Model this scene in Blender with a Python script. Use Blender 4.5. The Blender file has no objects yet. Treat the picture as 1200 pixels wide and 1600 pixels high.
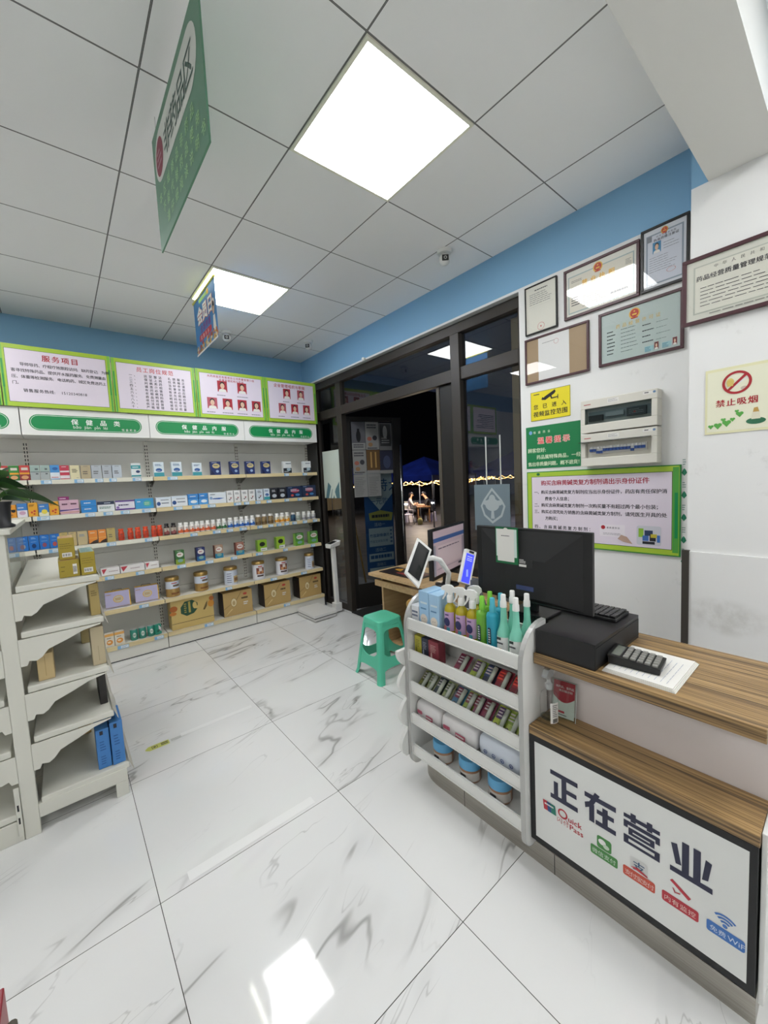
import bpy, bmesh, math, random
from mathutils import Vector, Matrix
random.seed(7)
S = bpy.context.scene
COL = S.collection
PI = math.pi

# ---------------------------------------------------------------- camera, world, exposure
cam_d = bpy.data.cameras.new('camera')
cam = bpy.data.objects.new('camera', cam_d)
COL.objects.link(cam)
cam_d.sensor_fit = 'VERTICAL'
cam_d.sensor_height = 36.0
cam_d.lens = 617.34 / 1600 * 36.0
cam_d.clip_start = 0.02
YAW, PITCH, ROLL = 0.686463, 0.0794113, 0.0491725
fw = Vector((math.sin(YAW) * math.cos(PITCH), math.cos(YAW) * math.cos(PITCH), -math.sin(PITCH)))
rt = Vector((math.cos(YAW), -math.sin(YAW), 0))
dn = fw.cross(rt)
r2 = math.cos(ROLL) * rt + math.sin(ROLL) * dn
d2 = -math.sin(ROLL) * rt + math.cos(ROLL) * dn
cam.matrix_world = Matrix(((r2.x, -d2.x, -fw.x, 0), (r2.y, -d2.y, -fw.y, 0), (r2.z, -d2.z, -fw.z, 1.557), (0, 0, 0, 1)))
S.camera = cam
S.view_settings.view_transform = 'Standard'
S.view_settings.look = 'None'
S.view_settings.gamma = 1.0
S.view_settings.use_curve_mapping = False
S.view_settings.exposure = 0.8
W = bpy.data.worlds.new('night_sky')
S.world = W
W.use_nodes = True
W.node_tree.nodes['Background'].inputs[0].default_value = (0.012, 0.015, 0.026, 1)
W.node_tree.nodes['Background'].inputs[1].default_value = 0.6
PANEL_STRENGTH = 12.0       # the ceiling LED panels
CEIL = 3.115

# ---------------------------------------------------------------- materials
def lin(h):
    if isinstance(h, (tuple, list)):
        return tuple(h[:3]) + (1,)
    h = h.lstrip('#')
    c = [int(h[i:i + 2], 16) / 255 for i in (0, 2, 4)]
    return tuple(x / 12.92 if x <= .04045 else ((x + .055) / 1.055) ** 2.4 for x in c) + (1,)
MATS = {}
def M(col, rough=.55, metal=0.0, spec=.5, emit=0, trans=0, coat=0):
    key = (col, rough, metal, spec, emit, trans, coat)
    if key in MATS:
        return MATS[key]
    m = bpy.data.materials.new('paint_' + str(len(MATS)))
    m.use_nodes = True
    b = m.node_tree.nodes['Principled BSDF']
    b.inputs['Base Color'].default_value = lin(col)
    b.inputs['Roughness'].default_value = rough
    b.inputs['Metallic'].default_value = metal
    b.inputs['Specular IOR Level'].default_value = spec
    b.inputs['Transmission Weight'].default_value = trans
    b.inputs['Coat Weight'].default_value = coat
    b.inputs['Coat Roughness'].default_value = .04
    if emit:
        b.inputs['Emission Color'].default_value = lin(col)
        b.inputs['Emission Strength'].default_value = emit
    MATS[key] = m
    return m
class NT:
    def __init__(s, name):
        s.m = bpy.data.materials.new(name); s.m.use_nodes = True
        s.t = s.m.node_tree; s.b = s.t.nodes['Principled BSDF']
    def n(s, typ, **kw):
        x = s.t.nodes.new(typ)
        for k, v in kw.items():
            setattr(x, k, v)
        return x
    def l(s, a, b):
        s.t.links.new(a, b)
    def math(s, op, a, b=None, c=None):
        x = s.n('ShaderNodeMath', operation=op)
        for i, v in enumerate((a, b, c)):
            if v is None: continue
            if isinstance(v, (int, float)): x.inputs[i].default_value = v
            else: s.l(v, x.inputs[i])
        return x.outputs[0]
    def mixc(s, f, a, b, blend='MIX'):
        x = s.n('ShaderNodeMix', data_type='RGBA', blend_type=blend)
        for i, v in ((0, f), (6, a), (7, b)):
            if isinstance(v, (int, float)): x.inputs[i].default_value = v
            elif isinstance(v, tuple): x.inputs[i].default_value = v
            else: s.l(v, x.inputs[i])
        return x.outputs[2]
    def pos(s):
        g = s.n('ShaderNodeNewGeometry'); x = s.n('ShaderNodeSeparateXYZ')
        s.l(g.outputs['Position'], x.inputs[0]); return g.outputs['Position'], x.outputs
    def noise(s, vec, scale, detail=4, rough=.5, dist=0):
        x = s.n('ShaderNodeTexNoise'); s.l(vec, x.inputs['Vector'])
        x.inputs['Scale'].default_value = scale; x.inputs['Detail'].default_value = detail
        x.inputs['Roughness'].default_value = rough; x.inputs['Distortion'].default_value = dist
        return x.outputs[0]
    def ramp(s, fac, stops):
        x = s.n('ShaderNodeValToRGB'); s.l(fac, x.inputs[0]); e = x.color_ramp.elements
        while len(e) < len(stops): e.new(.5)
        for k, (p, c) in zip(e, stops): k.position = p; k.color = lin(c)
        return x.outputs[0]
    def smooth(s, v, a, b):
        x = s.n('ShaderNodeMapRange', interpolation_type='SMOOTHSTEP')
        s.l(v, x.inputs[0]); x.inputs[1].default_value = a; x.inputs[2].default_value = b
        return x.outputs[0]
    def gridline(s, co, off, size, half):     # 1 on the joint lines of a grid
        f = s.math('FRACT', s.math('DIVIDE', s.math('SUBTRACT', co, off - size * 50), size))
        d = s.math('MULTIPLY', s.math('MINIMUM', f, s.math('SUBTRACT', 1.0, f)), size)
        return d, s.math('LESS_THAN', d, half)

def floor_material():
    t = NT('polished_marble_tile'); P, xyz = t.pos()
    _, lx = t.gridline(xyz[0], .163, .8, .0013)
    _, ly = t.gridline(xyz[1], .850, .8, .0013)
    line = t.math('MAXIMUM', lx, ly)
    cx = t.math('FLOOR', t.math('DIVIDE', t.math('SUBTRACT', xyz[0], .163), .8))
    cy = t.math('FLOOR', t.math('DIVIDE', t.math('SUBTRACT', xyz[1], .85), .8))
    off = t.math('ADD', t.math('MULTIPLY', cx, 3.71), t.math('MULTIPLY', cy, 7.13))
    c = t.n('ShaderNodeCombineXYZ'); t.l(off, c.inputs[2])
    va = t.n('ShaderNodeVectorMath', operation='ADD'); t.l(P, va.inputs[0]); t.l(c.outputs[0], va.inputs[1])
    mp = t.n('ShaderNodeMapping', vector_type='TEXTURE'); t.l(va.outputs[0], mp.inputs[0])
    mp.inputs['Rotation'].default_value = (0, 0, math.radians(17)); mp.inputs['Scale'].default_value = (4.5, 1, 1)
    n1 = t.noise(mp.outputs[0], 1.6, 4, .55, .35)
    n2 = t.noise(mp.outputs[0], 3.6, 4, .55, .5)
    mask = t.noise(va.outputs[0], 2.1, 2)
    a1 = t.math('ABSOLUTE', t.math('SUBTRACT', n1, .5)); v1 = t.smooth(a1, .009, 0.0)
    a2 = t.math('ABSOLUTE', t.math('SUBTRACT', n2, .5)); v2 = t.smooth(a2, .007, 0.0)
    soft = t.smooth(a1, .06, 0.0)
    mk = t.smooth(mask, .44, .6)
    v = t.math('ADD', t.math('MULTIPLY', t.math('MULTIPLY', v1, mk), .5), t.math('MULTIPLY', t.math('MULTIPLY', v2, t.smooth(mask, .48, .62)), .3))
    v = t.math('ADD', v, t.math('MULTIPLY', t.math('MULTIPLY', soft, mk), .13))
    v = t.math('MINIMUM', v, .8)
    colr = t.mixc(v, lin('#dfdfdd'), lin('#6f6c67'))
    colr = t.mixc(line, colr, lin('#4c4a46'))
    t.l(colr, t.b.inputs['Base Color'])
    t.b.inputs['Roughness'].default_value = .055
    t.b.inputs['Specular IOR Level'].default_value = .55
    return t.m
def ceiling_material():
    t = NT('ceiling_panel_grid'); P, xyz = t.pos()
    dx, _ = t.gridline(xyz[0], .369, .6, .004); dy, _ = t.gridline(xyz[1], 1.147, .6, .004)
    d = t.math('MINIMUM', dx, dy)
    edge = t.math('LESS_THAN', d, .0034)
    core = t.math('LESS_THAN', d, .0013)
    colr = t.mixc(edge, lin('#f1f2f1'), lin('#454544'))
    colr = t.mixc(core, colr, lin('#8b8b89'))
    t.l(colr, t.b.inputs['Base Color']); t.b.inputs['Roughness'].default_value = .45
    t.b.inputs['Specular IOR Level'].default_value = .3
    return t.m
def band_wall_material():          # blue paint above z = 2.82, white emulsion below, a few scuffs low down
    t = NT('two_tone_wall_paint'); P, xyz = t.pos()
    up = t.math('GREATER_THAN', xyz[2], 2.815)
    n = t.noise(P, 9, 6, .65)
    sc = t.math('MULTIPLY', t.smooth(n, .62, .74), .16)
    white = t.mixc(sc, lin('#e6e6e4'), lin('#8d8a82'))
    t.l(t.mixc(up, white, lin('#82b0d2')), t.b.inputs['Base Color'])
    t.b.inputs['Roughness'].default_value = .6
    return t.m
def grime_material():              # wall panel beside the counter with a rubbed grey patch
    t = NT('rubbed_white_panel'); P, xyz = t.pos()
    n = t.noise(P, 14, 6, .6)
    dy = t.math('DIVIDE', t.math('SUBTRACT', xyz[1], .40), .16); dz = t.math('DIVIDE', t.math('SUBTRACT', xyz[2], .84), .09)
    r = t.math('ADD', t.math('MULTIPLY', dy, dy), t.math('MULTIPLY', dz, dz))
    f = t.math('MULTIPLY', t.smooth(r, 1.3, 0.0), t.smooth(n, .25, .7))
    t.l(t.mixc(t.math('MULTIPLY', f, .38), lin('#e6e6e4'), lin('#8a8677')), t.b.inputs['Base Color'])
    t.b.inputs['Roughness'].default_value = .3
    return t.m
def zebrano_material():
    t = NT('zebrano_laminate'); P, xyz = t.pos()
    mp = t.n('ShaderNodeMapping'); t.l(P, mp.inputs[0]); mp.inputs['Scale'].default_value = (240, 2.2, 240)
    a = t.noise(mp.outputs[0], 1.0, 4, .6, .15)
    mp2 = t.n('ShaderNodeMapping'); t.l(P, mp2.inputs[0]); mp2.inputs['Scale'].default_value = (70, 1.2, 70)
    b = t.noise(mp2.outputs[0], 1.0, 3, .5, .2)
    f = t.math('ADD', t.math('MULTIPLY', a, .6), t.math('MULTIPLY', b, .4))
    t.l(t.ramp(f, [(.36, '#3a2d20'), (.43, '#665034'), (.49, '#8f724a'), (.58, '#aa8a5c'), (.7, '#bc9d6c')]), t.b.inputs['Base Color'])
    t.b.inputs['Roughness'].default_value = .38
    return t.m
def wood_material(name, c1, c2, sc=(3, 40, 40)):
    t = NT(name); P, xyz = t.pos()
    mp = t.n('ShaderNodeMapping'); t.l(P, mp.inputs[0]); mp.inputs['Scale'].default_value = sc
    t.l(t.ramp(t.noise(mp.outputs[0], 1, 4, .55, .3), [(.35, c1), (.65, c2)]), t.b.inputs['Base Color'])
    t.b.inputs['Roughness'].default_value = .45
    return t.m
def steel_material():
    t = NT('brushed_stainless'); P, xyz = t.pos()
    mp = t.n('ShaderNodeMapping'); t.l(P, mp.inputs[0]); mp.inputs['Scale'].default_value = (4, 4, 300)
    t.l(t.ramp(t.noise(mp.outputs[0], 1, 3), [(.3, '#a09b92'), (.7, '#b4afa6')]), t.b.inputs['Base Color'])
    t.b.inputs['Metallic'].default_value = .85; t.b.inputs['Roughness'].default_value = .38
    return t.m
def glass_material(tint='#ffffff', name='window_glass', ior=1.5):
    m = bpy.data.materials.new(name); m.use_nodes = True; t = m.node_tree
    t.nodes.remove(t.nodes['Principled BSDF']); o = t.nodes['Material Output']
    tr = t.nodes.new('ShaderNodeBsdfTransparent'); tr.inputs[0].default_value = lin(tint)
    gl = t.nodes.new('ShaderNodeBsdfGlossy'); gl.inputs['Roughness'].default_value = .01
    fr = t.nodes.new('ShaderNodeFresnel'); ge = t.nodes.new('ShaderNodeNewGeometry')
    ma = t.nodes.new('ShaderNodeMath'); ma.operation = 'MULTIPLY_ADD'      # same reflection from both faces of a thin pane
    ma.inputs[1].default_value = 1 / ior - ior; ma.inputs[2].default_value = ior
    t.links.new(ge.outputs['Backfacing'], ma.inputs[0]); t.links.new(ma.outputs[0], fr.inputs[0])
    mx = t.nodes.new('ShaderNodeMixShader')
    t.links.new(fr.outputs[0], mx.inputs[0]); t.links.new(tr.outputs[0], mx.inputs[1]); t.links.new(gl.outputs[0], mx.inputs[2])
    t.links.new(mx.outputs[0], o.inputs[0])
    return m
def pave_material():
    t = NT('night_paving'); P, xyz = t.pos()
    n = t.noise(P, 3, 6, .6)
    t.l(t.ramp(n, [(.3, '#3a3632'), (.7, '#5a534b')]), t.b.inputs['Base Color']); t.b.inputs['Roughness'].default_value = .55
    return t.m
def canopy_material():
    t = NT('blue_tarpaulin'); P, xyz = t.pos()
    t.l(t.ramp(t.noise(P, 1.4, 4), [(.35, '#1b2f8e'), (.7, '#2a46bd')]), t.b.inputs['Base Color']); t.b.inputs['Roughness'].default_value = .5
    return t.m
def satin_white(name, c, sc=3):
    t = NT(name); P, xyz = t.pos()
    n = t.noise(P, sc, 3)
    t.l(t.mixc(t.math('MULTIPLY', n, .08), lin(c), lin('#b9b7ac')), t.b.inputs['Base Color']); t.b.inputs['Roughness'].default_value = .42
    return t.m

FLOOR, CEILM, WALLM, GRIME = floor_material(), ceiling_material(), band_wall_material(), grime_material()
ZEB, STEEL, GLASS = zebrano_material(), steel_material(), glass_material()
PLAST = glass_material('#ffffff', 'thin_clear_plastic', 1.3)
STORE = glass_material('#c3c9cb', 'storefront_glass', 1.7)
CLEAR = glass_material('#f1f6f4', 'clear_plastic', 1.42)
LIQ = glass_material('#e2e8e2', 'clear_liquid', 1.33)
YLIQ = M('#dcc92e', .08, 0, .5, 0, .45)
GLIQ = M('#86d048', .08, 0, .5, 0, .4)
SHELFW = satin_white('powder_coat_white', '#dcdad0')
GONW = satin_white('gondola_white', '#d4d3c8')
DISPW = satin_white('display_white', '#e2e2de')
BACKP = satin_white('shelf_back_grey', '#d9d8d1')
BEIGE = wood_material('pale_wood_strip', '#cdb98a', '#d8c79b', (3, 60, 60))
DESKW = wood_material('oak_board', '#b3946b', '#c6a87c')
FRAME = M('#39342f', .42, .25)
FRAMED = M('#211f1d', .45, .2)
BLACK = M('#121213', .38)
BLACKM = M('#1a1a1b', .6)
WHITE = M('#e6e6e2', .4)
PAPER = M('#e4e2dc', .65)
LILAC = M('#e0d6e2', .4)
SILVER = M('#b4b4b1', .35, .35)
CHROME = M('#c9c9c9', .15, 1.0)
GREEN = M('#0f8a4c', .4)
DGREEN = M('#0b6a3c', .45)
LIME = M('#a9c83c', .45)
MAROON = M('#4a2a30', .4)
RED = M('#b02a34', .5)
INK = M('#2c2c34', .6)
GOLD = M('#b8892c', .35, .6)
GOLDP = M('#e0b33c', .5)
BLUE = M('#1d62b0', .45)

# ---------------------------------------------------------------- mesh helpers
_TC = {}
_tcur = bpy.data.curves.new('lettering_source', 'FONT')
_tobj = bpy.data.objects.new('lettering_source', _tcur)
COL.objects.link(_tobj)
def glyphs(s, bold=0.0):
    k = (s, bold)
    if k not in _TC:
        _tcur.body = s; _tcur.offset = bold; _tcur.resolution_u = 2; _tcur.size = 1.0
        bpy.context.view_layer.update()
        dg = bpy.context.evaluated_depsgraph_get()
        me = bpy.data.meshes.new_from_object(_tobj.evaluated_get(dg))
        vs = [(v.co.x, v.co.y) for v in me.vertices]
        fs = []
        for p in me.polygons:
            ids = list(p.vertices)
            if len(ids) >= 3 and p.normal.z < 0: ids.reverse()
            fs.append(ids)
        bpy.data.meshes.remove(me)
        if vs:
            bb = (min(v[0] for v in vs), min(v[1] for v in vs), max(v[0] for v in vs), max(v[1] for v in vs))
        else:
            bb = (0, 0, 0, 0)
        _TC[k] = (vs, fs, bb)
    return _TC[k]

class MB:
    """collects shapes; build() links them as one mesh object"""
    def __init__(s, T=None):
        s.v = []; s.f = []; s.mi = []; s.mats = []; s.sm = []; s.T = T
    def _m(s, m):
        if m not in s.mats: s.mats.append(m)
        return s.mats.index(m)
    def add(s, vs, fs, m, smooth=False):
        o = len(s.v)
        if s.T is not None: vs = [s.T @ Vector(v) for v in vs]
        s.v += [tuple(v) for v in vs]
        k = s._m(m)
        for f in fs:
            s.f.append([o + i for i in f]); s.mi.append(k); s.sm.append(smooth)
        return s
    def box(s, a, b, m):
        x0, x1 = sorted((a[0], b[0])); y0, y1 = sorted((a[1], b[1])); z0, z1 = sorted((a[2], b[2]))
        vs = [(x0, y0, z0), (x1, y0, z0), (x1, y1, z0), (x0, y1, z0), (x0, y0, z1), (x1, y0, z1), (x1, y1, z1), (x0, y1, z1)]
        return s.add(vs, [(0, 3, 2, 1), (4, 5, 6, 7), (0, 1, 5, 4), (1, 2, 6, 5), (2, 3, 7, 6), (3, 0, 4, 7)], m)
    def hexa(s, bot, top, m):     # four bottom and four top points
        return s.add(list(bot) + list(top), [(0, 3, 2, 1), (4, 5, 6, 7), (0, 1, 5, 4), (1, 2, 6, 5), (2, 3, 7, 6), (3, 0, 4, 7)], m)
    def quad(s, pts, m):
        return s.add(pts, [tuple(range(len(pts)))], m)
    def prism(s, poly, o, u, v, n, m, smooth=False):   # polygon (a,b) in frame o+u*a+v*b, pushed along n
        o, u, v, n = map(Vector, (o, u, v, n))
        k = len(poly)
        A = [o + u * a + v * b for a, b in poly]; B = [p + n for p in A]
        s.add(A + B, [tuple(range(k))[::-1], tuple(range(k, 2 * k))], m)
        return s.add(A + B, [(i, (i + 1) % k, k + (i + 1) % k, k + i) for i in range(k)], m, smooth)
    def lathe(s, prof, c, m, seg=20, axis='z', smooth=True, sx=1.0, sy=1.0):
        c = Vector(c); vs = []; fs = []
        for r, h in prof:
            for i in range(seg):
                a = 2 * PI * i / seg
                p = (r * sx * math.cos(a), r * sy * math.sin(a), h)
                if axis == 'x': p = (p[2], p[0], p[1])
                if axis == 'y': p = (p[0], p[2], p[1])
                vs.append(c + Vector(p))
        for j in range(len(prof) - 1):
            for i in range(seg):
                q = (j * seg + i, j * seg + (i + 1) % seg, (j + 1) * seg + (i + 1) % seg, (j + 1) * seg + i)
                fs.append(q if axis != 'y' else q[::-1])
        s.add(vs, fs, m, smooth)
        for j, rev in ((0, True), (len(prof) - 1, False)):
            if prof[j][0] > 1e-5:
                ids = [j * seg + i for i in range(seg)]
                if rev: ids.reverse()
                s.add([vs[i] for i in ids], [tuple(range(seg))], m)
        return s
    def tube(s, path, r, m, seg=10, caps=True):
        path = [Vector(p) for p in path]; vs = []; fs = []
        up = Vector((0, 0, 1)); prev = None
        for i, p in enumerate(path):
            d = (path[min(i + 1, len(path) - 1)] - path[max(i - 1, 0)]).normalized()
            if prev is None:
                a = d.cross(up)
                if a.length < 1e-3: a = d.cross(Vector((1, 0, 0)))
            else:
                a = prev - d * prev.dot(d)
            a.normalize(); b = d.cross(a); prev = a
            rr = r[i] if isinstance(r, (list, tuple)) else r
            for k in range(seg):
                t = 2 * PI * k / seg
                vs.append(p + a * (rr * math.cos(t)) + b * (rr * math.sin(t)))
        for i in range(len(path) - 1):
            for k in range(seg):
                fs.append((i * seg + k, i * seg + (k + 1) % seg, (i + 1) * seg + (k + 1) % seg, (i + 1) * seg + k))
        if caps:
            fs.append(tuple(range(seg))[::-1]); fs.append(tuple((len(path) - 1) * seg + k for k in range(seg)))
        return s.add(vs, fs, m, True)
    def build(s, name, parent=None, origin=None, bevel=0, seg=2):
        me = bpy.data.meshes.new(name)
        vs = s.v
        if origin is not None:
            ox, oy, oz = origin
            vs = [(x - ox, y - oy, z - oz) for x, y, z in vs]
        me.from_pydata(vs, [], s.f)
        for m in s.mats: me.materials.append(m)
        me.polygons.foreach_set('material_index', s.mi)
        me.polygons.foreach_set('use_smooth', s.sm)
        me.update()
        o = bpy.data.objects.new(name, me)
        COL.objects.link(o)
        if parent is not None: o.parent = parent
        elif origin is not None: o.location = origin
        if bevel:
            md = o.modifiers.new('edge', 'BEVEL'); md.width = bevel; md.segments = seg; md.limit_method = 'ANGLE'; md.angle_limit = math.radians(40)
        return o

class F:
    """flat printing on a surface: frame o + u*a + v*b, lifted a hair along the normal"""
    def __init__(s, mb, o, u, v, eps=.0005):
        s.k = 0; s.sc = 1.0
        s.mb = mb; s.o = Vector(o); s.u = Vector(u).normalized(); s.v = Vector(v).normalized()
        s.n = s.u.cross(s.v).normalized(); s.e = eps
    def P(s, a, b, L=1):
        return s.o + s.u * (a * s.sc) + s.v * (b * s.sc) + s.n * (s.e * L + (s.k % 40) * 5e-6)
    def poly(s, pts, m, L=1):
        s.k += 1
        s.mb.add([s.P(a, b, L) for a, b in pts], [tuple(range(len(pts)))], m); return s
    def rect(s, a0, b0, a1, b1, m, L=1):
        return s.poly([(a0, b0), (a1, b0), (a1, b1), (a0, b1)], m, L)
    def ell(s, a, b, ra, rb, m, L=1, seg=20, t0=0, t1=2 * PI):
        n = seg if t1 - t0 > 6.2 else seg + 1
        return s.poly([(a + ra * math.cos(t0 + (t1 - t0) * i / seg), b + rb * math.sin(t0 + (t1 - t0) * i / seg)) for i in range(n)], m, L)
    def ring(s, a, b, r0, r1, m, L=1, seg=28, t0=0, t1=2 * PI, k=1.0):
        for i in range(seg):
            p, q = t0 + (t1 - t0) * i / seg, t0 + (t1 - t0) * (i + 1) / seg
            s.poly([(a + r0 * math.cos(p), b + k * r0 * math.sin(p)), (a + r1 * math.cos(p), b + k * r1 * math.sin(p)), (a + r1 * math.cos(q), b + k * r1 * math.sin(q)), (a + r0 * math.cos(q), b + k * r0 * math.sin(q))], m, L)
        return s
    def rrect(s, a0, b0, a1, b1, r, m, L=1, seg=6):
        pts = []
        for cx, cy, t in ((a1 - r, b1 - r, 0), (a0 + r, b1 - r, 1), (a0 + r, b0 + r, 2), (a1 - r, b0 + r, 3)):
            for i in range(seg + 1):
                q = (t + i / seg) * PI / 2
                pts.append((cx + r * math.cos(q), cy + r * math.sin(q)))
        return s.poly(pts, m, L)
    def text(s, t, a, b, h, m, L=2, pitch=None, bold=.012, align='l', w=None, sx=1.0):
        """one line, em height h, baseline b; each Chinese character at its own pitch"""
        if pitch is None and w is None:
            vs, fs, bb = glyphs(t)
            wid = bb[2] * h * sx
            o = a - (wid / 2 if align == 'c' else wid if align == 'r' else 0)
            for dx, dy in s.offs(bold):
                s.k += 1
                s.mb.add([s.P(o + (x + dx) * h * sx, b + (y + dy) * h, L) for x, y in vs], fs, m)
            return s
        if w is not None and pitch is None:
            pitch = w / len(t)
        tot = pitch * len(t)
        o = a - (tot / 2 if align == 'c' else 0)
        for i, ch in enumerate(t):
            if ch == ' ': continue
            vs, fs, bb = glyphs(ch)
            for dx, dy in s.offs(bold):
                s.k += 1
                s.mb.add([s.P(o + i * pitch + (x + dx) * h * sx, b + (y + dy) * h, L) for x, y in vs], fs, m)
        return s
    @staticmethod
    def offs(bold):          # heavier strokes: the glyph laid down again a hair to each side
        if bold <= .012: return ((0, 0),)
        if bold < .04: return ((-bold * .8, -bold * .4), (bold * .8, bold * .4))
        return ((-bold, -bold * .8), (bold, -bold * .8), (-bold, bold * .8), (bold, bold * .8))
    def bars(s, a0, b0, a1, b1, n, m, L=2, fill=.5, seedv=1):     # rows of print too small to read
        r = random.Random(seedv)
        dh = (b1 - b0) / n
        for i in range(n):
            e = a1 - (a1 - a0) * r.uniform(0, .35)
            x = a0
            while x < e - 1e-6:
                wd = (a1 - a0) * r.uniform(.08, .2)
                s.rect(x, b0 + dh * (i + .25), min(x + wd * .85, e), b0 + dh * (i + .25 + fill), m, L)
                x += wd
        return s
    def face(s, a, b, w, h, bg, female=False, L=2, skin=None):    # a small ID photo
        sk = skin or M('#d8b49a', .6)
        s.rect(a, b, a + w, b + h, bg, L)
        s.poly([(a + .08 * w, b), (a + .92 * w, b), (a + .85 * w, b + .2 * h), (a + .6 * w, b + .28 * h), (a + .4 * w, b + .28 * h), (a + .15 * w, b + .2 * h)], PAPER, L + 1)
        if female: s.ell(a + .5 * w, b + .55 * h, .3 * w, .34 * h, BLACK, L + 1)
        else: s.ell(a + .5 * w, b + .66 * h, .25 * w, .25 * h, BLACK, L + 1)
        s.rect(a + .42 * w, b + .22 * h, a + .58 * w, b + .4 * h, sk, L + 2)
        s.ell(a + .5 * w, b + .54 * h, .21 * w, .25 * h, sk, L + 2)
        return s

def empty(name, loc=(0, 0, 0), rz=0):
    o = bpy.data.objects.new(name, None); COL.objects.link(o)
    o.empty_display_size = .05; o.location = loc; o.rotation_euler = (0, 0, rz)
    return o
USED = {}
def tag(o, label, cat, group=None):
    o['label'] = label; o['category'] = cat
    if group: o['group'] = group
    USED.setdefault(label, []).append(o.name)
    return o
def thing(name, label, cat, loc=(0, 0, 0), rz=0, group=None):
    return tag(empty(name, loc, rz), label, cat, group)
def structure(o):
    o['kind'] = 'structure'; return o
def copy_tree(o, parent=None):
    c = o.copy(); COL.objects.link(c)
    if parent is not None: c.parent = parent
    for ch in list(o.children): copy_tree(ch, c)
    return c
def plabel(o, t):
    o['label'] = t; return o
ORD = ['first', 'second', 'third', 'fourth', 'fifth', 'sixth', 'seventh', 'eighth', 'ninth', 'tenth', 'eleventh', 'twelfth']
NUM = ['zero', 'one', 'two', 'three', 'four', 'five', 'six', 'seven', 'eight', 'nine', 'ten', 'eleven', 'twelve']
X_, Y_, Z_ = Vector((1, 0, 0)), Vector((0, 1, 0)), Vector((0, 0, 1))

# ---------------------------------------------------------------- the room shell
XR, YB, XL, YF = 2.55, 4.65, -4.2, -3.4
XC, XG = 2.36, 2.60          # column face, window frame inner face
structure(MB().box((XL - .2, YF - .2, -.1), (2.75, YB + .2, 0), FLOOR).build('floor'))
structure(MB().box((XL - .2, YF - .2, CEIL), (2.75, YB + .2, CEIL + .1), CEILM).build('ceiling'))
structure(MB().box((XL - .2, YB, 0), (2.75, YB + .2, CEIL), WALLM).build('wall_back'))
structure(MB().box((XL - .2, YF, 0), (XL, YB, CEIL), WALLM).build('wall_left'))
structure(MB().box((XL, YF - .2, 0), (2.75, YF, CEIL), WALLM).build('wall_front'))
b = MB()
b.box((XR, YF, 0), (2.75, 1.545, CEIL), WALLM)
b.box((XR, 1.545, 2.80), (2.75, YB, CEIL), WALLM)
b.box((XR + .001, 1.545, 2.797), (2.70, YB, 2.80), M('#b9bcbc', .7))
structure(b.build('wall_right'))
b = MB(); b.box((XC, -.62, 0), (XR - .001, .545, CEIL - .001), WALLM)
structure(b.build('wall_column'))
b = MB(); b.box((XL + .001, .262, 2.815), (XC + .002, .483, CEIL - .001), M('#deded9', .65))
structure(b.build('trim_1'))      # the boxed-in ceiling beam
b = MB(); b.box((XC - .012, -.6, .02), (XC - .001, .535, 1.14), GRIME)
structure(b.build('trim_2'))
b = MB(); b.box((XC - .02, .533, 0.02), (XC - .0005, .562, 1.145), M('#3c3833', .5))
structure(b.build('trim_3'))

# ---------------------------------------------------------------- ceiling lights
def panel_light(x, y, label):
    t = thing('ceiling_light_panel', label, 'ceiling light', (x, y, CEIL), 0, 'square ceiling light panels')
    b = MB()
    for a, c in (((-.297, -.297), (.297, -.283)), ((-.297, .283), (.297, .297)), ((-.297, -.283), (-.283, .283)), ((.283, -.283), (.297, .283))):
        b.box((a[0], a[1], -.009), (c[0], c[1], -.0005), M('#e9e9d8', .4))
    b.build('frame', t)
    e = bpy.data.materials.get('led_diffuser')
    if e is None:
        e = bpy.data.materials.new('led_diffuser'); e.use_nodes = True
        p = e.node_tree.nodes['Principled BSDF']
        p.inputs['Base Color'].default_value = (.9, .9, .9, 1)
        p.inputs['Emission Color'].default_value = (.985, .99, 1, 1)
        p.inputs['Emission Strength'].default_value = PANEL_STRENGTH
    MB().box((-.2825, -.2825, -.006), (.2825, .2825, -.0012), e).build('diffuser', t)
panel_light(1.269, 1.447, 'large bright square light panel overhead, nearest in the ceiling grid')
panel_light(1.269, 3.247, 'smaller-looking square light panel behind the hanging blue poster')
for x, y in ((-2.331, 1.447), (-.531, 3.247), (1.869, -.653), (-2.331, -.653), (1.269, -2.453), (-.531, -2.453)):  # unseen panels added to light the shop; the one past the beam is inferred
    panel_light(x, y, 'unseen square ceiling light panel added to light the shop')

# ---------------------------------------------------------------- window and door frames (right wall)
def frame_bars(name, bars, m=FRAME, bev=.004):
    b = MB()
    for a, c in bars: b.box(a, c, m)
    return structure(b.build(name, bevel=bev))
x0, x1 = XG, XG + .07
frame_bars('window_1', [
    ((x0 - .003, 1.546, 2.715), (x1 + .003, 4.64, 2.796)),           # head
    ((x0 + .003, 1.59, 2.345), (x1 - .003, 4.5, 2.445)),             # transom rail
    ((x0, 3.868, .0), (x1, 3.966, 2.715)),             # left jamb of the doorway
    ((x0 - .01, 2.112, .0), (x1, 2.205, 2.715)),       # main post
    ((x0, 1.546, .0), (x1, 1.588, 2.715)),             # right post
    ((x0, 4.40, .0), (x1, 4.64, 2.715)),               # corner post
    ((x0, 1.588, .0), (x1, 2.112, .10)), ((x0, 3.966, .0), (x1, 4.40, .08))])
frame_bars('window_2', [((x0 + .035, 2.206, .02), (x1 + .03, 2.375, 2.343))], FRAMED)   # fixed dark jamb board
frame_bars('trim_4', [((x0 + .03, 2.377, .02), (x1 + .02, 2.412, 2.343))], M('#5a544c', .4, .3))
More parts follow.
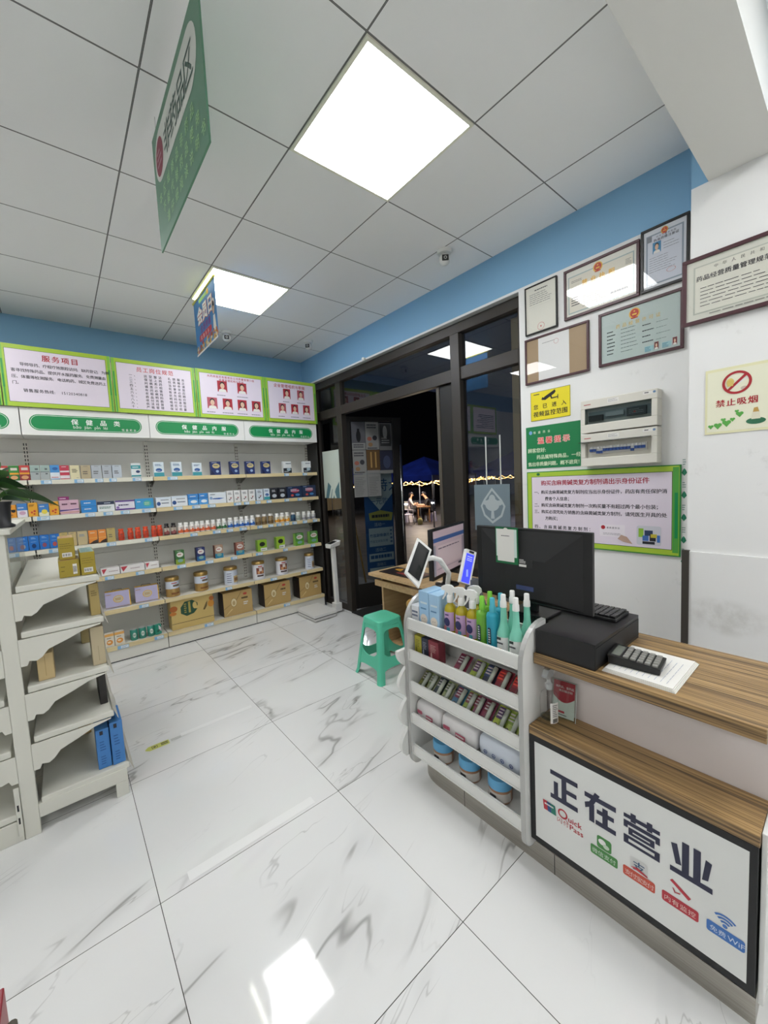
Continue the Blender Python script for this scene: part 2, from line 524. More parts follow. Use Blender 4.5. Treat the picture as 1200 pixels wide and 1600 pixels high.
frame_bars('trim_5', [((x1 + .02, 1.60, .02), (x1 + .10, 1.70, 2.70))], M('#8e7a5e', .6))  # tan reveal outside
gl = MB()
xm = XG + .035
gl.quad([(xm, 1.588, 2.445), (xm, 2.112, 2.445), (xm, 2.112, 2.715), (xm, 1.588, 2.715)], STORE)
gl.quad([(xm, 2.205, 2.445), (xm, 3.868, 2.445), (xm, 3.868, 2.715), (xm, 2.205, 2.715)], STORE)
gl.quad([(xm, 3.966, 2.445), (xm, 4.40, 2.445), (xm, 4.40, 2.715), (xm, 3.966, 2.715)], STORE)
gl.quad([(xm, 1.588, .10), (xm, 2.112, .10), (xm, 2.112, 2.345), (xm, 1.588, 2.345)], STORE)
gl.quad([(xm, 3.966, .08), (xm, 4.40, .08), (xm, 4.40, 2.345), (xm, 3.966, 2.345)], STORE)
structure(gl.build('window_3'))
# frosted films stuck on the panes
FROST = M('#cfd8cc', .6, 0, .5, 0, 0); FROSTB = M('#6f7f88', .5)
b = MB(); b.box((xm - .006, 4.01, 1.37), (xm - .003, 4.385, 1.955), FROST)
f = F(b, (xm - .006, 4.385, 1.37), -Y_, Z_)
TEAL = M('#587d86', .5)
f.poly([(.03, 0), (.16, 0), (.20, .12), (.10, .20)], TEAL); f.poly([(.20, 0), (.35, 0), (.35, .20), (.27, .12)], TEAL)
f.poly([(.10, .0), (.19, .2), (.28, 0), (.24, 0), (.19, .12), (.14, 0)], FROST, 2)
tag(b.build('window_film'), 'pale frosted film with teal mountain mark on the narrow side window', 'window film')
b = MB(); b.box((xm - .006, 1.70, 1.115), (xm - .003, 2.03, 1.485), FROSTB)
f = F(b, (xm - .006, 2.03, 1.115), -Y_, Z_); EM = M('#a9b3b6', .5)
def ringpoly(f, pts, w, m, L=1):
    cx = sum(p[0] for p in pts) / len(pts); cy = sum(p[1] for p in pts) / len(pts)
    inn = [(cx + (p[0] - cx) * (1 - w), cy + (p[1] - cy) * (1 - w)) for p in pts]
    for i in range(len(pts)):
        j = (i + 1) % len(pts); f.poly([pts[i], pts[j], inn[j], inn[i]][::-1], m, L)
ringpoly(f, [(.17, .345), (.09, .25), (.06, .2), (.09, .12), (.17, .06), (.26, .12), (.29, .2), (.26, .25)], .16, EM)
f.ell(.17, .21, .065, .05, EM); f.poly([(.155, .1), (.19, .1), (.18, .2), (.165, .2)], EM); f.ell(.17, .255, .03, .035, EM)
f.ell(.115, .225, .03, .02, EM); f.ell(.235, .225, .03, .02, EM)
for yy in (1.90, 1.77): b.box((xm - .006, yy, 1.486), (xm - .004, yy + .012, 1.86), M('#b9bdba', .5))
tag(b.build('window_film'), 'blue-grey film with pale diamond emblem on the right window pane', 'window film')

# open glass door leaf, swung out into the night
t = empty('door_1', (2.64, 3.93, .01), math.atan2(-.114, .43)); structure(t)
LW, LH = .775, 2.32
b = MB(); b.box((0, -.02, 0), (.10, .02, LH), FRAMED); b.build('stile', t, bevel=.004)
b = MB(); b.box((LW - .125, -.02, 0), (LW, .02, LH), FRAMED); b.build('stile', t, bevel=.004)
b = MB(); b.box((.10, -.02, 0), (LW - .125, .02, .30), FRAMED); b.build('bottom_rail', t, bevel=.004)
b = MB(); b.box((.10, -.02, LH - .05), (LW - .125, .02, LH), FRAMED); b.build('top_rail', t, bevel=.004)
b = MB(); b.quad([(.10, 0, .30), (LW - .125, 0, .30), (LW - .125, 0, LH - .05), (.10, 0, LH - .05)], STORE); b.build('glass_pane', t)
b = MB(); b.tube([(LW - .05, -.065, .45), (LW - .05, -.065, 1.98)], .014, CHROME)
for z in (.75, 1.72): b.tube([(LW - .05, -.02, z), (LW - .05, -.065, z)], .009, CHROME)
b.build('door_handle', t)
DX, DY = Vector((.43, -.114, 0)).normalized(), Vector((.114, .43, 0)).normalized()
def leafpt(a, d, z): return Vector((2.64, 3.93, .01)) + DX * a + DY * d + Z_ * z
GP = M('#848482', .7); GP2 = M('#626262', .7)
sheets = [
    (.115, 1.93, .175, .33, 'grey printed sheet with a dark bottle picture, top left on the door glass', 'a'),
    (.295, 1.93, .175, .33, 'grey printed sheet with small pictures, top middle on the door glass', 'b'),
    (.475, 1.92, .17, .33, 'dark grey printed sheet, top right on the door glass', 'c'),
    (.115, 1.64, .175, .285, 'grey printed sheet with fruit picture, middle left on the door glass', 'd'),
    (.295, 1.64, .175, .285, 'brown printed sheet with legs picture, middle of the door glass', 'e'),
    (.475, 1.635, .17, .28, 'dark blue printed sheet, middle right on the door glass', 'g'),
    (.115, 1.36, .175, .275, 'grey sheet of typed lines, lower left on the door glass', 'h'),
    (.295, 1.36, .175, .275, 'crumpled grey sheet of typed lines, lower middle on the door glass', 'i')]
for a, z, w, h, lab, k in sheets:
    b = MB(); o = leafpt(a, -.004, z)
    b.prism([(0, 0), (w, 0), (w, h), (0, h)], o, DX, Z_, DY * .001, GP if k != 'c' else GP2)
    f = F(b, o, DX, Z_)
    if k == 'a': f.rect(0, .08, w, h, M('#55555a', .7)); f.ell(w / 2, .16, .03, .07, BLACK, 2); f.rect(w / 2 - .015, .2, w / 2 + .015, .25, BLACK, 2); f.bars(.02, .02, w - .02, .07, 2, INK, 2)
    elif k in 'bd': f.bars(.02, h - .08, w - .02, h - .02, 2, INK, 2, .5, 3); f.ell(.05, .13, .03, .025, M('#9a5a4a'), 2); f.ell(.12, .14, .03, .03, INK, 2); f.ell(.06, .06, .03, .025, M('#8a6a4a'), 2); f.bars(.02, .005, w - .02, .03, 1, INK)
    elif k == 'c': f.rect(.01, .05, w - .01, h - .01, M('#2f2f30', .7)); f.ell(.08, .22, .03, .08, GP, 2); f.bars(.03, .08, .14, .16, 3, GP, 2)
    elif k == 'e': f.rect(0, .04, w, h, M('#5c4426', .7)); f.rect(.05, .07, .07, .26, M('#a8834a'), 2); f.rect(.11, .07, .13, .26, M('#a8834a'), 2)
    elif k == 'g': f.rect(0, .04, w, h, M('#23273a', .7)); f.ell(.09, .14, .05, .08, M('#3a415a'), 2)
    else: f.bars(.02, .02, w - .02, h - .03, 11, M('#5f5f5f'), 2, .3, ord(k))
    tag(b.build('printed_sheet'), lab, 'paper sheet', 'printed sheets on the glass door')
# tall blue promotion poster standing behind the door glass
b = MB(); o = leafpt(.25, .035, .40)
BLUP, PALE = M('#1d4f82', .6), M('#a9b6b8', .6)
b.prism([(0, 0), (.385, 0), (.385, 1.27), (0, 1.27)], o, DX, Z_, DY * .004, BLUP)
f = F(b, o, DX, Z_)
f.rect(0, .98, .385, 1.27, PALE); f.text('特大', .16, 1.03, .17, BLUP, 2)
f.poly([(.03, .98), (.385, .98), (.2, .78)], PALE, 1); f.text('一元购', .06, .86, .09, BLUP, 2)
f.poly([(.06, .66), (.36, .64), (.38, .74), (.21, .78), (.05, .75)], M('#a5a04a'), 2); f.bars(.09, .68, .34, .72, 1, INK, 3, .9)
f.text('活动一', .19, .585, .05, PALE, 2, align='c')
f.rect(.04, .33, .37, .56, PALE); f.text('竹盐副骨康片', .05, .45, .045, BLUP, 2, bold=.03); f.text('竹盐艾灸贴买赠', .05, .38, .035, BLUP, 2); f.bars(.33, .35, .36, .54, 4, BLUP, 2)
f.text('活动二', .19, .265, .05, PALE, 2, align='c'); f.rect(.03, .14, .37, .24, PALE); f.bars(.05, .16, .35, .22, 1, BLUP, 2, .7)
f.text('活动三', .19, .08, .045, PALE, 2, align='c'); f.rect(.03, .0, .37, .06, PALE)
tag(b.build('promotion_poster'), 'tall blue promotion poster behind the glass of the open door', 'poster')
b = MB(); b.tube([leafpt(.135, .10, 1.02), leafpt(.28, .10, 0.005)], .011, M('#b08a4a', .5)); b.tube([leafpt(.276, .10, .06), leafpt(.285, .10, 0.0)], [.012, .05], M('#8a6a3a', .8))
tag(b.build('broom'), 'tan wooden broom handle leaning behind the door glass', 'broom')
b = MB(); b.box((2.58, 3.1, .001), (3.0, 3.85, .012), M('#1b1a1a', .8)); tag(b.build('door_mat'), 'dark doormat on the threshold under the open door', 'mat')

# ---------------------------------------------------------------- posters on the back wall
PY, PS = 4.278, .9345          # stand on the header boxes of the bays
def wall_poster(xa, xb, z0, z1, label, fill):
    b = MB(); w, h = xb - xa, z1 - z0
    o = (xa * PS, PY, 1.557 + (z0 - 1.557) * PS)
    b.box(o, (xb * PS, PY + .014, o[2] + h * PS), LIME)
    b.box((xa * PS + .1, PY + .015, 2.284), (xa * PS + .13, PY + .09, o[2] + h * .5), M('#8d8d88'))
    f = F(b, o, X_, Z_, .0006); f.sc = PS
    G2, G3 = M('#3c9a4a', .45), M('#7fbf45', .45)
    for x in (0, w - .028):
        f.rect(x + .004, .0, x + .024, h, G3, 1); f.rect(x + .008, h * .3, x + .02, h * .75, G2, 2); f.rect(x + .012, 0, x + .017, h * .5, GREEN, 3)
    f.rect(.036, .036, w - .036, h - .036, M('#45603a'), 1); f.rect(.039, .039, w - .039, h - .039, LILAC, 2)
    g = F(b, o, X_, Z_, .002); g.sc = PS
    fill(g, w, h)
    tag(b.build('wall_poster'), label, 'poster', 'green framed posters above the shelves')
def p1(f, w, h):
    f.text('服务项目', w / 2 + .02, h - .115, .058, RED, 1, .066, .03, 'c')
    for i, s in enumerate(['  导师导药、疗程疗效跟踪访问;缺药登记;为顾', '客寻找特殊药品、提供开水服药服务;免费测量血', '压、体重等检测服务;电话购药、城区免费送药上', '门。']):
        f.text(s, .065, h - .172 - i * .052, .031, INK, 1, .0298, .018)
    f.text('销售服务热线:', .13, .125, .032, INK, 1, .034, .02); f.text('15120340818', .38, .125, .034, INK, 1)
def p2(f, w, h):
    f.text('员工岗位规范', w / 2, h - .105, .05, M('#d0555a'), 1, .056, .02, 'c')
    for i, s in enumerate(['一、 店堂整洁 礼貌服务', '二、 保证上岗 仪表端正', '三、 问病卖药 当好参谋', '四、 诚恳介绍 实事求是', '五、 有问必答 有求必应', '六、 老弱病残 优先照顾', '七、 商品明码 明码标价', '八、 收付货款 唱付准整', '九、 依法经营 诚实守信', '十、 严格管理 保证质量']):
        f.text(s, .135, h - .155 - i * .0335, .029, INK, 1, .0425, .018)
def p3(f, w, h):
    f.text('大药房医药有限责任公司质量管理小组', w / 2, h - .075, .028, RED, 1, .031, .02, 'c')
    f.text('质量管理机构与职能', w / 2, h - .108, .028, RED, 1, .031, .02, 'c')
    R2 = M('#a82836', .6); R3 = M('#b25560', .6)
    for i, (x, y) in enumerate([(.22, .29), (.44, .29), (.10, .10), (.265, .10), (.43, .10), (.595, .10)]):
        f.face(x, y, .105, .12, R3 if i == 2 else R2, i > 3, 1); f.bars(x - .01, y - .05, x + .12, y - .02, 1, M('#8a8590'), 1, .3, i)
def p4(f, w, h):
    f.text('企业管理组织与职能', w / 2 - .02, h - .095, .044, RED, 1, .047, .025, 'c')
    R2 = M('#a82836', .6); R3 = M('#b25560', .6)
    for i, (x, y) in enumerate([(.23, .285), (.42, .285), (.16, .105), (.325, .105), (.49, .105)]):
        f.face(x, y, .095, .12, R3 if i in (1, 2) else R2, i == 4, 1); f.bars(x - .01, y - .05, x + .11, y - .02, 1, M('#8a8590'), 1, .3, i)
wall_poster(-.278, .49, 2.337, 2.852, 'green framed poster of a service list and hotline with a short red title', p1)
wall_poster(.497, 1.234, 2.337, 2.848, 'green framed poster of ten numbered staff rules with a pale red title', p2)
wall_poster(1.242, 2.004, 2.337, 2.852, 'green framed poster with six red portrait photos', p3)
wall_poster(2.012, 2.70, 2.337, 2.852, 'green framed poster with five red portrait photos in the corner', p4)
wall_poster(-1.04, -.286, 2.337, 2.852, 'green framed poster cut off at the left edge of the photo', lambda f, w, h: f.bars(.1, .1, w - .1, h - .15, 8, INK, 1, .4))

# ---------------------------------------------------------------- shelving bays along the back wall
SF, SB = 4.345, 4.605          # shelf front and back
TAGB, TAGW = M('#86b4d8', .4), M('#dfe8ee', .4)
def hdr_text(f, w, kind):
    f.rrect(.05 if kind else .1, .035, w - .06, .165, .065, GREEN, 1); 
    f.rrect(.058 if kind else .108, .042, w - .068, .158, .058, M('#e9f2ea'), 2); f.rrect(.061 if kind else .111, .045, w - .071, .155, .055, GREEN, 3)
    WT = M('#eef3ee', .5)
    if kind == 1:
        f.text('保健品类', w * .5 - .13, .095, .05, WT, 4, .10, .03); f.text('bǎo  jiàn  pǐn  lèi', w * .5 - .12, .06, .036, WT, 4, bold=0)
    else:
        f.text('保健品内服', w * .5 - .17, .095, .047, WT, 4, .095, .03); f.text('bǎo  jiàn  pǐn  nèi  fú', w * .5 - .15, .06, .034, WT, 4, bold=0)
    f.text('恒盛药业', w - .22, .053, .022, WT, 4, .03, 0)
def shelving_bay(xa, xb, label, heights, tags, kind, right_end=False):
    t = thing('shelving_bay', label, 'shelving', ((xa + xb) / 2, 4.5, 0), 0, 'white shelving bays along the back wall')
    o = ((xa + xb) / 2, 4.5, 0)
    b = MB()
    for z0, z1 in ((.1, .55), (.553, 1.0), (1.003, 1.45), (1.453, 1.95), (1.953, 2.33)):
        b.box((xa + .002, SB + .002, z0), (xb - .002, SB + .02, z1), BACKP)
    b.build('back_panel', t, o)
    for xu in ((xa,) if not right_end else (xa, xb)):
        b = MB(); b.box((xu - .0175, SB - .012, .02), (xu + .0175, SB + .0012, 2.06), SHELFW)
        f = F(b, (xu - .018, SB - .012, 0), X_, Z_, .0006)
        for i in range(64):
            z = .14 + i * .0333
            if z > 2.03: break
            f.rect(.006, z, .013, z + .021, BLACK); f.rect(.023, z, .03, z + .021, BLACK)
        b.build('upright', t, o)
    b = MB(); b.box((xa + .003, SF + .005, .012), (xb - .003, SF + .03, .115), SHELFW); b.box((xa + .003, SF + .02, 0), (xb - .003, SF + .05, .012), BLACK)
    b.build('plinth', t, o)
    for j, z in enumerate(heights):
        b = MB(); b.box((xa + .004, SF + .008, z - .022), (xb - .004, SB - .0125, z), SHELFW)
        s = b.build('shelf', t, o)
        b = MB(); b.hexa([(xa + .004, SF - .004, z - .036), (xb - .004, SF - .004, z - .036), (xb - .004, SF + .008, z - .036), (xa + .004, SF + .008, z - .036)],
                         [(xa + .004, SF, z + .002), (xb - .004, SF, z + .002), (xb - .004, SF + .008, z + .002), (xa + .004, SF + .008, z + .002)], BEIGE if kind != 1 or j > 2 else M('#d8d5c4', .4))
        plabel(b.build('price_strip', s, o), 'pale wood coloured price strip')
        if j < len(heights) - 1:
            for xu in (xa + .021, xb - .023):
                b = MB(); b.prism([(0, 0), (.2, 0), (.2, -.012), (.03, -.07), (0, -.07)], (xu - .002, SB - .001, z - .023), -Y_, Z_, X_ * .004, M('#8d8c85', .5)); b.build('bracket', t, o)
        for k, (x, w) in enumerate(tags.get(j, [])):
            if not xa < x < xb - .03: continue
            b = MB(); b.box((x, SF - .0065, z - .034), (x + w, SF - .0045, z - .003), TAGB)
            f = F(b, (x, SF - .0065, z - .034), X_, Z_, .0004); f.rect(w * .3, .004, w - .004, .027, TAGW); f.bars(w * .36, .008, w - .01, .024, 2, M('#9aa6ad'), 2, .4, k)
            plabel(b.build('price_tag', t, o), 'blue and white price tag')
    b = MB(); b.box((xa + .002, 4.30, 2.065), (xb - .002, SB, 2.282), WHITE)
    f = F(b, (xa + .002, 4.30, 2.068), X_, Z_, .0006); hdr_text(f, xb - xa - .004, kind)
    plabel(b.build('header_box', t, o, bevel=.003), 'white header with green category strip')
    if right_end:
        b = MB(); b.box((xb + .016, SF + .004, .0), (xb + .022, SB + .03, 2.32), M('#2b2a28', .5)); b.build('end_panel', t, o)
HS = [1.70, 1.40, 1.12, .815, .495, .155]
TG = {0: [(-.33, .09), (-.23, .07), (-.1, .07), (.12, .065), (.265, .06), (.37, .055), (.55, .07), (.84, .09), (1.6, .07), (2.07, .06), (2.31, .06)],
      1: [(-.15, .08), (.17, .07), (.3, .07), (.43, .07), (.6, .07), (.87, .08), (1.04, .08), (1.19, .08), (1.46, .08), (1.57, .06), (1.7, .06), (1.83, .06), (2.05, .06), (2.22, .06)],
      2: [(-.2, .10), (-.1, .08), (-.02, .06), (.30, .07), (.6, .06), (1.0, .07), (1.22, .08), (1.36, .07), (1.5, .08), (1.7, .06), (1.83, .06), (1.93, .06), (2.03, .06), (2.13, .06), (2.27, .06), (2.41, .06)],
      3: [(.26, .07), (.5, .07), (.855, .08), (1.12, .08), (1.38, .07), (1.66, .08), (1.99, .06), (2.36, .06)],
      4: [(.5, .08), (1.3, .07), (1.81, .08), (2.2, .08)], 5: [(.3, .09), (.6, .08), (1.06, .09), (1.95, .08)]}
shelving_bay(-1.08, -.182, 'white shelving bay mostly hidden behind the near gondola, at the left edge', HS, {0: [(-.33, .09)]}, 1)
shelving_bay(-.18, .72, 'white wall shelving bay with small cartons, orange jars and two lilac cases', HS, TG, 1)
shelving_bay(.72, 1.62, 'middle white wall shelving bay with pale wood strips and a tall gold carton', HS, TG, 2)
shelving_bay(1.62, 2.515, 'white wall shelving bay in the corner beside the door', HS, TG, 3, True)

# ---------------------------------------------------------------- goods on the back shelves
def carton(name, x, w, z, h, d, base, deco, label, group, y=4.372, rz=0, side=None):
    b = MB()
    b.box((-w / 2, 0, 0), (w / 2, d, h), M(base, .42))
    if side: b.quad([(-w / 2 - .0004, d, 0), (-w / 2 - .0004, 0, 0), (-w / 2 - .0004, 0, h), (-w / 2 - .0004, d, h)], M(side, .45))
    f = F(b, (-w / 2, 0, 0), X_, Z_, .0005)
    for L, q in enumerate(deco):
        k = q[0]; c = M(q[-1], .45)
        if k == 'r': f.rect(q[1] * w, q[2] * h, q[3] * w, q[4] * h, c, L + 1)
        elif k == 'e': f.ell(q[1] * w, q[2] * h, q[3] * w, q[4] * h, c, L + 1, 14)
        elif k == 'b': f.bars(q[1] * w, q[2] * h, q[3] * w, q[4] * h, q[5], c, L + 1, .5, int(x * 997) % 89)
        elif k == 'p': f.poly([(a * w, c2 * h) for a, c2 in q[1]], c, L + 1)
    o = b.build(name, bevel=.0012, seg=1)
    o.location = (x, y, z); o.rotation_euler = (0, 0, rz)
    return tag(o, label, 'carton', group)
def shelf_carton(x0, x1, z, h, base, deco, label, group, d=.06, name='medicine_carton', **k):
    return carton(name, (x0 + x1) / 2, (x1 - x0) - .003, z, h, d, base, deco, label, group, **k)
D_food = lambda top, bot: [('r', 0, .52, 1, 1, top), ('r', 0, .4, 1, .52, '#e0a030'), ('r', 0, 0, 1, .4, bot), ('r', .2, .68, .85, .85, '#d8cfc4'), ('e', .5, .2, .36, .13, '#d8a070')]
D_grey = [('r', 0, .55, 1, 1, '#9fb3ac'), ('b', .5, .62, .9, .85, 1, '#4a4f52'), ('b', .55, .33, .9, .5, 1, '#4a4f52'), ('r', 0, .53, 1, .56, '#4a4f52')]
D_plain = [('b', .2, .3, .7, .6, 2, '#5d5a55'), ('b', .3, .88, .75, .94, 1, '#77736c')]
D_teal = [('r', 0, 0, 1, .28, '#3b96a0'), ('b', .15, .72, .9, .88, 2, '#2a5b8a'), ('e', .5, .45, .32, .13, '#2b5a9a'), ('b', .3, .36, .7, .44, 1, '#c7d3da')]
D_navy = [('e', .52, .67, .38, .18, '#c8b884'), ('b', .25, .64, .8, .76, 1, '#26386a'), ('b', .1, .87, .7, .95, 1, '#b9c2d6'), ('e', .62, .27, .16, .1, '#9fb6d8'), ('p', [(0, 0), (.4, 0), (0, .4)], '#16214a')]
D_wb = [('r', 0, 0, 1, .42, '#1c2430'), ('b', .3, .72, .95, .9, 1, '#7c858c'), ('e', .65, .3, .25, .14, '#9fb3bd'), ('b', .1, .08, .6, .18, 1, '#c7d3da')]
R1 = 'goods on the top back shelf'; Z1 = 1.7025
top = [(-.352, -.290, .120, '#b53a3c', D_food('#c04440', '#8e2f36'), 'red and yellow food carton, the one at the left end of the top shelf'),
 (-.290, -.226, .120, '#3c8a3c', D_food('#3c8a3c', '#2f6f38'), 'green and yellow food carton between two red ones on the top shelf'),
 (-.226, -.161, .122, '#b53a3c', D_food('#c04440', '#8e2f36'), 'red and yellow food carton right of the green one on the top shelf'),
 (-.159, -.098, .122, '#a9b0b0', D_grey, 'grey-green carton with black print, beside the red food carton'),
 (-.097, -.036, .122, '#a9b0b0', D_grey, 'grey-green carton with black print, beside the blue carton'),
 (-.035, .029, .122, '#4b92cf', [('r', 0, .28, 1, .48, '#d9e4ec'), ('r', 0, .05, 1, .28, '#dfe0e4'), ('e', .55, .75, .3, .1, '#235fa5'), ('b', .1, .1, .9, .2, 1, '#c25a66')], 'blue and white striped carton on the top shelf'),
 (.029, .095, .118, '#c23a4e', [('r', 0, .5, 1, .62, '#e6d6d8'), ('r', 0, .06, 1, .28, '#e0dadd'), ('b', .2, .85, .8, .94, 1, '#e6d6d8')], 'crimson and white striped carton on the top shelf'),
 (.097, .166, .118, '#dcd3ac', [('b', .2, .45, .8, .75, 3, '#3d3a34'), ('b', .6, .05, .9, .1, 1, '#77736c')], 'cream carton with dark print on the top shelf'),
 (.171, .243, .117, '#b5a687', D_plain, 'tan carton beside the cream one on the top shelf'),
 (.246, .322, .117, '#b2b8be', D_plain, 'silver-grey carton beside the tan one on the top shelf'),
 (.325, .398, .117, '#b2b8be', D_plain, 'silver-grey carton, middle of three on the top shelf'),
 (.400, .474, .116, '#b9c2cb', D_plain, 'silver-grey carton, right one of three on the top shelf'),
 (.547, .627, .131, '#dfe4e4', [('r', 0, .6, 1, .85, '#2b9aa0'), ('b', .15, .66, .85, .78, 1, '#dfe4e4'), ('e', .7, .4, .22, .1, '#2a3f6a'), ('r', 0, .05, 1, .15, '#2b9aa0')], 'white and teal carton standing alone on the top shelf'),
 (.734, .824, .140, '#d7e2e8', D_teal, 'white and blue-teal carton, left of three spaced apart on the top shelf'),
 (.890, .985, .141, '#d7e2e8', D_teal, 'white and blue-teal carton, middle of three spaced apart on the top shelf'),
 (1.083, 1.172, .131, '#d7e2e8', D_teal, 'smaller white and blue-teal carton next to the navy cartons on the top shelf'),
 (1.263, 1.366, .142, '#22346c', D_navy, 'navy carton with gold oval, first of four on the top shelf'),
 (1.461, 1.561, .142, '#22346c', D_navy, 'navy carton with gold oval, second of four on the top shelf'),
 (1.632, 1.734, .142, '#22346c', D_navy, 'navy carton with gold oval, third of four on the top shelf'),
 (1.818, 1.922, .140, '#22346c', D_navy, 'navy carton with gold oval, fourth of four on the top shelf'),
 (2.080, 2.185, .138, '#dde1e0', D_wb, 'white carton with black lower half, second from the corner on the top shelf'),
 (2.342, 2.448, .138, '#dde1e0', D_wb, 'white carton with black lower half at the corner end of the top shelf')]
for x0_, x1_, h, base, dec, lab in top:
    shelf_carton(x0_, x1_, Z1, h, base, dec, lab, R1, rz=random.uniform(-.05, .05) if x0_ > .5 else 0, d=.05)
R2g = 'goods on the second back shelf'; Z2 = 1.4025
D_sun = [('e', .3, .52, .2, .12, '#17161a'), ('e', .74, .52, .2, .12, '#17161a'), ('r', .1, .57, .95, .63, '#17161a'), ('b', .2, .15, .8, .3, 2, '#6a3a1a'), ('b', .1, .8, .8, .92, 1, '#7a4a1a')]
D_or = [('e', .35, .3, .12, .08, '#c2402c'), ('e', .65, .38, .14, .08, '#c2402c'), ('e', .6, .18, .12, .06, '#c2402c'), ('b', .1, .72, .7, .88, 2, '#7a4a1a')]
D_by = [('r', 0, .0, 1, .3, '#dfe0c8'), ('e', .55, .35, .3, .2, '#e2cf4c'), ('b', .1, .72, .75, .88, 1, '#dfe6ee')]
D_bp = [('r', 0, .0, 1, .5, '#e2dde4'), ('e', .5, .3, .32, .14, '#c8a0b8'), ('b', .1, .62, .8, .76, 1, '#dfe6ee')]
D_pill = [('r', 0, .8, 1, 1, '#d2dde6'), ('e', .16, .36, .13, .2, '#2b4f8a'), ('b', .35, .3, .9, .5, 1, '#5e6a78'), ('b', .3, .65, .9, .78, 1, '#4a5868')]
D_bw = [('r', 0, .0, 1, .55, '#4f9ad8'), ('e', .55, .3, .33, .14, '#dfe8ee'), ('b', .2, .72, .8, .86, 1, '#dfe8ee'), ('r', 0, .55, 1, .6, '#1c5ea8')]
D_tick = [('p', [(.22, .3), (.42, .16), (.85, .48), (.44, .26)], '#22242c'), ('b', .2, .65, .8, .85, 2, '#4a4e58'), ('e', .6, .38, .12, .05, '#a54a4a')]
D_dark = [('b', .2, .62, .8, .84, 2, '#d2d6da'), ('e', .5, .3, .3, .16, '#c0c8d0'), ('r', .0, .9, 1, 1, '#30343c')]
D_nw = [('e', .5, .62, .3, .18, '#a8344a'), ('b', .2, .55, .8, .78, 2, '#cfd6e6'), ('e', .3, .22, .1, .1, '#c0504a'), ('e', .66, .25, .16, .1, '#4a86c0'), ('b', .06, .85, .3, .94, 1, '#8aa0c8')]
sec = [(-.408, -.342, .108, '#e0a02e', D_or, 'orange carton behind the pot plant leaves, left end of the second shelf'),
 (-.339, -.270, .104, '#e0972a', D_sun, 'orange carton with black sunglasses picture'),
 (-.268, -.203, .112, '#3f7fc4', D_bp, 'blue and white carton with pink oval next to the sunglasses carton'),
 (-.200, -.139, .114, '#e3a52f', D_or, 'orange carton between two blue ones on the second shelf'),
 (-.135, -.069, .098, '#3f7fc4', D_by, 'blue carton with yellow picture beneath the plant leaf'),
 (-.067, -.003, .114, '#e3a52f', D_or, 'orange carton touching the big pink one on the second shelf'),
 (.001, .134, .120, '#d3acbc', [('r', 0, .08, 1, .16, '#c79a8a'), ('p', [(0, .2), (.5, .26), (1, .3), (1, .36), (.5, .31), (0, .33)], '#4a3f86'), ('b', .12, .6, .42, .82, 1, '#6a4a5a'), ('b', .58, .6, .9, .82, 1, '#6a4a5a'), ('r', .485, 0, .492, 1, '#b890a2')], 'wide pink double carton on the second shelf'),
 (.146, .259, .110, '#2e86cc', [('r', .0, .48, 1, .52, '#1d66a8'), ('b', .2, .7, .85, .84, 1, '#dfe8ee'), ('b', .2, .22, .85, .36, 1, '#dfe8ee')], 'bright blue carton in two tiers beside the pink carton'),
 (.263, .392, .090, '#dfe3e4', [('r', 0, .68, 1, 1, '#27304c'), ('b', .1, .25, .8, .5, 2, '#3a6a58'), ('b', .4, .76, .8, .9, 1, '#cfd6e0')], 'white carton with navy top band on the second shelf'),
 (.397, .551, .090, '#e0dde6', [('r', 0, .85, 1, 1, '#5c3a86'), ('r', 0, 0, 1, .16, '#5c3a86'), ('b', .15, .4, .85, .65, 1, '#3a3460'), ('e', .12, .3, .08, .12, '#8a6ab0')], 'white carton with purple bands on the second shelf'),
 (.554, .708, .096, '#3f98cc', [('e', .65, .5, .22, .3, '#4fb0a8'), ('b', .5, .35, .85, .65, 2, '#c8d8a8'), ('b', .1, .6, .35, .8, 1, '#dfe8ee')], 'wide turquoise-blue carton at the right end of the first visible bay, second shelf'),
 (.728, .861, .098, '#dfe4e8', D_pill, 'white carton with blue dots, left of two on the second shelf'),
 (.864, 1.012, .102, '#dfe4e8', D_pill, 'white carton with blue dots, right of two on the second shelf'),
 (1.015, 1.114, .112, '#3a86cc', D_bw, 'blue and white carton, left of two touching on the second shelf'),
 (1.117, 1.209, .114, '#3a86cc', D_bw, 'blue and white carton, right of two touching on the second shelf'),
 (1.213, 1.396, .116, '#dde4ea', [('p', [(.2, .4), (.6, .36), (.9, .46), (.6, .5), (.25, .48)], '#2a5fa8'), ('b', .1, .75, .5, .88, 1, '#4a5868'), ('e', .14, .5, .08, .14, '#8aa8cc')], 'wide white carton with a blue streak on the second shelf')]
for i in range(4):
    xs = [(1.400, 1.473), (1.478, 1.550), (1.560, 1.634), (1.642, 1.715)][i]
    sec.append((xs[0], xs[1], .126, '#e2e2e0', D_tick, 'slim white carton with a black tick, %s of four on the second shelf' % ORD[i]))
sec += [(1.729, 1.808, .128, '#cfdae2', D_tick, 'slim pale blue carton with black tick, right after the four white ones'),
 (1.819, 1.890, .128, '#d3dde4', D_teal, 'slim pale carton with teal foot left of the black cartons'),
 (1.896, 1.992, .133, '#1d1f26', D_dark, 'black carton with white print, left of two on the second shelf'),
 (1.998, 2.095, .133, '#1d1f26', D_dark, 'black carton with white print, right of two on the second shelf'),
 (2.112, 2.308, .138, '#20304e', D_nw, 'wide navy carton with red emblem beside the black cartons'),
 (2.312, 2.496, .142, '#20304e', D_nw, 'wide navy carton with red emblem at the corner end of the second shelf')]
for x0_, x1_, h, base, dec, lab in sec: shelf_carton(x0_, x1_, Z2, h, base, dec, lab, R2g, d=.055)
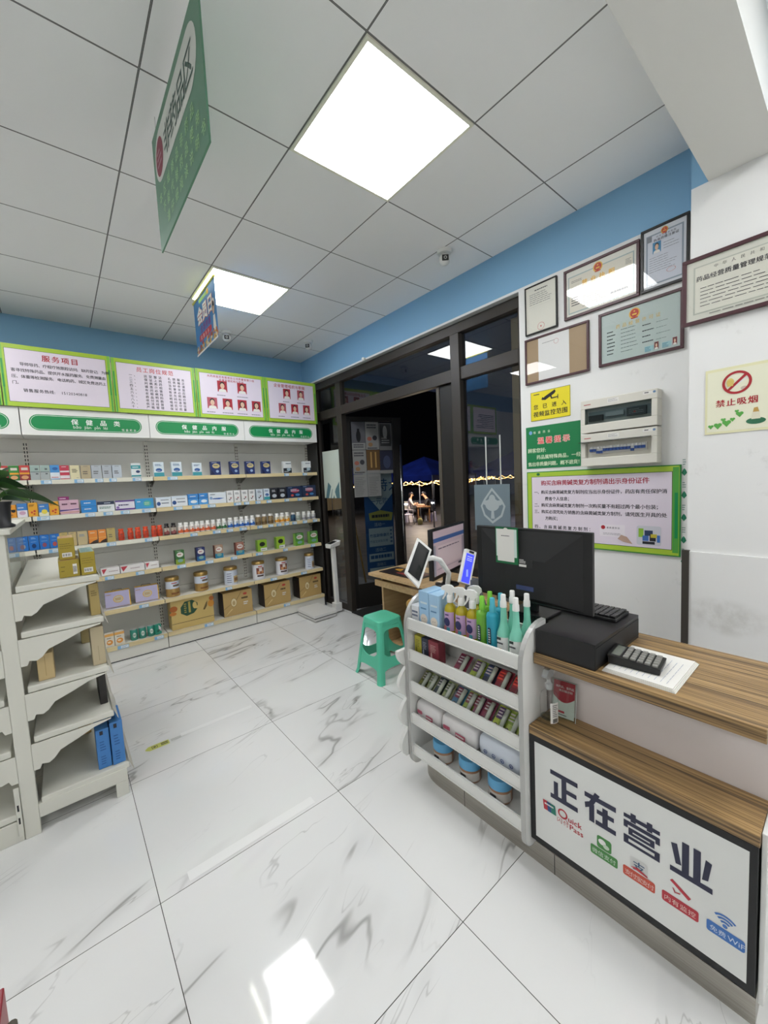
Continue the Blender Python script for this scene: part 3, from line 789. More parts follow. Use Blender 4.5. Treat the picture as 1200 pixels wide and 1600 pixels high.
carton('display_tab', .034, .074, Z2 + .121, .03, .03, '#8a2f6a', [('b', .15, .2, .85, .7, 1, '#e6cfe0')], 'small purple tab box lying on top of the pink double carton', R2g, y=4.385)
R3 = 'goods on the third back shelf'; Z3 = 1.1225
D_blu = lambda c: [('b', .25, .78, .75, .92, 2, '#9fc4e6'), ('e', .48, .3, .22, .16, c), ('b', .2, .55, .8, .62, 1, '#7fb0dc')]
third = [(-.286, -.222, .118, '#1f6fc0', D_blu('#a0a8ae'), 'blue carton with grey heart picture, first of four on the third shelf'),
 (-.221, -.155, .118, '#1f6fc0', D_blu('#123a70'), 'blue carton with dark round picture, second of four on the third shelf'),
 (-.154, -.089, .118, '#1f6fc0', D_blu('#8a4a60'), 'blue carton with reddish picture, third of four on the third shelf'),
 (-.088, -.023, .117, '#1f6fc0', D_blu('#b0504a'), 'blue carton with red picture, fourth of four on the third shelf'),
 (-.021, .034, .122, '#b9a468', D_plain, 'tan-gold carton right of the four blue ones on the third shelf'),
 (.037, .095, .120, '#bda878', D_plain, 'tan-gold carton half hidden behind the olive boxes'),
 (.098, .170, .120, '#bfae86', [('b', .2, .6, .8, .8, 2, '#6a86a0')], 'beige carton left of the two orange cartons on the third shelf'),
 (.176, .243, .117, '#e08a3a', [('p', [(0, 0), (1, 0), (1, .3), (.5, .2)], '#33251f'), ('b', .2, .75, .85, .9, 1, '#f0d8b8'), ('r', .0, .4, 1, .45, '#e8b060')], 'orange and black carton, left of two on the third shelf'),
 (.246, .307, .117, '#e08a3a', [('p', [(0, 0), (1, 0), (1, .3), (.5, .2)], '#33251f'), ('b', .2, .75, .85, .9, 1, '#f0d8b8'), ('r', .0, .4, 1, .45, '#e8b060')], 'orange and black carton, right of two on the third shelf'),
 (.310, .377, .122, '#b7a264', D_plain, 'tan-gold carton between the orange cartons and orange jars')]
for x0_, x1_, h, base, dec, lab in third: shelf_carton(x0_, x1_, Z3, h, base, dec, lab, R3, d=.055)

BOT = {}
def bottle(key, x, z, r, h, label, group, body, cap, lab_col, accent, y=4.40, kind='pill', name='supplement_bottle'):
    """root empty > body, cap, label band; one mesh set per design, copied afterwards"""
    if key not in BOT:
        t = empty(name)
        cr = r * (.78 if kind == 'pill' else .9)
        ch = h * (.2 if kind == 'pill' else .16)
        b = MB(); b.lathe([(r * .94, 0), (r, h * .03), (r, h * .66), (r * .93, h * .73), (cr * .85, h * .78), (cr * .85, h - ch)], (0, 0, 0), M(body, .3), 18); b.build('body', t)
        b = MB(); b.lathe([(cr, h - ch), (cr, h - .003), (cr * .93, h)], (0, 0, 0), M(cap, .35), 18); b.build('cap', t)
        b = MB()
        seg = 14; vs = []; fs = []; rr = r + .0006
        for j, hh in enumerate((h * .08, h * .3, h * .42, h * .62)):
            for i in range(seg + 1):
                a = -PI / 2 + (i / seg - .5) * 4.2
                vs.append((rr * math.cos(a), rr * math.sin(a), hh))
        n = seg + 1
        for j, c in enumerate((accent, lab_col, lab_col)):
            b.add(vs, [(j * n + i, j * n + i + 1, (j + 1) * n + i + 1, (j + 1) * n + i) for i in range(seg)], M(c, .45), True)
        f = F(b, (-r * .45, -r - .0004, 0), X_, Z_, .0005)
        f.ell(r * .5, h * .33, r * .42, h * .1, M(accent, .45), 1, 12); f.bars(r * .05, h * .46, r * .85, h * .58, 2, M('#4a4a50', .5), 1)
        b.build('label_band', t)
        BOT[key] = t
    else:
        t = copy_tree(BOT[key])
    t.location = (x, y, z)
    return tag(t, label, 'bottle', group)
rowb = []
def bseries(key, xs, h, r, desc, body, cap, labc, acc, kind='pill', name='supplement_bottle'):
    for i, x in enumerate(xs):
        n = len(xs)
        place = '' if n == 1 else (', %s of %s on the third shelf' % (ORD[i], NUM[n]))
        bottle(key, x, Z3, r, h, desc + place, R3, body, cap, labc, acc, kind=kind, name=name)
bseries('or', [.423, .496, .557, .621, .692, .742], .106, .0235, 'orange-red tablet jar with matching lid', '#d8502e', '#e0522c', '#cf4a2c', '#b83a22', 'jar', 'tablet_jar')
bseries('dk', [.803, .865], .115, .0245, 'dark brown bottle with pale label and black cap', '#2a1a16', '#1b1a1c', '#c3b8a8', '#8a4a4a')
bseries('rd', [.929, .981, 1.036, 1.086, 1.136, 1.19, 1.246], .108, .0245, 'white bottle with red and orange label', '#e2e0da', '#ecebe6', '#e4d8d0', '#d4643a')
bseries('gn', [1.304, 1.36], .11, .025, 'white bottle with green label', '#e2e2dc', '#ecebe6', '#dfe4dc', '#2f6a40')
bseries('bl', [1.425, 1.489, 1.549, 1.608, 1.671], .113, .0275, 'white bottle with blue label', '#e2e2e0', '#ecebe6', '#dde4ea', '#2f66b4')
bseries('gd', [1.740, 1.812, 1.89], .115, .0305, 'gold-brown bottle with white cap', '#8a7450', '#e8e6e0', '#9c8660', '#6a5434')
bseries('yl', [1.969, 2.034, 2.099], .111, .0285, 'white bottle with orange-yellow label', '#e2e0da', '#ecebe6', '#e6dcc0', '#d8962e')
bseries('nv', [2.176], .101, .0275, 'white-capped bottle with dark blue label on the third shelf', '#2c4a66', '#e8e6e0', '#2c5a72', '#1d3a58')
bseries('gy', [2.243], .101, .0275, 'white bottle with grey-green label right of the dark blue one', '#dcded8', '#ecebe6', '#b7c0b8', '#8a968c')
bseries('wh', [2.323, 2.391, 2.452], .10, .0255, 'small white bottle with grey print near the corner', '#e0dfda', '#ecebe6', '#d2d2ce', '#8a8a90')
R4 = 'goods on the fourth back shelf'; Z4 = .8175
for x0_, x1_, lab in ((.240, .383, 'short flat white carton with red corner triangle, left of three on the fourth shelf'), (.386, .583, 'long flat white carton with red corner triangle, middle of three on the fourth shelf'), (.587, .705, 'flat white carton with red corner triangle beside the bay upright, fourth shelf')):
    shelf_carton(x0_, x1_, Z4, .062, '#e3e0de', [('p', [(.02, .95), (.3, .95), (.1, .2)], '#b93a48'), ('b', .4, .45, .9, .6, 1, '#8a6a70')], lab, R4, d=.16, name='flat_carton')
D_g = lambda a, c: [('r', 0, 0, 1, .35, c), ('e', .5, .68, .38, .18, '#dcd8d0'), ('b', .25, .62, .8, .76, 1, a), ('e', .5, .25, .3, .12, '#7aa8a0'), ('b', .2, .9, .8, .96, 1, '#c8c8c0')]
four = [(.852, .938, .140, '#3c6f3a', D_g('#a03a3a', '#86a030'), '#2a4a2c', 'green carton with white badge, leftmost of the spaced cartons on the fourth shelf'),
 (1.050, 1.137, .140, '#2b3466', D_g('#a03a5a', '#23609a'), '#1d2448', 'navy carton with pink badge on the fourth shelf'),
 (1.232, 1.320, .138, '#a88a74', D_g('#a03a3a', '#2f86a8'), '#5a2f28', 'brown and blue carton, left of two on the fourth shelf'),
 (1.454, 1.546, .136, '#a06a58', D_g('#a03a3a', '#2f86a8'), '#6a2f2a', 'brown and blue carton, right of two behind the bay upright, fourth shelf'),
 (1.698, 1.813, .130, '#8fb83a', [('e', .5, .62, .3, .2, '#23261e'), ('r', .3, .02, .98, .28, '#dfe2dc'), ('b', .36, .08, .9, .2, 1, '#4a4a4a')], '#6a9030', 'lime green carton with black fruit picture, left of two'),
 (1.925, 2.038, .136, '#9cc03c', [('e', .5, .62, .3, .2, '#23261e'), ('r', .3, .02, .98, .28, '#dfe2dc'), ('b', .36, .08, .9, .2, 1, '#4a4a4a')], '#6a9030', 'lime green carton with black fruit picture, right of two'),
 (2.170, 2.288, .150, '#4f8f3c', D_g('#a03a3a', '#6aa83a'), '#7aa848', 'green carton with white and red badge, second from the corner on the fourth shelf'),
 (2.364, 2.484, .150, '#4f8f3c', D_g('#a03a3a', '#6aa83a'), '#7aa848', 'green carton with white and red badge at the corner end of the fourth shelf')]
for x0_, x1_, h, base, dec, sd, lab in four: shelf_carton(x0_, x1_, Z4, h, base, dec, lab, R4, d=.055, side=sd, rz=.06)
R5 = 'goods on the fifth back shelf'; Z5 = .4975
for i, (x0_, x1_) in enumerate(((.247, .443), (.483, .680))):
    w = x1_ - x0_; h = .172; xc = (x0_ + x1_) / 2
    t = thing('gift_case', 'lilac gift case with gold emblem and carry handle, %s of two on the fifth shelf' % ('left' if i == 0 else 'right'), 'gift case', (xc, 4.40, Z5), -.06, R5)
    b = MB(); b.box((-w / 2, 0, 0), (w / 2, .075, h - .02), M('#b9b3d2', .4))
    f = F(b, (-w / 2, 0, 0), X_, Z_, .0006); f.ell(w * .52, h * .47, w * .2, h * .2, GOLDP); f.ell(w * .52, h * .47, w * .17, h * .17, M('#c8bfa8'), 2); f.bars(w * .4, h * .4, w * .64, h * .54, 2, GOLD, 3); f.rect(0, .008, w, .012, M('#a08a50'), 2); f.bars(.01, h * .72, .05, h * .78, 1, GOLD, 2)
    b.build('body', t, bevel=.006)
    b = MB(); b.box((w / 2 - .006, -.001, .002), (w / 2 + .002, .076, h - .022), GOLDP); b.box((-w / 2 + .004, .02, h - .021), (w / 2 - .004, .055, h - .016), GOLDP); plabel(b.build('trim_edge', t), 'gold edge trim')
    b = MB(); b.tube([(-.04, .037, h - .02), (-.035, .037, h - .004), (.035, .037, h - .004), (.04, .037, h - .02)], .004, M('#8a8478', .4)); b.build('handle', t)
cans = [(.748, .879, .195, 0, 'gold lidded powder can with blue-white label and gold foot, first from the left'), (1.020, 1.157, .196, 0, 'gold lidded powder can with white label above a gold foot, second from the left'),
 (1.326, 1.469, .194, 1, 'gold lidded white powder can turned to its text side, middle of the row'), (1.644, 1.784, .204, 2, 'gold lidded white powder can with brown food picture, fourth from the left'),
 (1.931, 2.074, .198, 2, 'gold lidded white powder can with brown food picture, fifth from the left'), (2.312, 2.427, .197, 1, 'slim gold lidded powder can at the corner end of the shelf')]
for x0_, x1_, h, k, lab in cans:
    r = (x1_ - x0_) / 2 - .002
    t = thing('powder_can', lab, 'can', ((x0_ + x1_) / 2, 4.372 + r, Z5), 0, R5)
    base = M('#b9965a', .3, .5) if k == 0 else M('#d5d5dc', .35)
    b = MB(); b.lathe([(r, 0), (r, h * .86)], (0, 0, 0), base, 24); b.build('body', t)
    b = MB(); b.lathe([(r + .003, h * .84), (r + .003, h * .97), (r - .004, h)], (0, 0, 0), M('#a98a4e', .3, .6), 24); plabel(b.build('lid', t), 'gold lid')
    b = MB(); seg = 12; rr = r + .0007
    z0_, z1_ = (h * .42, h * .8) if k == 0 else (h * .06, h * .8)
    vs = [(rr * math.cos(-PI / 2 + (i / seg - .5) * 3), rr * math.sin(-PI / 2 + (i / seg - .5) * 3), z) for z in (z0_, z1_) for i in range(seg + 1)]
    b.add(vs, [(i, i + 1, seg + 2 + i, seg + 1 + i) for i in range(seg)], M('#ccd4e0' if k != 2 else '#dcdce0', .45), True)
    def arc(f0, f1, za, zb, c, L):
        q = r + .0007 + .0007 * L
        v2 = [(q * math.cos(a), q * math.sin(a), z) for z in (za, zb) for a in [-PI / 2 + f0 + (f1 - f0) * i / 6 for i in range(7)]]
        b.add(v2, [(i, i + 1, 8 + i, 7 + i) for i in range(6)], M(c, .5), True)
    if k == 0:
        arc(-.1, .9, h * .52, h * .62, '#6a5a48', 1); arc(-.3, .5, h * .68, h * .73, '#b05048', 1); arc(-.4, .9, h * .12, h * .22, '#8a5a30', 1)
    elif k == 1:
        for j in range(5): arc(-.9, -.2, h * (.15 + .12 * j), h * (.19 + .12 * j), '#6a6a86', 1)
        arc(.1, 1.1, h * .12, h * .5, '#c2a878', 1); arc(.2, 1.0, h * .2, h * .4, '#8a6a48', 2)
    else:
        arc(-.7, .6, h * .3, h * .66, '#7a3f30', 1); arc(-.5, -.1, h * .32, h * .48, '#c89060', 2); arc(.1, .5, h * .34, h * .5, '#c89060', 2); arc(-.25, .25, h * .46, h * .64, '#dcd0c8', 3); arc(-.6, .5, h * .16, h * .25, '#4a3a38', 1); arc(-.4, .3, h * .7, h * .76, '#b04840', 1)
    b.build('label_band', t)
R6 = 'goods on the bottom back shelf'; Z6 = .1575
for i, (x0_, x1_) in enumerate(((.212, .285), (.287, .366))):
    shelf_carton(x0_, x1_, Z6, .118, '#dfd8c8', [('r', 0, .8, 1, 1, '#e0a85a'), ('e', .5, .32, .34, .2, '#e0933a'), ('e', .45, .34, .2, .08, '#f0d8b0'), ('b', .2, .6, .8, .72, 1, '#7a6a5a')], 'white and orange carton, %s of two on the bottom shelf' % ('left' if i == 0 else 'right'), R6)
for i, x in enumerate((.444, .513, .586)):
    t = thing('tea_tin', 'green drink can, %s of three on the bottom shelf' % ORD[i], 'tin', (x, 4.405, Z6), 0, R6)
    b = MB(); b.lathe([(.029, 0), (.032, .006), (.032, .092), (.028, .1)], (0, 0, 0), M('#3b8a78', .35), 18); b.build('body', t)
    b = MB(); b.lathe([(.027, .1), (.028, .103), (.024, .104)], (0, 0, 0), SILVER, 18); b.build('lid', t)
    b = MB(); f = F(b, (-.015, -.0325, 0), X_, Z_, .0006); f.ell(.015, .05, .014, .024, M('#cfd8d0')); f.bars(.004, .04, .026, .06, 2, DGREEN, 2); b.build('label_band', t)
t = carton('tea_pouch', .648, .056, Z6 + .004, .095, .035, '#2f8f78', [('p', [(.5, .95), (.95, .6), (.95, .2), (.5, .55)], '#cfc8cc'), ('e', .35, .35, .2, .15, '#1d5a4a'), ('b', .55, .3, .85, .5, 1, '#8a3a4a')], 'tilted green and white pouch beside the green cans', R6)
t.rotation_euler = (0, .0, .4)
b_dec = [('r', 0, .2, 1, .215, '#4a4030'), ('p', [(.22, .52), (.22, .72), (.32, .9), (.5, .92), (.62, .78), (.62, .6), (.52, .45), (.35, .4)], '#1f4a34'), ('r', .40, .5, .45, .88, '#a89848'), ('b', .3, .5, .36, .85, 5, '#a89848'), ('e', .55, .72, .05, .12, '#cbb26a'), ('e', .6, .64, .06, .05, '#cbb26a'), ('p', [(.74, .5), (.82, .72), (.86, .78), (.84, .6), (.78, .48)], '#6a5a34'), ('e', .06, .72, .09, .1, '#a8602a'), ('e', .04, .56, .08, .06, '#c27a34'), ('e', .94, .66, .08, .12, '#c2842e'), ('e', .96, .84, .06, .08, '#a8602a')]
carton('gift_carton', .968, .404, Z6 - .02 + .02, .300, .16, '#c9ae6a', b_dec, 'tall gold gift carton with dark green octagon and ginseng picture', R6, y=4.365)
g_dec = [('p', [(0, .3), (.28, .5), (.30, .54), (0, .35)], '#9c8450'), ('p', [(.42, .62), (.62, .96), (.64, .96), (.44, .6)], '#8a744a'), ('e', .35, .55, .105, .2, '#9c8450'), ('e', .35, .55, .09, .17, '#dccfa8'), ('e', .35, .53, .05, .1, '#b8a070'), ('e', .75, .84, .07, .05, '#b8463a'), ('b', .62, .6, .9, .74, 1, '#4a3a24'), ('b', .68, .36, .84, .52, 2, '#dfe0dc'), ('p', [(.05, .05), (.3, .28), (.26, .3), (.1, .12)], '#d9c48c')]
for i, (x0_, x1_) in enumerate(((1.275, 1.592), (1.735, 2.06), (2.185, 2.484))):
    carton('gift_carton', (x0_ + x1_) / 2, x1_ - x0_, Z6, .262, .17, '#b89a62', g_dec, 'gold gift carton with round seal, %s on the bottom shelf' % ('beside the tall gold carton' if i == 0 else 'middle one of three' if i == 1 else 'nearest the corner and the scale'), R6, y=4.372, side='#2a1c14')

# ---------------------------------------------------------------- white gondola at the left
GX0, GX1, GY = -.252, -.196, 2.388
t = thing('gondola_shelf', 'tall white double sided gondola seen from its end, mostly empty shelves', 'shelving', (-.2, 2.9, 0))
go = (-.2, 2.9, 0)
for yy in (GY, 3.36):
    b = MB(); b.box((GX0, yy, 0), (GX1, yy + .035, 1.40), GONW)
    f = F(b, (GX1, yy + .006, 0), Y_, Z_, .0006)
    for i in range(36): f.rect(.004, .2 + i * .033, .012, .222 + i * .033, BLACK)
    b.build('post', t, go, bevel=.004)
b = MB(); b.box((GX0 - .012, GY - .012, 1.40), (GX1 + .02, 3.41, 1.425), GONW); b.build('top_cap', t, go, bevel=.004)
b = MB(); b.box((-.226, GY + .036, .12), (-.218, 3.359, 1.399), GONW); b.build('back_panel', t, go)
b = MB(); b.quad([(GX1 + .004, GY + .04, 1.18), (GX1 + .004, GY + .95, 1.18), (GX1 + .004, GY + .95, 1.398), (GX1 + .004, GY + .04, 1.398)], CLEAR); b.build('clear_divider', t, go)
b = MB()
b.box((GX1, GY, .075), (.152, GY + .03, .142), GONW); b.box((.098, GY, 0), (.152, GY + .03, .075), GONW)
b.build('foot', t, go, bevel=.003)
b = MB(); b.box((GX1, 3.36, .075), (.152, 3.39, .142), GONW); b.box((.098, 3.36, 0), (.152, 3.39, .075), GONW); b.build('foot', t, go, bevel=.003)
for j, z in enumerate((1.165, .955, .70, .462, .165)):
    for side in (1, -1):
        if side == 1: xa, xb = GX1 + .012, (.122 if j < 4 else .165)
        else: xa, xb = GX0 - .012, (GX0 - .33)
        zz = z if side == 1 else z + (-.03 if j else 0)
        b = MB()
        b.box((xa, GY + .004, zz - .03), (xb, 3.355, zz), GONW)
        s = b.build('shelf', t, go, bevel=.005)
        if j < 4:
            for yy in (GY - .001, 3.352):
                sg = side
                b = MB(); pr = [(0, -.031), (.305, -.031), (.30, -.036), (.235, -.048), (.17, -.075), (.10, -.100), (.075, -.13), (.055, -.142), (.03, -.135), (.022, -.155), (0, -.155)]
                b.prism([(a * sg, c) for a, c in pr], ((GX1 if side == 1 else GX0), yy, zz), X_, Z_, Y_ * .004, GONW); b.build('bracket', t, go)
        if side == 1:
            b = MB(); b.hexa([(xb + .016, GY + .01, zz - .05), (xb + .018, GY + .01, zz - .05), (xb + .018, 3.35, zz - .05), (xb + .016, 3.35, zz - .05)],
                             [(xb - .004, GY + .01, zz + .012), (xb - .001, GY + .01, zz + .012), (xb - .001, 3.35, zz + .012), (xb - .004, 3.35, zz + .012)], M('#b7b3a6', .35))
            plabel(b.build('price_strip', s, go), 'slanted greyish price strip along the front edge')
b = MB(); b.box((GX0 - .33, GY + .004, .0), (GX0 - .002, 3.35, .10), GONW); b.box((GX0 - .02, GY - .006, .03), (GX0 - .001, GY + .003, .26), GONW)
f = F(b, (GX0 - .02, GY - .006, .03), X_, Z_, .0006); f.rect(.006, .06, .012, .09, BLACK); f.rect(.006, .12, .012, .15, BLACK)
b.build('base', t, go, bevel=.003)
# goods on the gondola
OLIVE, OLT = '#a08c2a', '#c9b07a'
def goods_box(name, x0_, x1_, y0_, y1_, z0_, h, base, label, cat='carton', group=None, front=None, topc=None, rz=0):
    cx, cy = (x0_ + x1_) / 2, (y0_ + y1_) / 2
    b = MB(); w, d = x1_ - x0_, y1_ - y0_
    b.box((-w / 2, -d / 2, 0), (w / 2, d / 2, h), M(base, .4))
    if front: front(F(b, (-w / 2, -d / 2, 0), X_, Z_, .0006), w, h)
    if topc: topc(F(b, (-w / 2, -d / 2, h), X_, Y_, .0006), w, d)
    o = b.build(name, bevel=.002, seg=1); o.location = (cx, cy, z0_); o.rotation_euler = (0, 0, rz)
    return tag(o, label, cat, group)
def barcode(f, a, b_, w, h):
    f.rect(a, b_, a + w, b_ + h, PAPER, 1)
    for i in range(9): f.rect(a + w * (.08 + .095 * i), b_ + h * .2, a + w * (.08 + .095 * i) + w * (.03 + .03 * (i % 3 == 0)), b_ + h * .8, BLACK, 2)
def obox(f, w, h):
    barcode(f, w * .2, h * .12, w * .6, h * .2); f.bars(w * .1, h * .5, w * .9, h * .8, 3, M('#6a5a1c'), 1, .2, 5)
def obox2(f, w, h):
    barcode(f, w * .66, h * .15, w * .2, h * .6); f.bars(w * .1, h * .3, w * .3, h * .8, 2, M('#6a5a1c'), 1, .2, 5)
def otop(f, w, d):
    f.rect(w * .06, d * .02, w * .94, d * .98, M('#c7a878', .5), 1); f.bars(w * .15, d * .05, w * .85, d * .95, 8, M('#9a5a4a'), 2, .3, 8)
def otop2(f, w, d):
    f.rect(w * .06, d * .02, w * .94, d * .98, M('#8aa8a4', .5), 1); f.bars(w * .15, d * .05, w * .85, d * .95, 8, M('#4a6a6a'), 2, .3, 8)
G1 = 'olive cartons on the top gondola shelf'
goods_box('olive_carton', -.028, .052, 2.43, 2.60, 1.1665, .082, OLIVE, 'olive-gold carton lying at the bottom of the pile on the top gondola shelf', 'carton', G1, obox2, otop)
goods_box('olive_carton', -.022, .040, 2.45, 2.60, 1.2500, .105, OLIVE, 'olive-gold carton with printed lid stacked on the lower olive carton', 'carton', G1, obox, otop)
goods_box('olive_carton', .055, .114, 2.42, 2.64, 1.1665, .112, OLIVE, 'tall olive-gold carton with teal lid print at the front edge of the top gondola shelf', 'carton', G1, obox, otop2)
goods_box('slim_carton', .075, .115, 2.43, 2.68, .9565, .16, '#a8935a', 'slim dull gold carton alone on the second gondola shelf', 'carton', None, lambda f, w, h: f.bars(w * .2, h * .6, w * .8, h * .8, 3, M('#7a6a3c')), None)
goods_box('plain_carton', .062, .116, 2.43, 2.62, .7015, .195, '#b9ab8c', 'plain beige carton at the front edge of the third gondola shelf', 'carton', 'beige cartons on the third gondola shelf', lambda f, w, h: f.rect(w * .48, .02, w * .52, h * .5, M('#a09274')))
goods_box('plain_carton', -.145, -.085, 2.42, 2.55, .7015, .125, '#c2ab7c', 'small tan carton near the post on the third gondola shelf', 'carton', 'beige cartons on the third gondola shelf', lambda f, w, h: f.rect(w * .46, .02, w * .5, h * .9, M('#a8925f')))
goods_box('plain_carton', .03, .08, 2.85, 2.95, .7015, .13, '#a89868', 'tan carton further back on the third gondola shelf', 'carton', 'beige cartons on the third gondola shelf')
goods_box('dark_carton', .075, .108, 2.50, 2.74, .4635, .165, '#24221f', 'thin black carton leaning at the front edge of the fourth gondola shelf', 'carton')
def bluf(f, w, h):
    f.bars(w * .25, h * .45, w * .7, h * .72, 4, M('#24508a'), 1, .35, 4); f.bars(w * .25, h * .1, w * .7, h * .34, 4, M('#24508a'), 1, .35, 6); f.rect(w * .3, h * .86, w * .55, h * .96, INK, 1)
goods_box('blue_carton', .038, .094, 2.42, 2.60, .1665, .205, '#3f7cbc', 'blue carton with dark print, left of two on the bottom gondola shelf', 'carton', 'blue cartons on the bottom gondola shelf', bluf)
goods_box('blue_carton', .098, .152, 2.41, 2.60, .1665, .225, '#3f7cbc', 'blue carton with dark print, taller right one of two on the bottom gondola shelf', 'carton', 'blue cartons on the bottom gondola shelf', bluf)
goods_box('plain_carton', -.03, .03, 2.85, 3.0, .1665, .15, '#a08650', 'dim tan carton behind the blue cartons', 'carton')
# pot plant on the gondola top
t = thing('potted_plant', 'leafy green plant in a black pot on top of the gondola', 'plant', (-.215, 2.55, 1.4255))
b = MB(); b.lathe([(.048, 0), (.05, .01), (.035, .02), (.04, .1), (.047, .12), (.043, .12), (.038, .1)], (0, 0, 0), M('#26262a', .5), 18); b.build('pot', t)
b = MB(); b.lathe([(.037, .10), (.037, .104)], (0, 0, 0), M('#3a3026', .9), 16); b.build('soil', t)
def leaf(b, base, d, L, w, droop, m, roll=.9):
    d = Vector(d).normalized(); s = d.cross(Z_).normalized(); s = s * math.cos(roll) + d.cross(s).normalized() * math.sin(roll) * -1; base = Vector(base)
    n = 7; pts = []
    for i in range(n + 1):
        q = i / n; wd = w * math.sin(PI * min(1, q ** .8)) * (1 - q * .25) + .0004
        c = base + d * (L * q) + Z_ * (-droop * q * q)
        pts += [c - s * wd + Z_ * .006 * (wd / w), c, c + s * wd + Z_ * .006 * (wd / w)]
    fs = []
    for i in range(n):
        for k in (0, 1): fs.append((3 * i + k, 3 * i + k + 1, 3 * i + 4 + k, 3 * i + 3 + k))
    b.add(pts, fs, m, True)
LG = [M('#2f4a2a', .4), M('#3f6a30', .4), M('#26402a', .4), M('#4f7a3a', .4)]
lv = [((.02, -.02, .16), (1, -.05, -.02), .20, .030, .075), ((.0, -.03, .19), (.9, -.5, .12), .13, .036, .06), ((.0, 0, .22), (.5, -.1, .7), .10, .034, .02), ((0, 0, .2), (-.6, .4, .4), .12, .034, .03), ((0, -.02, .18), (.3, -.8, .25), .12, .034, .06), ((0, .0, .24), (.1, .5, .8), .1, .03, .0), ((0, 0, .17), (-.7, -.4, .1), .13, .034, .06), ((0, 0, .15), (.75, .7, .1), .15, .032, .05), ((0, 0, .20), (.8, -.25, .25), .13, .034, .07), ((0, -.01, .23), (.55, -.6, .5), .09, .034, .02), ((.01, 0, .13), (.85, .2, .2), .10, .03, .05)]
for i, (bs, d, L, w, dr) in enumerate(lv):
    b = MB(); leaf(b, bs, d, L, w, dr, LG[i % 4], (.9, .6, -.5, 1.0)[i % 4]); b.tube([(0, 0, .1), (bs[0] * .5, bs[1], (.1 + bs[2]) / 2 + .01), bs], .0022, LG[1], 6); b.build('leaf', t)
# corner of the shelf beside the camera
t = thing('low_shelf', 'white end of a low shelf at the bottom left corner of the photo', 'shelving', (-.4, .7, 0))
b = MB(); b.box((-.75, .3, 0), (-.17, .97, .28), GONW); b.build('base', t, (-.4, .7, 0), bevel=.004)
b = MB(); b.box((-.163, .985, .0), (-.150, 1.0, .545), M('#8d8a80', .5)); b.tube([(-.156, .992, .545), (-.156, .992, .57)], .009, M('#5a564c', .5)); b.build('sign_clip', t, (-.4, .7, 0))
goods_box('red_carton', -.42, -.168, .80, 1.055, .2805, .315, '#8e2530', 'dark red carton at the bottom left corner of the photo', 'carton', None, None, lambda f, w, d: f.rect(w * .3, .02, w * .9, d * .5, M('#c0622e')))

# ---------------------------------------------------------------- cashier counter
CT = .867
t = thing('cashier_counter', 'white cashier counter with zebra wood top and lower ledge', 'counter', (1.6, .8, 0))
co = (1.6, .8, 0)
b = MB(); b.box((1.485, .147, .10), (1.50, 1.47, .826), M('#dcd3cf', .35)); b.box((1.42, .147, .10), (1.484, .79, .56), DISPW); b.box((1.50, .147, .10), (1.79, .16, .826), DISPW)
b.build('carcass', t, co)
b = MB(); pts = [(1.357, .14), (1.832, .14), (1.832, 1.47), (1.462, 1.47), (1.462, .792), (1.357, .792)]
b.prism([(p[0], p[1]) for p in pts], (0, 0, .827), X_, Y_, Z_ * .04, ZEB); b.build('worktop', t, co, bevel=.003)
b = MB(); b.box((1.318, .143, .561), (1.484, .793, .594), ZEB); b.build('ledge', t, co, bevel=.002)
b = MB(); b.box((1.356, .147, 0), (1.42, 1.32, .086), STEEL)
arc_ = [(1.42, 1.32)] + [(1.42 - .064 * math.cos(a), 1.32 + .13 * math.sin(a)) for a in [PI / 2 * i / 8 for i in range(9)]]
b.prism(arc_, (0, 0, 0), X_, Y_, Z_ * .086, STEEL)
f = F(b, (1.356, 1.0, 0), -Y_, Z_, .0006); f.rect(.28, 0, .283, .086, BLACK); f.rect(-.16, 0, -.157, .086, BLACK)
b.box((1.42, .147, 0), (1.79, .16, .10), STEEL)
plabel(b.build('plinth', t, co), 'brushed steel plinth')
b = MB(); b.box((1.335, .13, .10), (1.48, .142, .594), DISPW); b.box((1.485, .128, .10), (1.83, .139, .826), DISPW); b.build('end_panel', t, co, bevel=.002)
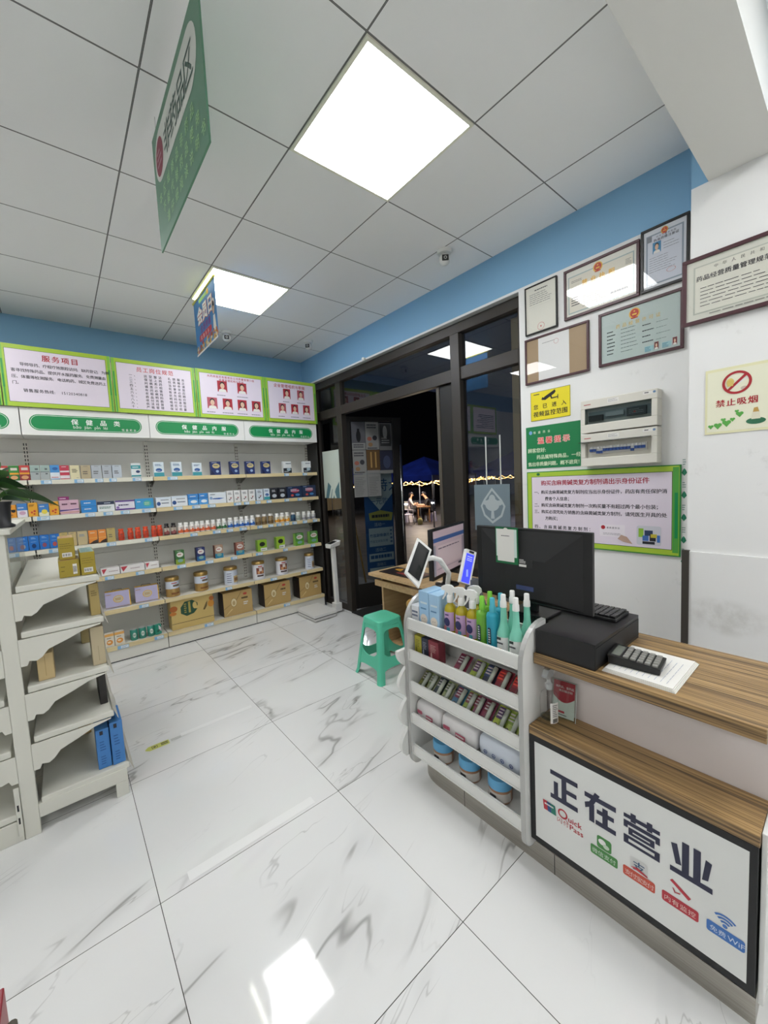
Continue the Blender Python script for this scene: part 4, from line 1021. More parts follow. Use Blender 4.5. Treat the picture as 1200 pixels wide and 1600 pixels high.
# lit-type advertising board on the counter front
b = MB(); b.box((1.3185, .146, .130), (1.419, .7925, .560), BLACKM)
fx = Vector((1.3185, .7925, .130))
f = F(b, fx, -Y_, Z_, .0008)
f.rect(.021, .023, .630, .408, M('#dfe0dc', .22), 1)
NAVY = M('#23253f', .45)
chars = {
 '正': [[(0, 84), (100, 84), (100, 100), (0, 100)], [(42, 10), (60, 10), (60, 90), (42, 90)], [(56, 42), (96, 42), (96, 57), (56, 57)], [(13, 10), (29, 10), (29, 64), (13, 64)], [(0, 0), (100, 0), (100, 16), (0, 16)]],
 '在': [[(0, 74), (100, 74), (100, 90), (0, 90)], [(34, 102), (50, 98), (26, 52), (2, 36), (0, 54), (16, 64)], [(15, 0), (32, 0), (32, 60), (15, 52)], [(40, 38), (94, 38), (94, 52), (40, 52)], [(58, 8), (75, 8), (75, 66), (58, 66)], [(36, 0), (100, 0), (100, 15), (36, 15)]],
 '营': [[(0, 80), (100, 80), (100, 92), (0, 92)], [(20, 74), (35, 74), (35, 101), (20, 101)], [(65, 74), (80, 74), (80, 101), (65, 101)], [(0, 60), (100, 60), (100, 72), (0, 72)], [(0, 50), (12, 50), (12, 62), (0, 62)], [(88, 50), (100, 50), (100, 62), (88, 62)], [(14, 44), (86, 44), (86, 54), (14, 54)], [(14, 32), (86, 32), (86, 40), (14, 40)], [(14, 32), (26, 32), (26, 52), (14, 52)], [(74, 32), (86, 32), (86, 52), (74, 52)], [(0, 18), (100, 18), (100, 27), (0, 27)], [(0, 0), (100, 0), (100, 9), (0, 9)], [(0, 0), (14, 0), (14, 26), (0, 26)], [(86, 0), (100, 0), (100, 26), (86, 26)]],
 '业': [[(0, 0), (100, 0), (100, 15), (0, 15)], [(29, 8), (46, 8), (46, 100), (29, 100)], [(56, 8), (73, 8), (73, 100), (56, 100)], [(2, 82), (17, 86), (28, 30), (14, 28)], [(84, 86), (98, 82), (90, 30), (76, 26)]]}
for ch, a0, a1 in (('正', .083, .183), ('在', .207, .307), ('营', .330, .430), ('业', .456, .556)):
    for p in chars[ch]:
        f.poly([(a0 + (a1 - a0) * x / 100, .222 + .110 * y / 100) for x, y in p], NAVY, 2)
# payment marks
RED2, GRN2, BLU2, ORG2 = M('#b8323e', .5), M('#4a8a48', .5), M('#3f72b8', .5), M('#c8503c', .5)
a = .052; f.poly([(a + .004, .158), (a + .024, .158), (a + .020, .195), (a, .195)], RED2, 2); f.poly([(a + .02, .158), (a + .036, .158), (a + .032, .195), (a + .016, .195)], M('#26497c'), 3); f.poly([(a + .034, .158), (a + .052, .158), (a + .048, .195), (a + .03, .195)], M('#2a7a68'), 3)
f.bars(a + .008, .178, a + .044, .19, 1, WHITE, 4, .5)
f.ring(.128, .182, .012, .018, RED2, 2); f.poly([(.132, .176), (.136, .172), (.150, .160), (.145, .160)], RED2, 3)
f.text('uick', .147, .166, .030, RED2, 2, bold=.02); f.text('闪付', .106, .143, .021, RED2, 2, .0235, .01); f.text('Pass', .152, .140, .029, RED2, 2, bold=.02)
def chip(a0, a1, col, txt, z0=.108, z1=.142):
    f.rrect(a0, z0, a1, z1, .006, col, 2)
    if txt: f.text(txt, (a0 + a1) / 2, z0 + .009, .019, M('#e6c8c0' if col != GRN2 else '#cfe0cc'), 3, (a1 - a0 - .01) / len(txt), .01, 'c')
chip(.226, .312, GRN2, '微信支付'); f.rrect(.247, .144, .293, .188, .008, GRN2, 2); f.ell(.264, .170, .012, .010, WHITE, 3); f.ell(.277, .161, .010, .008, M('#c8d8c4'), 4)
chip(.328, .418, ORG2, '支付宝支付'); f.rrect(.348, .146, .398, .188, .006, M('#cfcfcb'), 2); f.text('支', .356, .150, .036, M('#3a5a78'), 3, bold=.02); f.poly([(.35, .152), (.398, .146), (.398, .151), (.37, .160)], RED2, 4)
chip(.436, .526, RED2, '内有监控'); f.poly([(.456, .188), (.462, .196), (.508, .168), (.502, .158)], RED2, 2); f.poly([(.462, .170), (.466, .170), (.470, .160), (.482, .165), (.482, .161), (.468, .156)], RED2, 3)
chip(.544, .626, BLU2, ''); f.text('免费', .551, .117, .018, M('#d0dcea'), 3, .0185, .01); f.text('WiFi', .590, .117, .021, M('#d0dcea'), 3, bold=.01)
for r in (.010, .019, .028): f.ring(.584, .150, r, r + .0055, BLU2, 2, 14, PI * .25, PI * .75)
f.ell(.584, .151, .0055, .0055, BLU2, 2)
tag(b.build('counter_sign'), 'white black-edged sign board in the counter front with big navy characters', 'sign')

# ---------------------------------------------------------------- five tier display unit
UY0, UY1 = .795, 1.452
t = thing('counter_display_rack', 'white five tier display rack with rounded silver edged sides beside the counter', 'display rack', (1.38, 1.12, 0))
uo = (1.38, 1.12, 0)
def side_profile(xf=1.283, xb=1.459, zb=.088, zt=.975, rt_=.15, rb=.055):
    pts = []
    for i in range(9):
        a = PI + PI / 2 * i / 8; pts.append((xf + rb + rb * math.cos(a), zb + rb + rb * math.sin(a)))
    for i in range(5):
        a = -PI / 2 + PI / 2 * i / 4; pts.append((xb - .02 + .02 * math.cos(a), zb + .02 + .02 * math.sin(a)))
    pts.append((xb, zt))
    for i in range(11):
        a = PI / 2 + PI / 2 * i / 10; pts.append((xf + rt_ + rt_ * math.cos(a), zt - rt_ + rt_ * math.sin(a)))
    return pts
for y0_ in (UY0, UY1 - .018):
    b = MB(); pr = side_profile()
    b.prism(pr, (0, y0_ + .018, 0), X_, Z_, Y_ * -.018, DISPW)
    f = b.build('side_panel', t, uo)
    b = MB()      # silver edging strip following the front and top edge
    k = len(pr); edge = [pr[i] for i in range(0, k)]
    path = pr[14:] + pr[:9]
    vs = []
    for x, z in path:
        cx, cz = 1.40, .5
        d = Vector((x - 1.40, 0, 0)); 
        vs.append((x, z))
    for i in range(len(path) - 1):
        (xa, za), (xb_, zb_) = path[i], path[i + 1]
        n = Vector((zb_ - za, 0, -(xb_ - xa))).normalized() * .0016
        p = [Vector((xa, y0_ + .0185, za)), Vector((xb_, y0_ + .0185, zb_)), Vector((xb_, y0_ - .0005, zb_)), Vector((xa, y0_ - .0005, za))]
        b.hexa([q for q in p], [q + n for q in p], SILVER)
    plabel(b.build('edging', t, uo), 'silver edging strip')
b = MB(); b.box((1.452, UY0 + .019, .11), (1.459, UY1 - .019, .93), DISPW); b.build('back_panel', t, uo)
for zl in (.852, .690, .524, .358, .190):
    b = MB(); b.box((1.302, UY0 + .019, zl - .040), (1.451, UY1 - .019, zl - .028), DISPW)
    s = b.build('shelf', t, uo)
    b = MB(); ya, yb = UY0 + .019, UY1 - .019
    b.box((1.294, ya, zl - .040), (1.3015, yb, zl + .016), DISPW); b.box((1.2905, ya, zl + .002), (1.2935, yb, zl + .014), DISPW); b.box((1.2905, ya, zl - .04), (1.2935, yb, zl - .034), DISPW)
    plabel(b.build('shelf_lip', s, uo), 'ridged white lip')
b = MB()          # wavy wing on the far side
pts = [(1.40, .14)]
for i in range(61):
    q = i / 60; z = .14 + q * .56; pts.append((1.300 - .062 * abs(math.sin(PI * (z - .28 + .163 * 2) / .163)) ** .7, z))
pts.append((1.40, .70))
b.prism(pts, (0, 1.477, 0), X_, Z_, Y_ * -.02, DISPW); plabel(b.build('wavy_wing', t, uo), 'white scalloped wing on the far side')
# goods on the rack, top tier
ZT = .8255
RG = 'bottles and boxes on the top tier of the display rack'
def y_box(name, ya, yb, z, h, d, base, label, deco=None, x=1.318, cat='box', group=RG, rz=0):
    w = abs(yb - ya); b = MB()
    b.box((0, -w / 2, 0), (d, w / 2, h), M(base, .42))
    if deco: deco(F(b, (0, w / 2, 0), -Y_, Z_, .0005), w, h)
    o = b.build(name, bevel=.0015, seg=1); o.location = (x, (ya + yb) / 2, z); o.rotation_euler = (0, 0, rz)
    return tag(o, label, cat, group)
y_box('small_carton', 1.430, 1.378, ZT, .105, .07, '#d9dadd', 'small white carton at the far end of the top rack tier', lambda f, w, h: f.bars(w * .1, h * .45, w * .9, h * .8, 2, M('#5a6480'), 1))
def baby(f, w, h):
    f.rect(0, 0, w, h * .12, M('#d8cf86'), 1); f.ell(w * .5, h * .28, w * .36, h * .13, M('#e3d8cc'), 2); f.ell(w * .4, h * .29, w * .03, h * .012, INK, 3); f.ell(w * .6, h * .29, w * .03, h * .012, INK, 3)
    f.bars(w * .2, h * .52, w * .8, h * .58, 1, M('#4a7aa8'), 1, .6); f.bars(w * .2, h * .66, w * .9, h * .74, 1, M('#dce8ee'), 1, .6)
y_box('wipes_carton', 1.374, 1.309, ZT, .188, .115, '#a2c8e6', 'light blue carton with a round pale figure, left of two on the rack', baby)
y_box('wipes_carton', 1.306, 1.243, ZT, .184, .115, '#a6cae6', 'light blue carton with a round pale figure, right of two on the rack', baby)
def spray_trigger(y, x, label, labelcol=True):
    t = thing('trigger_spray_bottle', label, 'spray bottle', (x, y, ZT), 0, RG)
    b = MB(); b.lathe([(.026, 0), (.028, .006), (.028, .125), (.023, .142), (.013, .152), (.013, .165)], (0, 0, 0), YLIQ, 20); plabel(b.build('body', t), 'bottle of clear yellow liquid')
    b = MB(Matrix.Rotation(math.radians(-68), 4, 'Z')); b.lathe([(.0155, .158), (.0155, .186), (.012, .192)], (0, 0, 0), WHITE, 16)
    b.prism([(-.040, .228), (-.041, .215), (-.024, .212), (-.009, .202), (-.009, .188), (.012, .188), (.014, .203), (.024, .210), (.022, .226), (.008, .238), (-.014, .239), (-.030, .234)], (0, .0065, 0), X_, Z_, Y_ * -.013, WHITE)
    b.prism([(-.022, .213), (-.013, .210), (-.018, .190), (-.033, .168), (-.037, .172), (-.027, .190)], (0, .0045, 0), X_, Z_, Y_ * -.009, WHITE)
    plabel(b.build('trigger', t, bevel=.003), 'white trigger head')
    b = MB(); seg = 12; q = .0288
    ang = [PI + (i / seg - .5) * 2.5 for i in range(seg + 1)]
    vs = [(q * math.cos(a), q * math.sin(a), z) for z in (.03, .118) for a in ang]
    b.add(vs, [(i, i + 1, seg + 2 + i, seg + 1 + i) for i in range(seg)][::1], M('#c3a3c8', .45), True)
    f = F(b, (-q - .0004, .02, .03), -Y_, Z_, .0006)
    f.ell(.022, .042, .017, .02, M('#2a2a5a'), 1); f.rect(.004, 0, .038, .018, M('#3f8fa0'), 1); f.ell(.012, .012, .008, .012, M('#b06a70'), 2); f.bars(.012, .068, .034, .082, 1, M('#4a2f6a'), 1)
    plabel(b.build('label', t), 'mauve label'); return t
spray_trigger(1.200, 1.352, 'yellow trigger spray bottle with mauve label, beside the light blue cartons')
spray_trigger(1.134, 1.352, 'yellow trigger spray bottle with mauve label, middle one of the front three')
spray_trigger(1.072, 1.352, 'yellow trigger spray bottle with mauve label, beside the green spray bottle')
spray_trigger(1.100, 1.418, 'yellow trigger spray bottle standing in the back row')
def mist(key, y, x, label, body, cap, labc, h=.225, neck=False, r=.026):
    t = thing('mist_bottle', label, 'spray bottle', (x, y, ZT), 0, RG)
    b = MB()
    if neck: b.lathe([(r * .95, 0), (r * 1.05, .006), (r * 1.08, .06), (r * 1.06, .09), (r * .66, .122), (r * .52, .14), (r * .42, h - .04)], (0, 0, 0), body, 20)
    else: b.lathe([(r * .96, 0), (r, .005), (r, h * .66), (r * .9, h * .71), (r * .45, h * .735), (r * .45, h * .76)], (0, 0, 0), body, 20)
    b.build('body', t)
    b = MB(); zc = h * .74 if not neck else h - .052
    b.lathe([(r * .52, zc), (r * .5, zc + .022), (r * .42, zc + .026), (r * .40, h - .002), (r * .34, h)], (0, 0, 0), cap, 16); b.build('cap', t)
    b = MB(); q = r * (1.085 if neck else 1.03); seg = 12
    ang = [PI + (i / seg - .5) * 2.4 for i in range(seg + 1)]
    z0_, z1_ = (.012, .080) if neck else (.03, .105)
    vs = [(q * math.cos(a), q * math.sin(a), z) for z in (z0_, z1_) for a in ang]
    if labc is not None: b.add(vs, [(i, i + 1, seg + 2 + i, seg + 1 + i) for i in range(seg)], labc, True)
    f = F(b, (-q - .0004, .016, z0_), -Y_, Z_, .0006)
    if neck: f.rect(.002, .056, .020, .067, M('#20302c'), 1); f.bars(.002, .036, .03, .050, 1, INK, 1); f.ell(.014, .01, .008, .008, M('#e09a3a'), 1); f.ell(.018, .018, .004, .004, M('#e09a3a'), 1)
    elif labc is None: f.rrect(.009, .005, .025, .075, .006, M('#1f3a44'), 1); f.bars(.012, .01, .022, .07, 6, M('#cfd8d8'), 2, .5, 3); f.ell(.016, -.006, .01, .008, M('#d88a80'), 1)
    b.build('label', t); return t
AQ, TL, LMG = M('#8adcc2', .25, 0, .5, 0, .15), M('#2b9cb4', .35), M('#7cc63a', .35)
mist('g', 1.020, 1.350, 'clear green mist bottle with lime cap in the front row', GLIQ, LMG, None, .222)
mist('g', 1.030, 1.420, 'green mist bottle with lime cap in the back row', GLIQ, LMG, None, .225)
mist('b', .968, 1.350, 'turquoise blue mist bottle with dark oval label in the front row', TL, M('#4fb2c4', .35), None, .225, False, .026)
mist('b', .976, 1.420, 'turquoise blue mist bottle in the back row', TL, M('#4fb2c4', .35), None, .228, False, .024)
mist('t', .915, 1.350, 'aqua long-necked bottle with white cap and duck label, left of the front pair', AQ, WHITE, M('#dcdfdc', .5), .250, True)
mist('t', .857, 1.348, 'aqua long-necked bottle with white cap nearest the near side panel, front row', AQ, WHITE, M('#dcdfdc', .5), .248, True)
mist('t', .918, 1.419, 'aqua long-necked bottle with white cap, left of the back row pair', AQ, WHITE, M('#dcdfdc', .5), .250, True)
mist('t', .852, 1.419, 'aqua long-necked bottle with white cap, right end of the back row', AQ, WHITE, M('#dcdfdc', .5), .250, True)
# second tier
Z2T = .6625; RG2 = 'goods on the second tier of the display rack'
for ya, yb, c, c2, lab in ((1.424, 1.377, '#b0a83c', '#5a5420', 'yellow-green slim box at the far end of the second tier'), (1.375, 1.330, '#2b3040', '#a8b0c0', 'dark navy slim box on the second tier'), (1.328, 1.262, '#8a3a44', '#d8b8b0', 'dark red box on the second tier')):
    y_box('slim_box', ya, yb, Z2T, .112, .05, c, lab, lambda f, w, h, q=c2: (f.bars(w * .2, h * .5, w * .8, h * .85, 5, M(q), 1, .3, 9), f.ell(w * .3, h * .3, w * .08, h * .2, M(q), 2)), 1.325, 'box', RG2)
def blister(y, z, label, card, badge, group, w=.062, red_print=False, x=1.312):
    """lip balm on a printed card leaning back on the tier"""
    t = thing('lip_balm_pack', label, 'lip balm', (x, y, z), 0, group)
    R = Matrix.Rotation(math.radians(-36), 4, 'Y')
    R = Matrix(((math.cos(.75), 0, -math.sin(.75), 0), (0, 1, 0, 0), (math.sin(.75), 0, math.cos(.75), 0), (0, 0, 0, 1)))
    U, V = -Y_, Vector((math.sin(.9), 0, math.cos(.9)))
    n = U.cross(V).normalized()
    b = MB(); h = .105
    b.prism([(-w / 2, 0), (w / 2, 0), (w / 2, h), (-w / 2, h)], Vector((.004, 0, .004)), U, V, n * -.0015, M(card, .45))
    f = F(b, Vector((.004, 0, .004)) + n * .0002, U, V, .0005)
    f.rrect(-w / 2 + .003, h * .45, w * .05, h - .006, .004, M(badge, .45), 1)
    bc = M('#ff5a48', .4) if red_print else M('#d8c8cc', .45)  # vivid red print colour, no emission
    f.bars(-w / 2 + .006, h * .52, w * .03, h * .9, 3, bc, 2, .5, int(y * 1000) % 50)
    if red_print:
        f.ring(-w * .22, h * .7, w * .30, w * .34, bc, 3, 4, PI / 4, PI / 4 + 2 * PI)
    f.ell(-w * .26, h * .2, w * .13, w * .11, INK, 1); f.ell(-w * .26, h * .2, w * .08, w * .06, M('#b0a090'), 2); f.bars(w * .1, .004, w * .45, .016, 1, M('#e8dfe0'), 1)
    b.build('card', t)
    b = MB(); o = Vector((.004, 0, .004)) + n * .0095 + U * (w * .22)
    b.tube([o + V * (h * .12), o + V * (h * .36), o + V * (h * .365), o + V * (h * .9)], [.0088, .0088, .0094, .0094], M('#d6d3c8', .3), 12)
    plabel(b.build('balm_tube', t), 'ivory lip balm tube')
    b = MB(); c0 = o + n * .0025
    e0, e1 = V * (h * .06), V * (h * .95)
    b.prism([(-.012, 0), (.012, 0), (.012, h * .9), (-.012, h * .9)], o + V * (h * .05) - n * .0095, U, V, n * .021, CLEAR)
    plabel(b.build('blister', t), 'clear plastic blister')
    return t
LB2, LB3 = 'lip balm packs on the second tier', 'lip balm packs on the third tier'
for y, c, bd, g, lab in ((1.146, '#8a2f4a', '#6a2340', 0, 'crimson lip balm pack standing first on the second tier'), (1.056, '#9aa83a', '#5a2f5a', 0, 'lime and purple lip balm pack on the second tier'), (.994, '#22263c', '#30406a', 0, 'dark navy lip balm pack on the second tier'), (.930, '#8a2836', '#a02830', 1, 'red lip balm pack with bright red print on the second tier'), (.856, '#7a2430', '#a02830', 1, 'dark red lip balm pack half hidden by the near side panel')):
    blister(y, Z2T, lab, c, bd, LB2, .068, bool(g))
Z3T = .4965
for y, c, bd, lab in ((1.392, '#8a8a4a', '#5a5a2a', 'olive lip balm pack at the far end of the third tier'), (1.345, '#b0b08a', '#8a9a6a', 'pale olive lip balm pack, second on the third tier'), (1.290, '#2a3040', '#3a4a4a', 'dark lip balm pack, third on the third tier'), (1.238, '#a8a878', '#6a7a4a', 'khaki lip balm pack, fourth on the third tier'), (1.166, '#3a6a8a', '#7a2a44', 'blue lip balm pack with crimson badge on the third tier'), (1.108, '#a0b04a', '#8a4a4a', 'lime lip balm pack in the middle of the third tier'), (1.063, '#9a4a6a', '#8a3a4a', 'pink lip balm pack right of the lime one, third tier'), (1.010, '#8a3450', '#7a2a3a', 'crimson lip balm pack on the third tier'), (.940, '#a8b43a', '#4a2a5a', 'lime lip balm pack with purple badge on the third tier'), (.886, '#b4c060', '#8aa040', 'pale lime lip balm pack at the near end of the third tier')):
    blister(y, Z3T, lab, c, bd, LB3, .056 if y > 1.2 or .99 < y < 1.12 else .066)
# fourth tier: soft tissue packs, fifth tier: cream jars
Z4T = .3305
def tissue(ya, yb, h, base, label, ink, blue=False):
    w = abs(ya - yb); bmx = bmesh.new(); bmesh.ops.create_cube(bmx, size=1)
    bmesh.ops.subdivide_edges(bmx, edges=bmx.edges[:], cuts=4, use_grid_fill=True)
    r = random.Random(int(ya * 1000))
    for v in bmx.verts:
        c = v.co; e = (abs(c.x * 2) ** 3 + abs(c.y * 2) ** 3) * .5
        v.co = Vector((c.x * .115 * (1 - .12 * abs(c.z * 2) ** 2), c.y * w * (1 - .05 * abs(c.z * 2) ** 2), (c.z * (1 - .22 * e) + .5) * h + r.uniform(-.002, .002)))
        if v.co.z < .004: v.co.z = 0
    me = bpy.data.meshes.new('tissue_pack'); bmx.to_mesh(me); bmx.free()
    for p in me.polygons: p.use_smooth = True
    me.materials.append(M(base, .45)); o = bpy.data.objects.new('tissue_pack', me); COL.objects.link(o); o.location = (1.374, (ya + yb) / 2, Z4T)
    sd = o.modifiers.new('soft', 'SUBSURF'); sd.levels = 1; sd.render_levels = 1
    b = MB(); f = F(b, (-.0595, w / 2, 0), -Y_, Z_, .0015)
    if blue:
        for i in range(4): f.ring(w * (.2 + .2 * i), h * .42, .006, .009, M(ink), 1, 12); f.ell(w * (.2 + .2 * i), h * .42, .003, .003, M(ink), 2)
    else:
        f.bars(w * .1, h * .35, w * .3, h * .55, 1, M(ink), 1, .8); f.rect(w * .45, h * .3, w * .72, h * .5, M(ink), 1); f.bars(w * .47, h * .34, w * .7, h * .46, 1, PAPER, 2, .6)
    b.build('printed_front', o)
    return tag(o, label, 'tissue pack', 'soft packs on the fourth tier')
tissue(1.428, 1.262, .110, '#dfdcdb', 'white soft tissue pack with pink print at the far end of the fourth tier', '#b8506a')
tissue(1.258, 1.050, .112, '#dfdcdb', 'white soft tissue pack with pink print in the middle of the fourth tier', '#b8506a')
tissue(1.040, .832, .118, '#cfd6e0', 'pale blue-white wipes pack with navy round icons on the fourth tier', '#3a4f86', True)
Z5T = .1625
for i, (y, lab) in enumerate(((1.292, 'blue lidded cream jar farthest along the bottom tier'), (1.128, 'blue lidded cream jar in the middle of the bottom tier'), (.966, 'blue lidded cream jar nearest on the bottom tier'))):
    t = thing('cream_jar', lab, 'jar', (1.368, y, Z5T), 0, 'cream jars on the bottom tier')
    b = MB(); b.lathe([(.046, 0), (.05, .008), (.05, .055), (.046, .062)], (0, 0, 0), M('#b98a68', .3, 0, .5, 0, .2), 24); b.build('body', t)
    b = MB(); b.lathe([(.052, .062), (.052, .098), (.048, .103)], (0, 0, 0), M('#5fa3cc', .35), 24); plabel(b.build('lid', t), 'light blue lid')
    b = MB(); seg = 14; ang = [PI + (k / seg - .5) * 3.2 for k in range(seg + 1)]; q = .0507
    b.add([(q * math.cos(a), q * math.sin(a), z) for z in (.012, .05) for a in ang], [(k, k + 1, seg + 2 + k, seg + 1 + k) for k in range(seg)], M('#d8d2ca', .45), True)
    f = F(b, (-q - .0006, .02, .012), -Y_, Z_, .0006); f.bars(.004, .01, .036, .028, 1, INK, 1, .8); b.build('label_band', t)

# ---------------------------------------------------------------- things on the counter
t = thing('cash_drawer', 'black metal cash drawer at the front of the counter top', 'cash drawer', (1.575, .775, CT))
b = MB(); b.prism([(1.368, .569), (1.781, .569), (1.781, .978), (1.472, .978), (1.472, .788), (1.368, .788)], (0, 0, CT + .0005), X_, Y_, Z_ * .0925, BLACK); b.build('body', t, (1.575, .775, CT), bevel=.003)
b = MB(); b.box((1.372, .5675, CT + .012), (1.775, .5685, CT + .08), BLACKM); f = F(b, (1.43, .5675, CT), X_, Z_, .0006); f.ell(.05, .035, .012, .005, M('#3a3a3a', .3), 1); b.build('drawer_front', t, (1.575, .775, CT))
t = thing('keyboard', 'black keyboard lying on top of the cash drawer', 'keyboard', (1.70, .80, CT + .0935), 0)
b = MB(); b.box((-.07, -.20, 0), (.07, .17, .012), BLACKM); b.build('case', t, bevel=.003)
for r_ in range(6):
    b = MB()
    for c_ in range(17): b.box((-.062 + r_ * .0205, -.195 + c_ * .0212, .0125), (-.062 + r_ * .0205 + .0175, -.195 + c_ * .0212 + .0182, .0215), BLACK)
    b.build('key_row', t, bevel=.0015, seg=1)
t = thing('monitor', 'large black monitor on the counter seen from behind', 'monitor', (1.49, .885, CT + .094))
mo = (1.49, .885, CT + .094)
b = MB(); b.box((1.492, .627, 1.012), (1.512, 1.146, 1.328), BLACK); b.build('screen_housing', t, mo, bevel=.003)
b = MB(); A = [(1.4918, .66, 1.02), (1.4918, 1.12, 1.02), (1.4918, 1.12, 1.318), (1.4918, .66, 1.318)]
Bq = [(1.470, .80, 1.04), (1.470, .98, 1.04), (1.470, .98, 1.20), (1.470, .80, 1.20)]
b.hexa(A[::-1], Bq[::-1], BLACKM)
f = F(b, (1.4695, .98, 1.04), -Y_, Z_, .0006); f.rect(.05, .03, .13, .05, M('#34406a', .2), 1)  # blue rectangle is a reflection painted onto the monitor back
b.build('back_bulge', t, mo, bevel=.002)
b = MB(); b.box((1.513, .86, CT + .104), (1.530, .92, 1.10), BLACK); b.build('stand_neck', t, mo, bevel=.003)
b = MB(); b.box((1.475, .80, CT + .0935), (1.60, .97, CT + .104), BLACK); b.build('stand_foot', t, mo, bevel=.003)
b = MB(); b.box((1.4685, .851, 1.168), (1.4698, .916, 1.200), M('#202022', .5)); f = F(b, (1.4685, .916, 1.168), -Y_, Z_, .0006); f.rect(.002, .002, .036, .012, PAPER); f.bars(.004, .016, .034, .034, 3, PAPER, 1); b.build('rating_sticker', t, mo)
b = MB(); b.box((1.4660, .916, 1.174), (1.4685, 1.025, 1.332), DGREEN)
f = F(b, (1.4660, 1.025, 1.174), -Y_, Z_, .0006); f.rect(.004, .03, .104, .150, M('#cfe0d8', .5), 1); f.rect(.010, .010, .092, .150, PAPER, 2); f.ell(.052, .150, .01, .006, PAPER, 2); f.bars(.030, .118, .072, .124, 1, INK, 3)
tag(b.build('payment_card'), 'green edged white payment card stuck on the back of the monitor', 'card')
b = MB()
for k in range(4): b.box((1.39 + .002 * k, .345 + .003 * k, CT + .0005 + .003 * k), (1.66 - .003 * k, .556 - .002 * k, CT + .003 + .003 * k), PAPER)
f = F(b, (1.396, .35, CT + .0125), X_, Y_, .0006); f.bars(.02, .02, .22, .19, 10, M('#aab0bc'), 1, .1, 3)
o = b.build('paper_pad'); tag(o, 'stack of white papers on the counter under the calculator', 'papers')
t = thing('calculator', 'dark desktop calculator lying on the papers', 'calculator', (1.50, .485, CT + .0135), .12)
b = MB(); b.hexa([(-.055, -.075, 0), (.055, -.075, 0), (.055, .075, 0), (-.055, .075, 0)], [(-.058, -.078, .02), (.058, -.078, .02), (.058, .078, .034), (-.058, .078, .034)], BLACK); b.build('body', t, bevel=.002)
b = MB(); f = F(b, (-.05, -.07, .0205), X_, Vector((0, 1, .09)), .0006); f.rect(.005, .112, .095, .138, M('#6a7066', .2)); b.build('display', t)
b = MB(); GK = M('#8b8a84', .4)
for r_ in range(5):
    for c_ in range(5): b.box((-.05 + c_ * .0205, -.068 + r_ * .021, .021 + .0019 * r_), (-.05 + c_ * .0205 + .0165, -.068 + r_ * .021 + .0155, .028 + .0019 * r_), GK)
plabel(b.build('keys', t, bevel=.001, seg=1), 'grey calculator keys')
# sanitizer and acrylic payment stand on the ledge
LZ = .5945
t = thing('hand_sanitizer_bottle', 'clear plastic pump bottle almost empty on the ledge by the rack', 'pump bottle', (1.388, .748, LZ))
b = MB(); b.lathe([(.03, 0), (.033, .006), (.033, .098), (.028, .118), (.014, .130), (.012, .136)], (0, 0, 0), PLAST, 24); b.build('body', t)
b = MB(); b.lathe([(.031, .0225), (.031, .024)], (0, 0, 0), LIQ, 24); b.build('liquid', t)
b = MB(); b.lathe([(.0145, .136), (.0145, .158), (.008, .162), (.008, .185)], (0, 0, 0), M('#d7dbdb', .2, 0, .5, 0, .6), 16)
b.prism([(-.034, .196), (-.03, .186), (.008, .184), (.020, .19), (.022, .208), (.004, .220), (-.018, .216)], (0, .011, 0), X_, Z_, Y_ * -.022, M('#d7dbdb', .2, 0, .5, 0, .6)); b.build('pump_head', t, bevel=.003)
b = MB(); seg = 8; q = .0337; ang = [-PI / 2 - .4 + (k / seg - .5) * 1.1 for k in range(seg + 1)]
b.add([(q * math.cos(a), q * math.sin(a), z) for z in (.014, .094) for a in ang], [(k, k + 1, seg + 2 + k, seg + 1 + k) for k in range(seg)], PAPER, True)
u = Vector((math.cos(.4), -math.sin(.4), 0)); nn = Vector((-math.sin(.4), -math.cos(.4), 0))
f = F(b, nn * .0345 - u * .012, u, Z_, .0005); f.bars(.0, .04, .022, .09, 7, INK, 1, .35, 4)
for k in range(7): f.rect(.001 + .003 * k, .018, .0025 + .003 * k, .034, BLACK, 1)
b.build('label', t)
t = thing('acrylic_payment_stand', 'clear acrylic stand holding a red and white payment card on the ledge', 'card stand', (1.44, .715, LZ))
so = (1.44, .715, LZ)
SU, SV = Vector((.12, -.99, 0)).normalized(), Vector((.16, .02, .98)).normalized(); SN = SU.cross(SV).normalized(); SO = Vector((1.431, .765, LZ + .0025))
b = MB(); b.prism([(0, 0), (.092, 0), (.092, .150), (0, .150)], SO, SU, SV, SN * -.002, CLEAR); b.tube([SO - SN * .001 + SU * .092, SO - SN * .001 + SU * .092 + SV * .15], .0015, M('#c8cfce', .2), 6); b.build('acrylic_sheet', t, so)
b = MB(); b.prism([(.006, .006), (.086, .006), (.086, .144), (.006, .144)], SO - SN * .0028, SU, SV, SN * -.0012, PAPER)
f = F(b, SO - SN * .0027, SU, SV, .0004); f.poly([(.006, .085)] + [(.006 + .08 * k / 10, .085 - .022 * math.sin(PI * k / 10)) for k in range(11)] + [(.086, .144), (.006, .144)], M('#b23440', .5), 1)
f.text('收药品、查药品', .014, .118, .0100, PAPER, 2, .0098, .01); f.text('请扫描识别', .026, .104, .0100, PAPER, 2, .0104, .01); f.rect(.02, .022, .05, .030, M('#b23440'), 2); f.bars(.02, .012, .06, .018, 1, INK, 2)
plabel(b.build('payment_card', t, so), 'white card with red top')
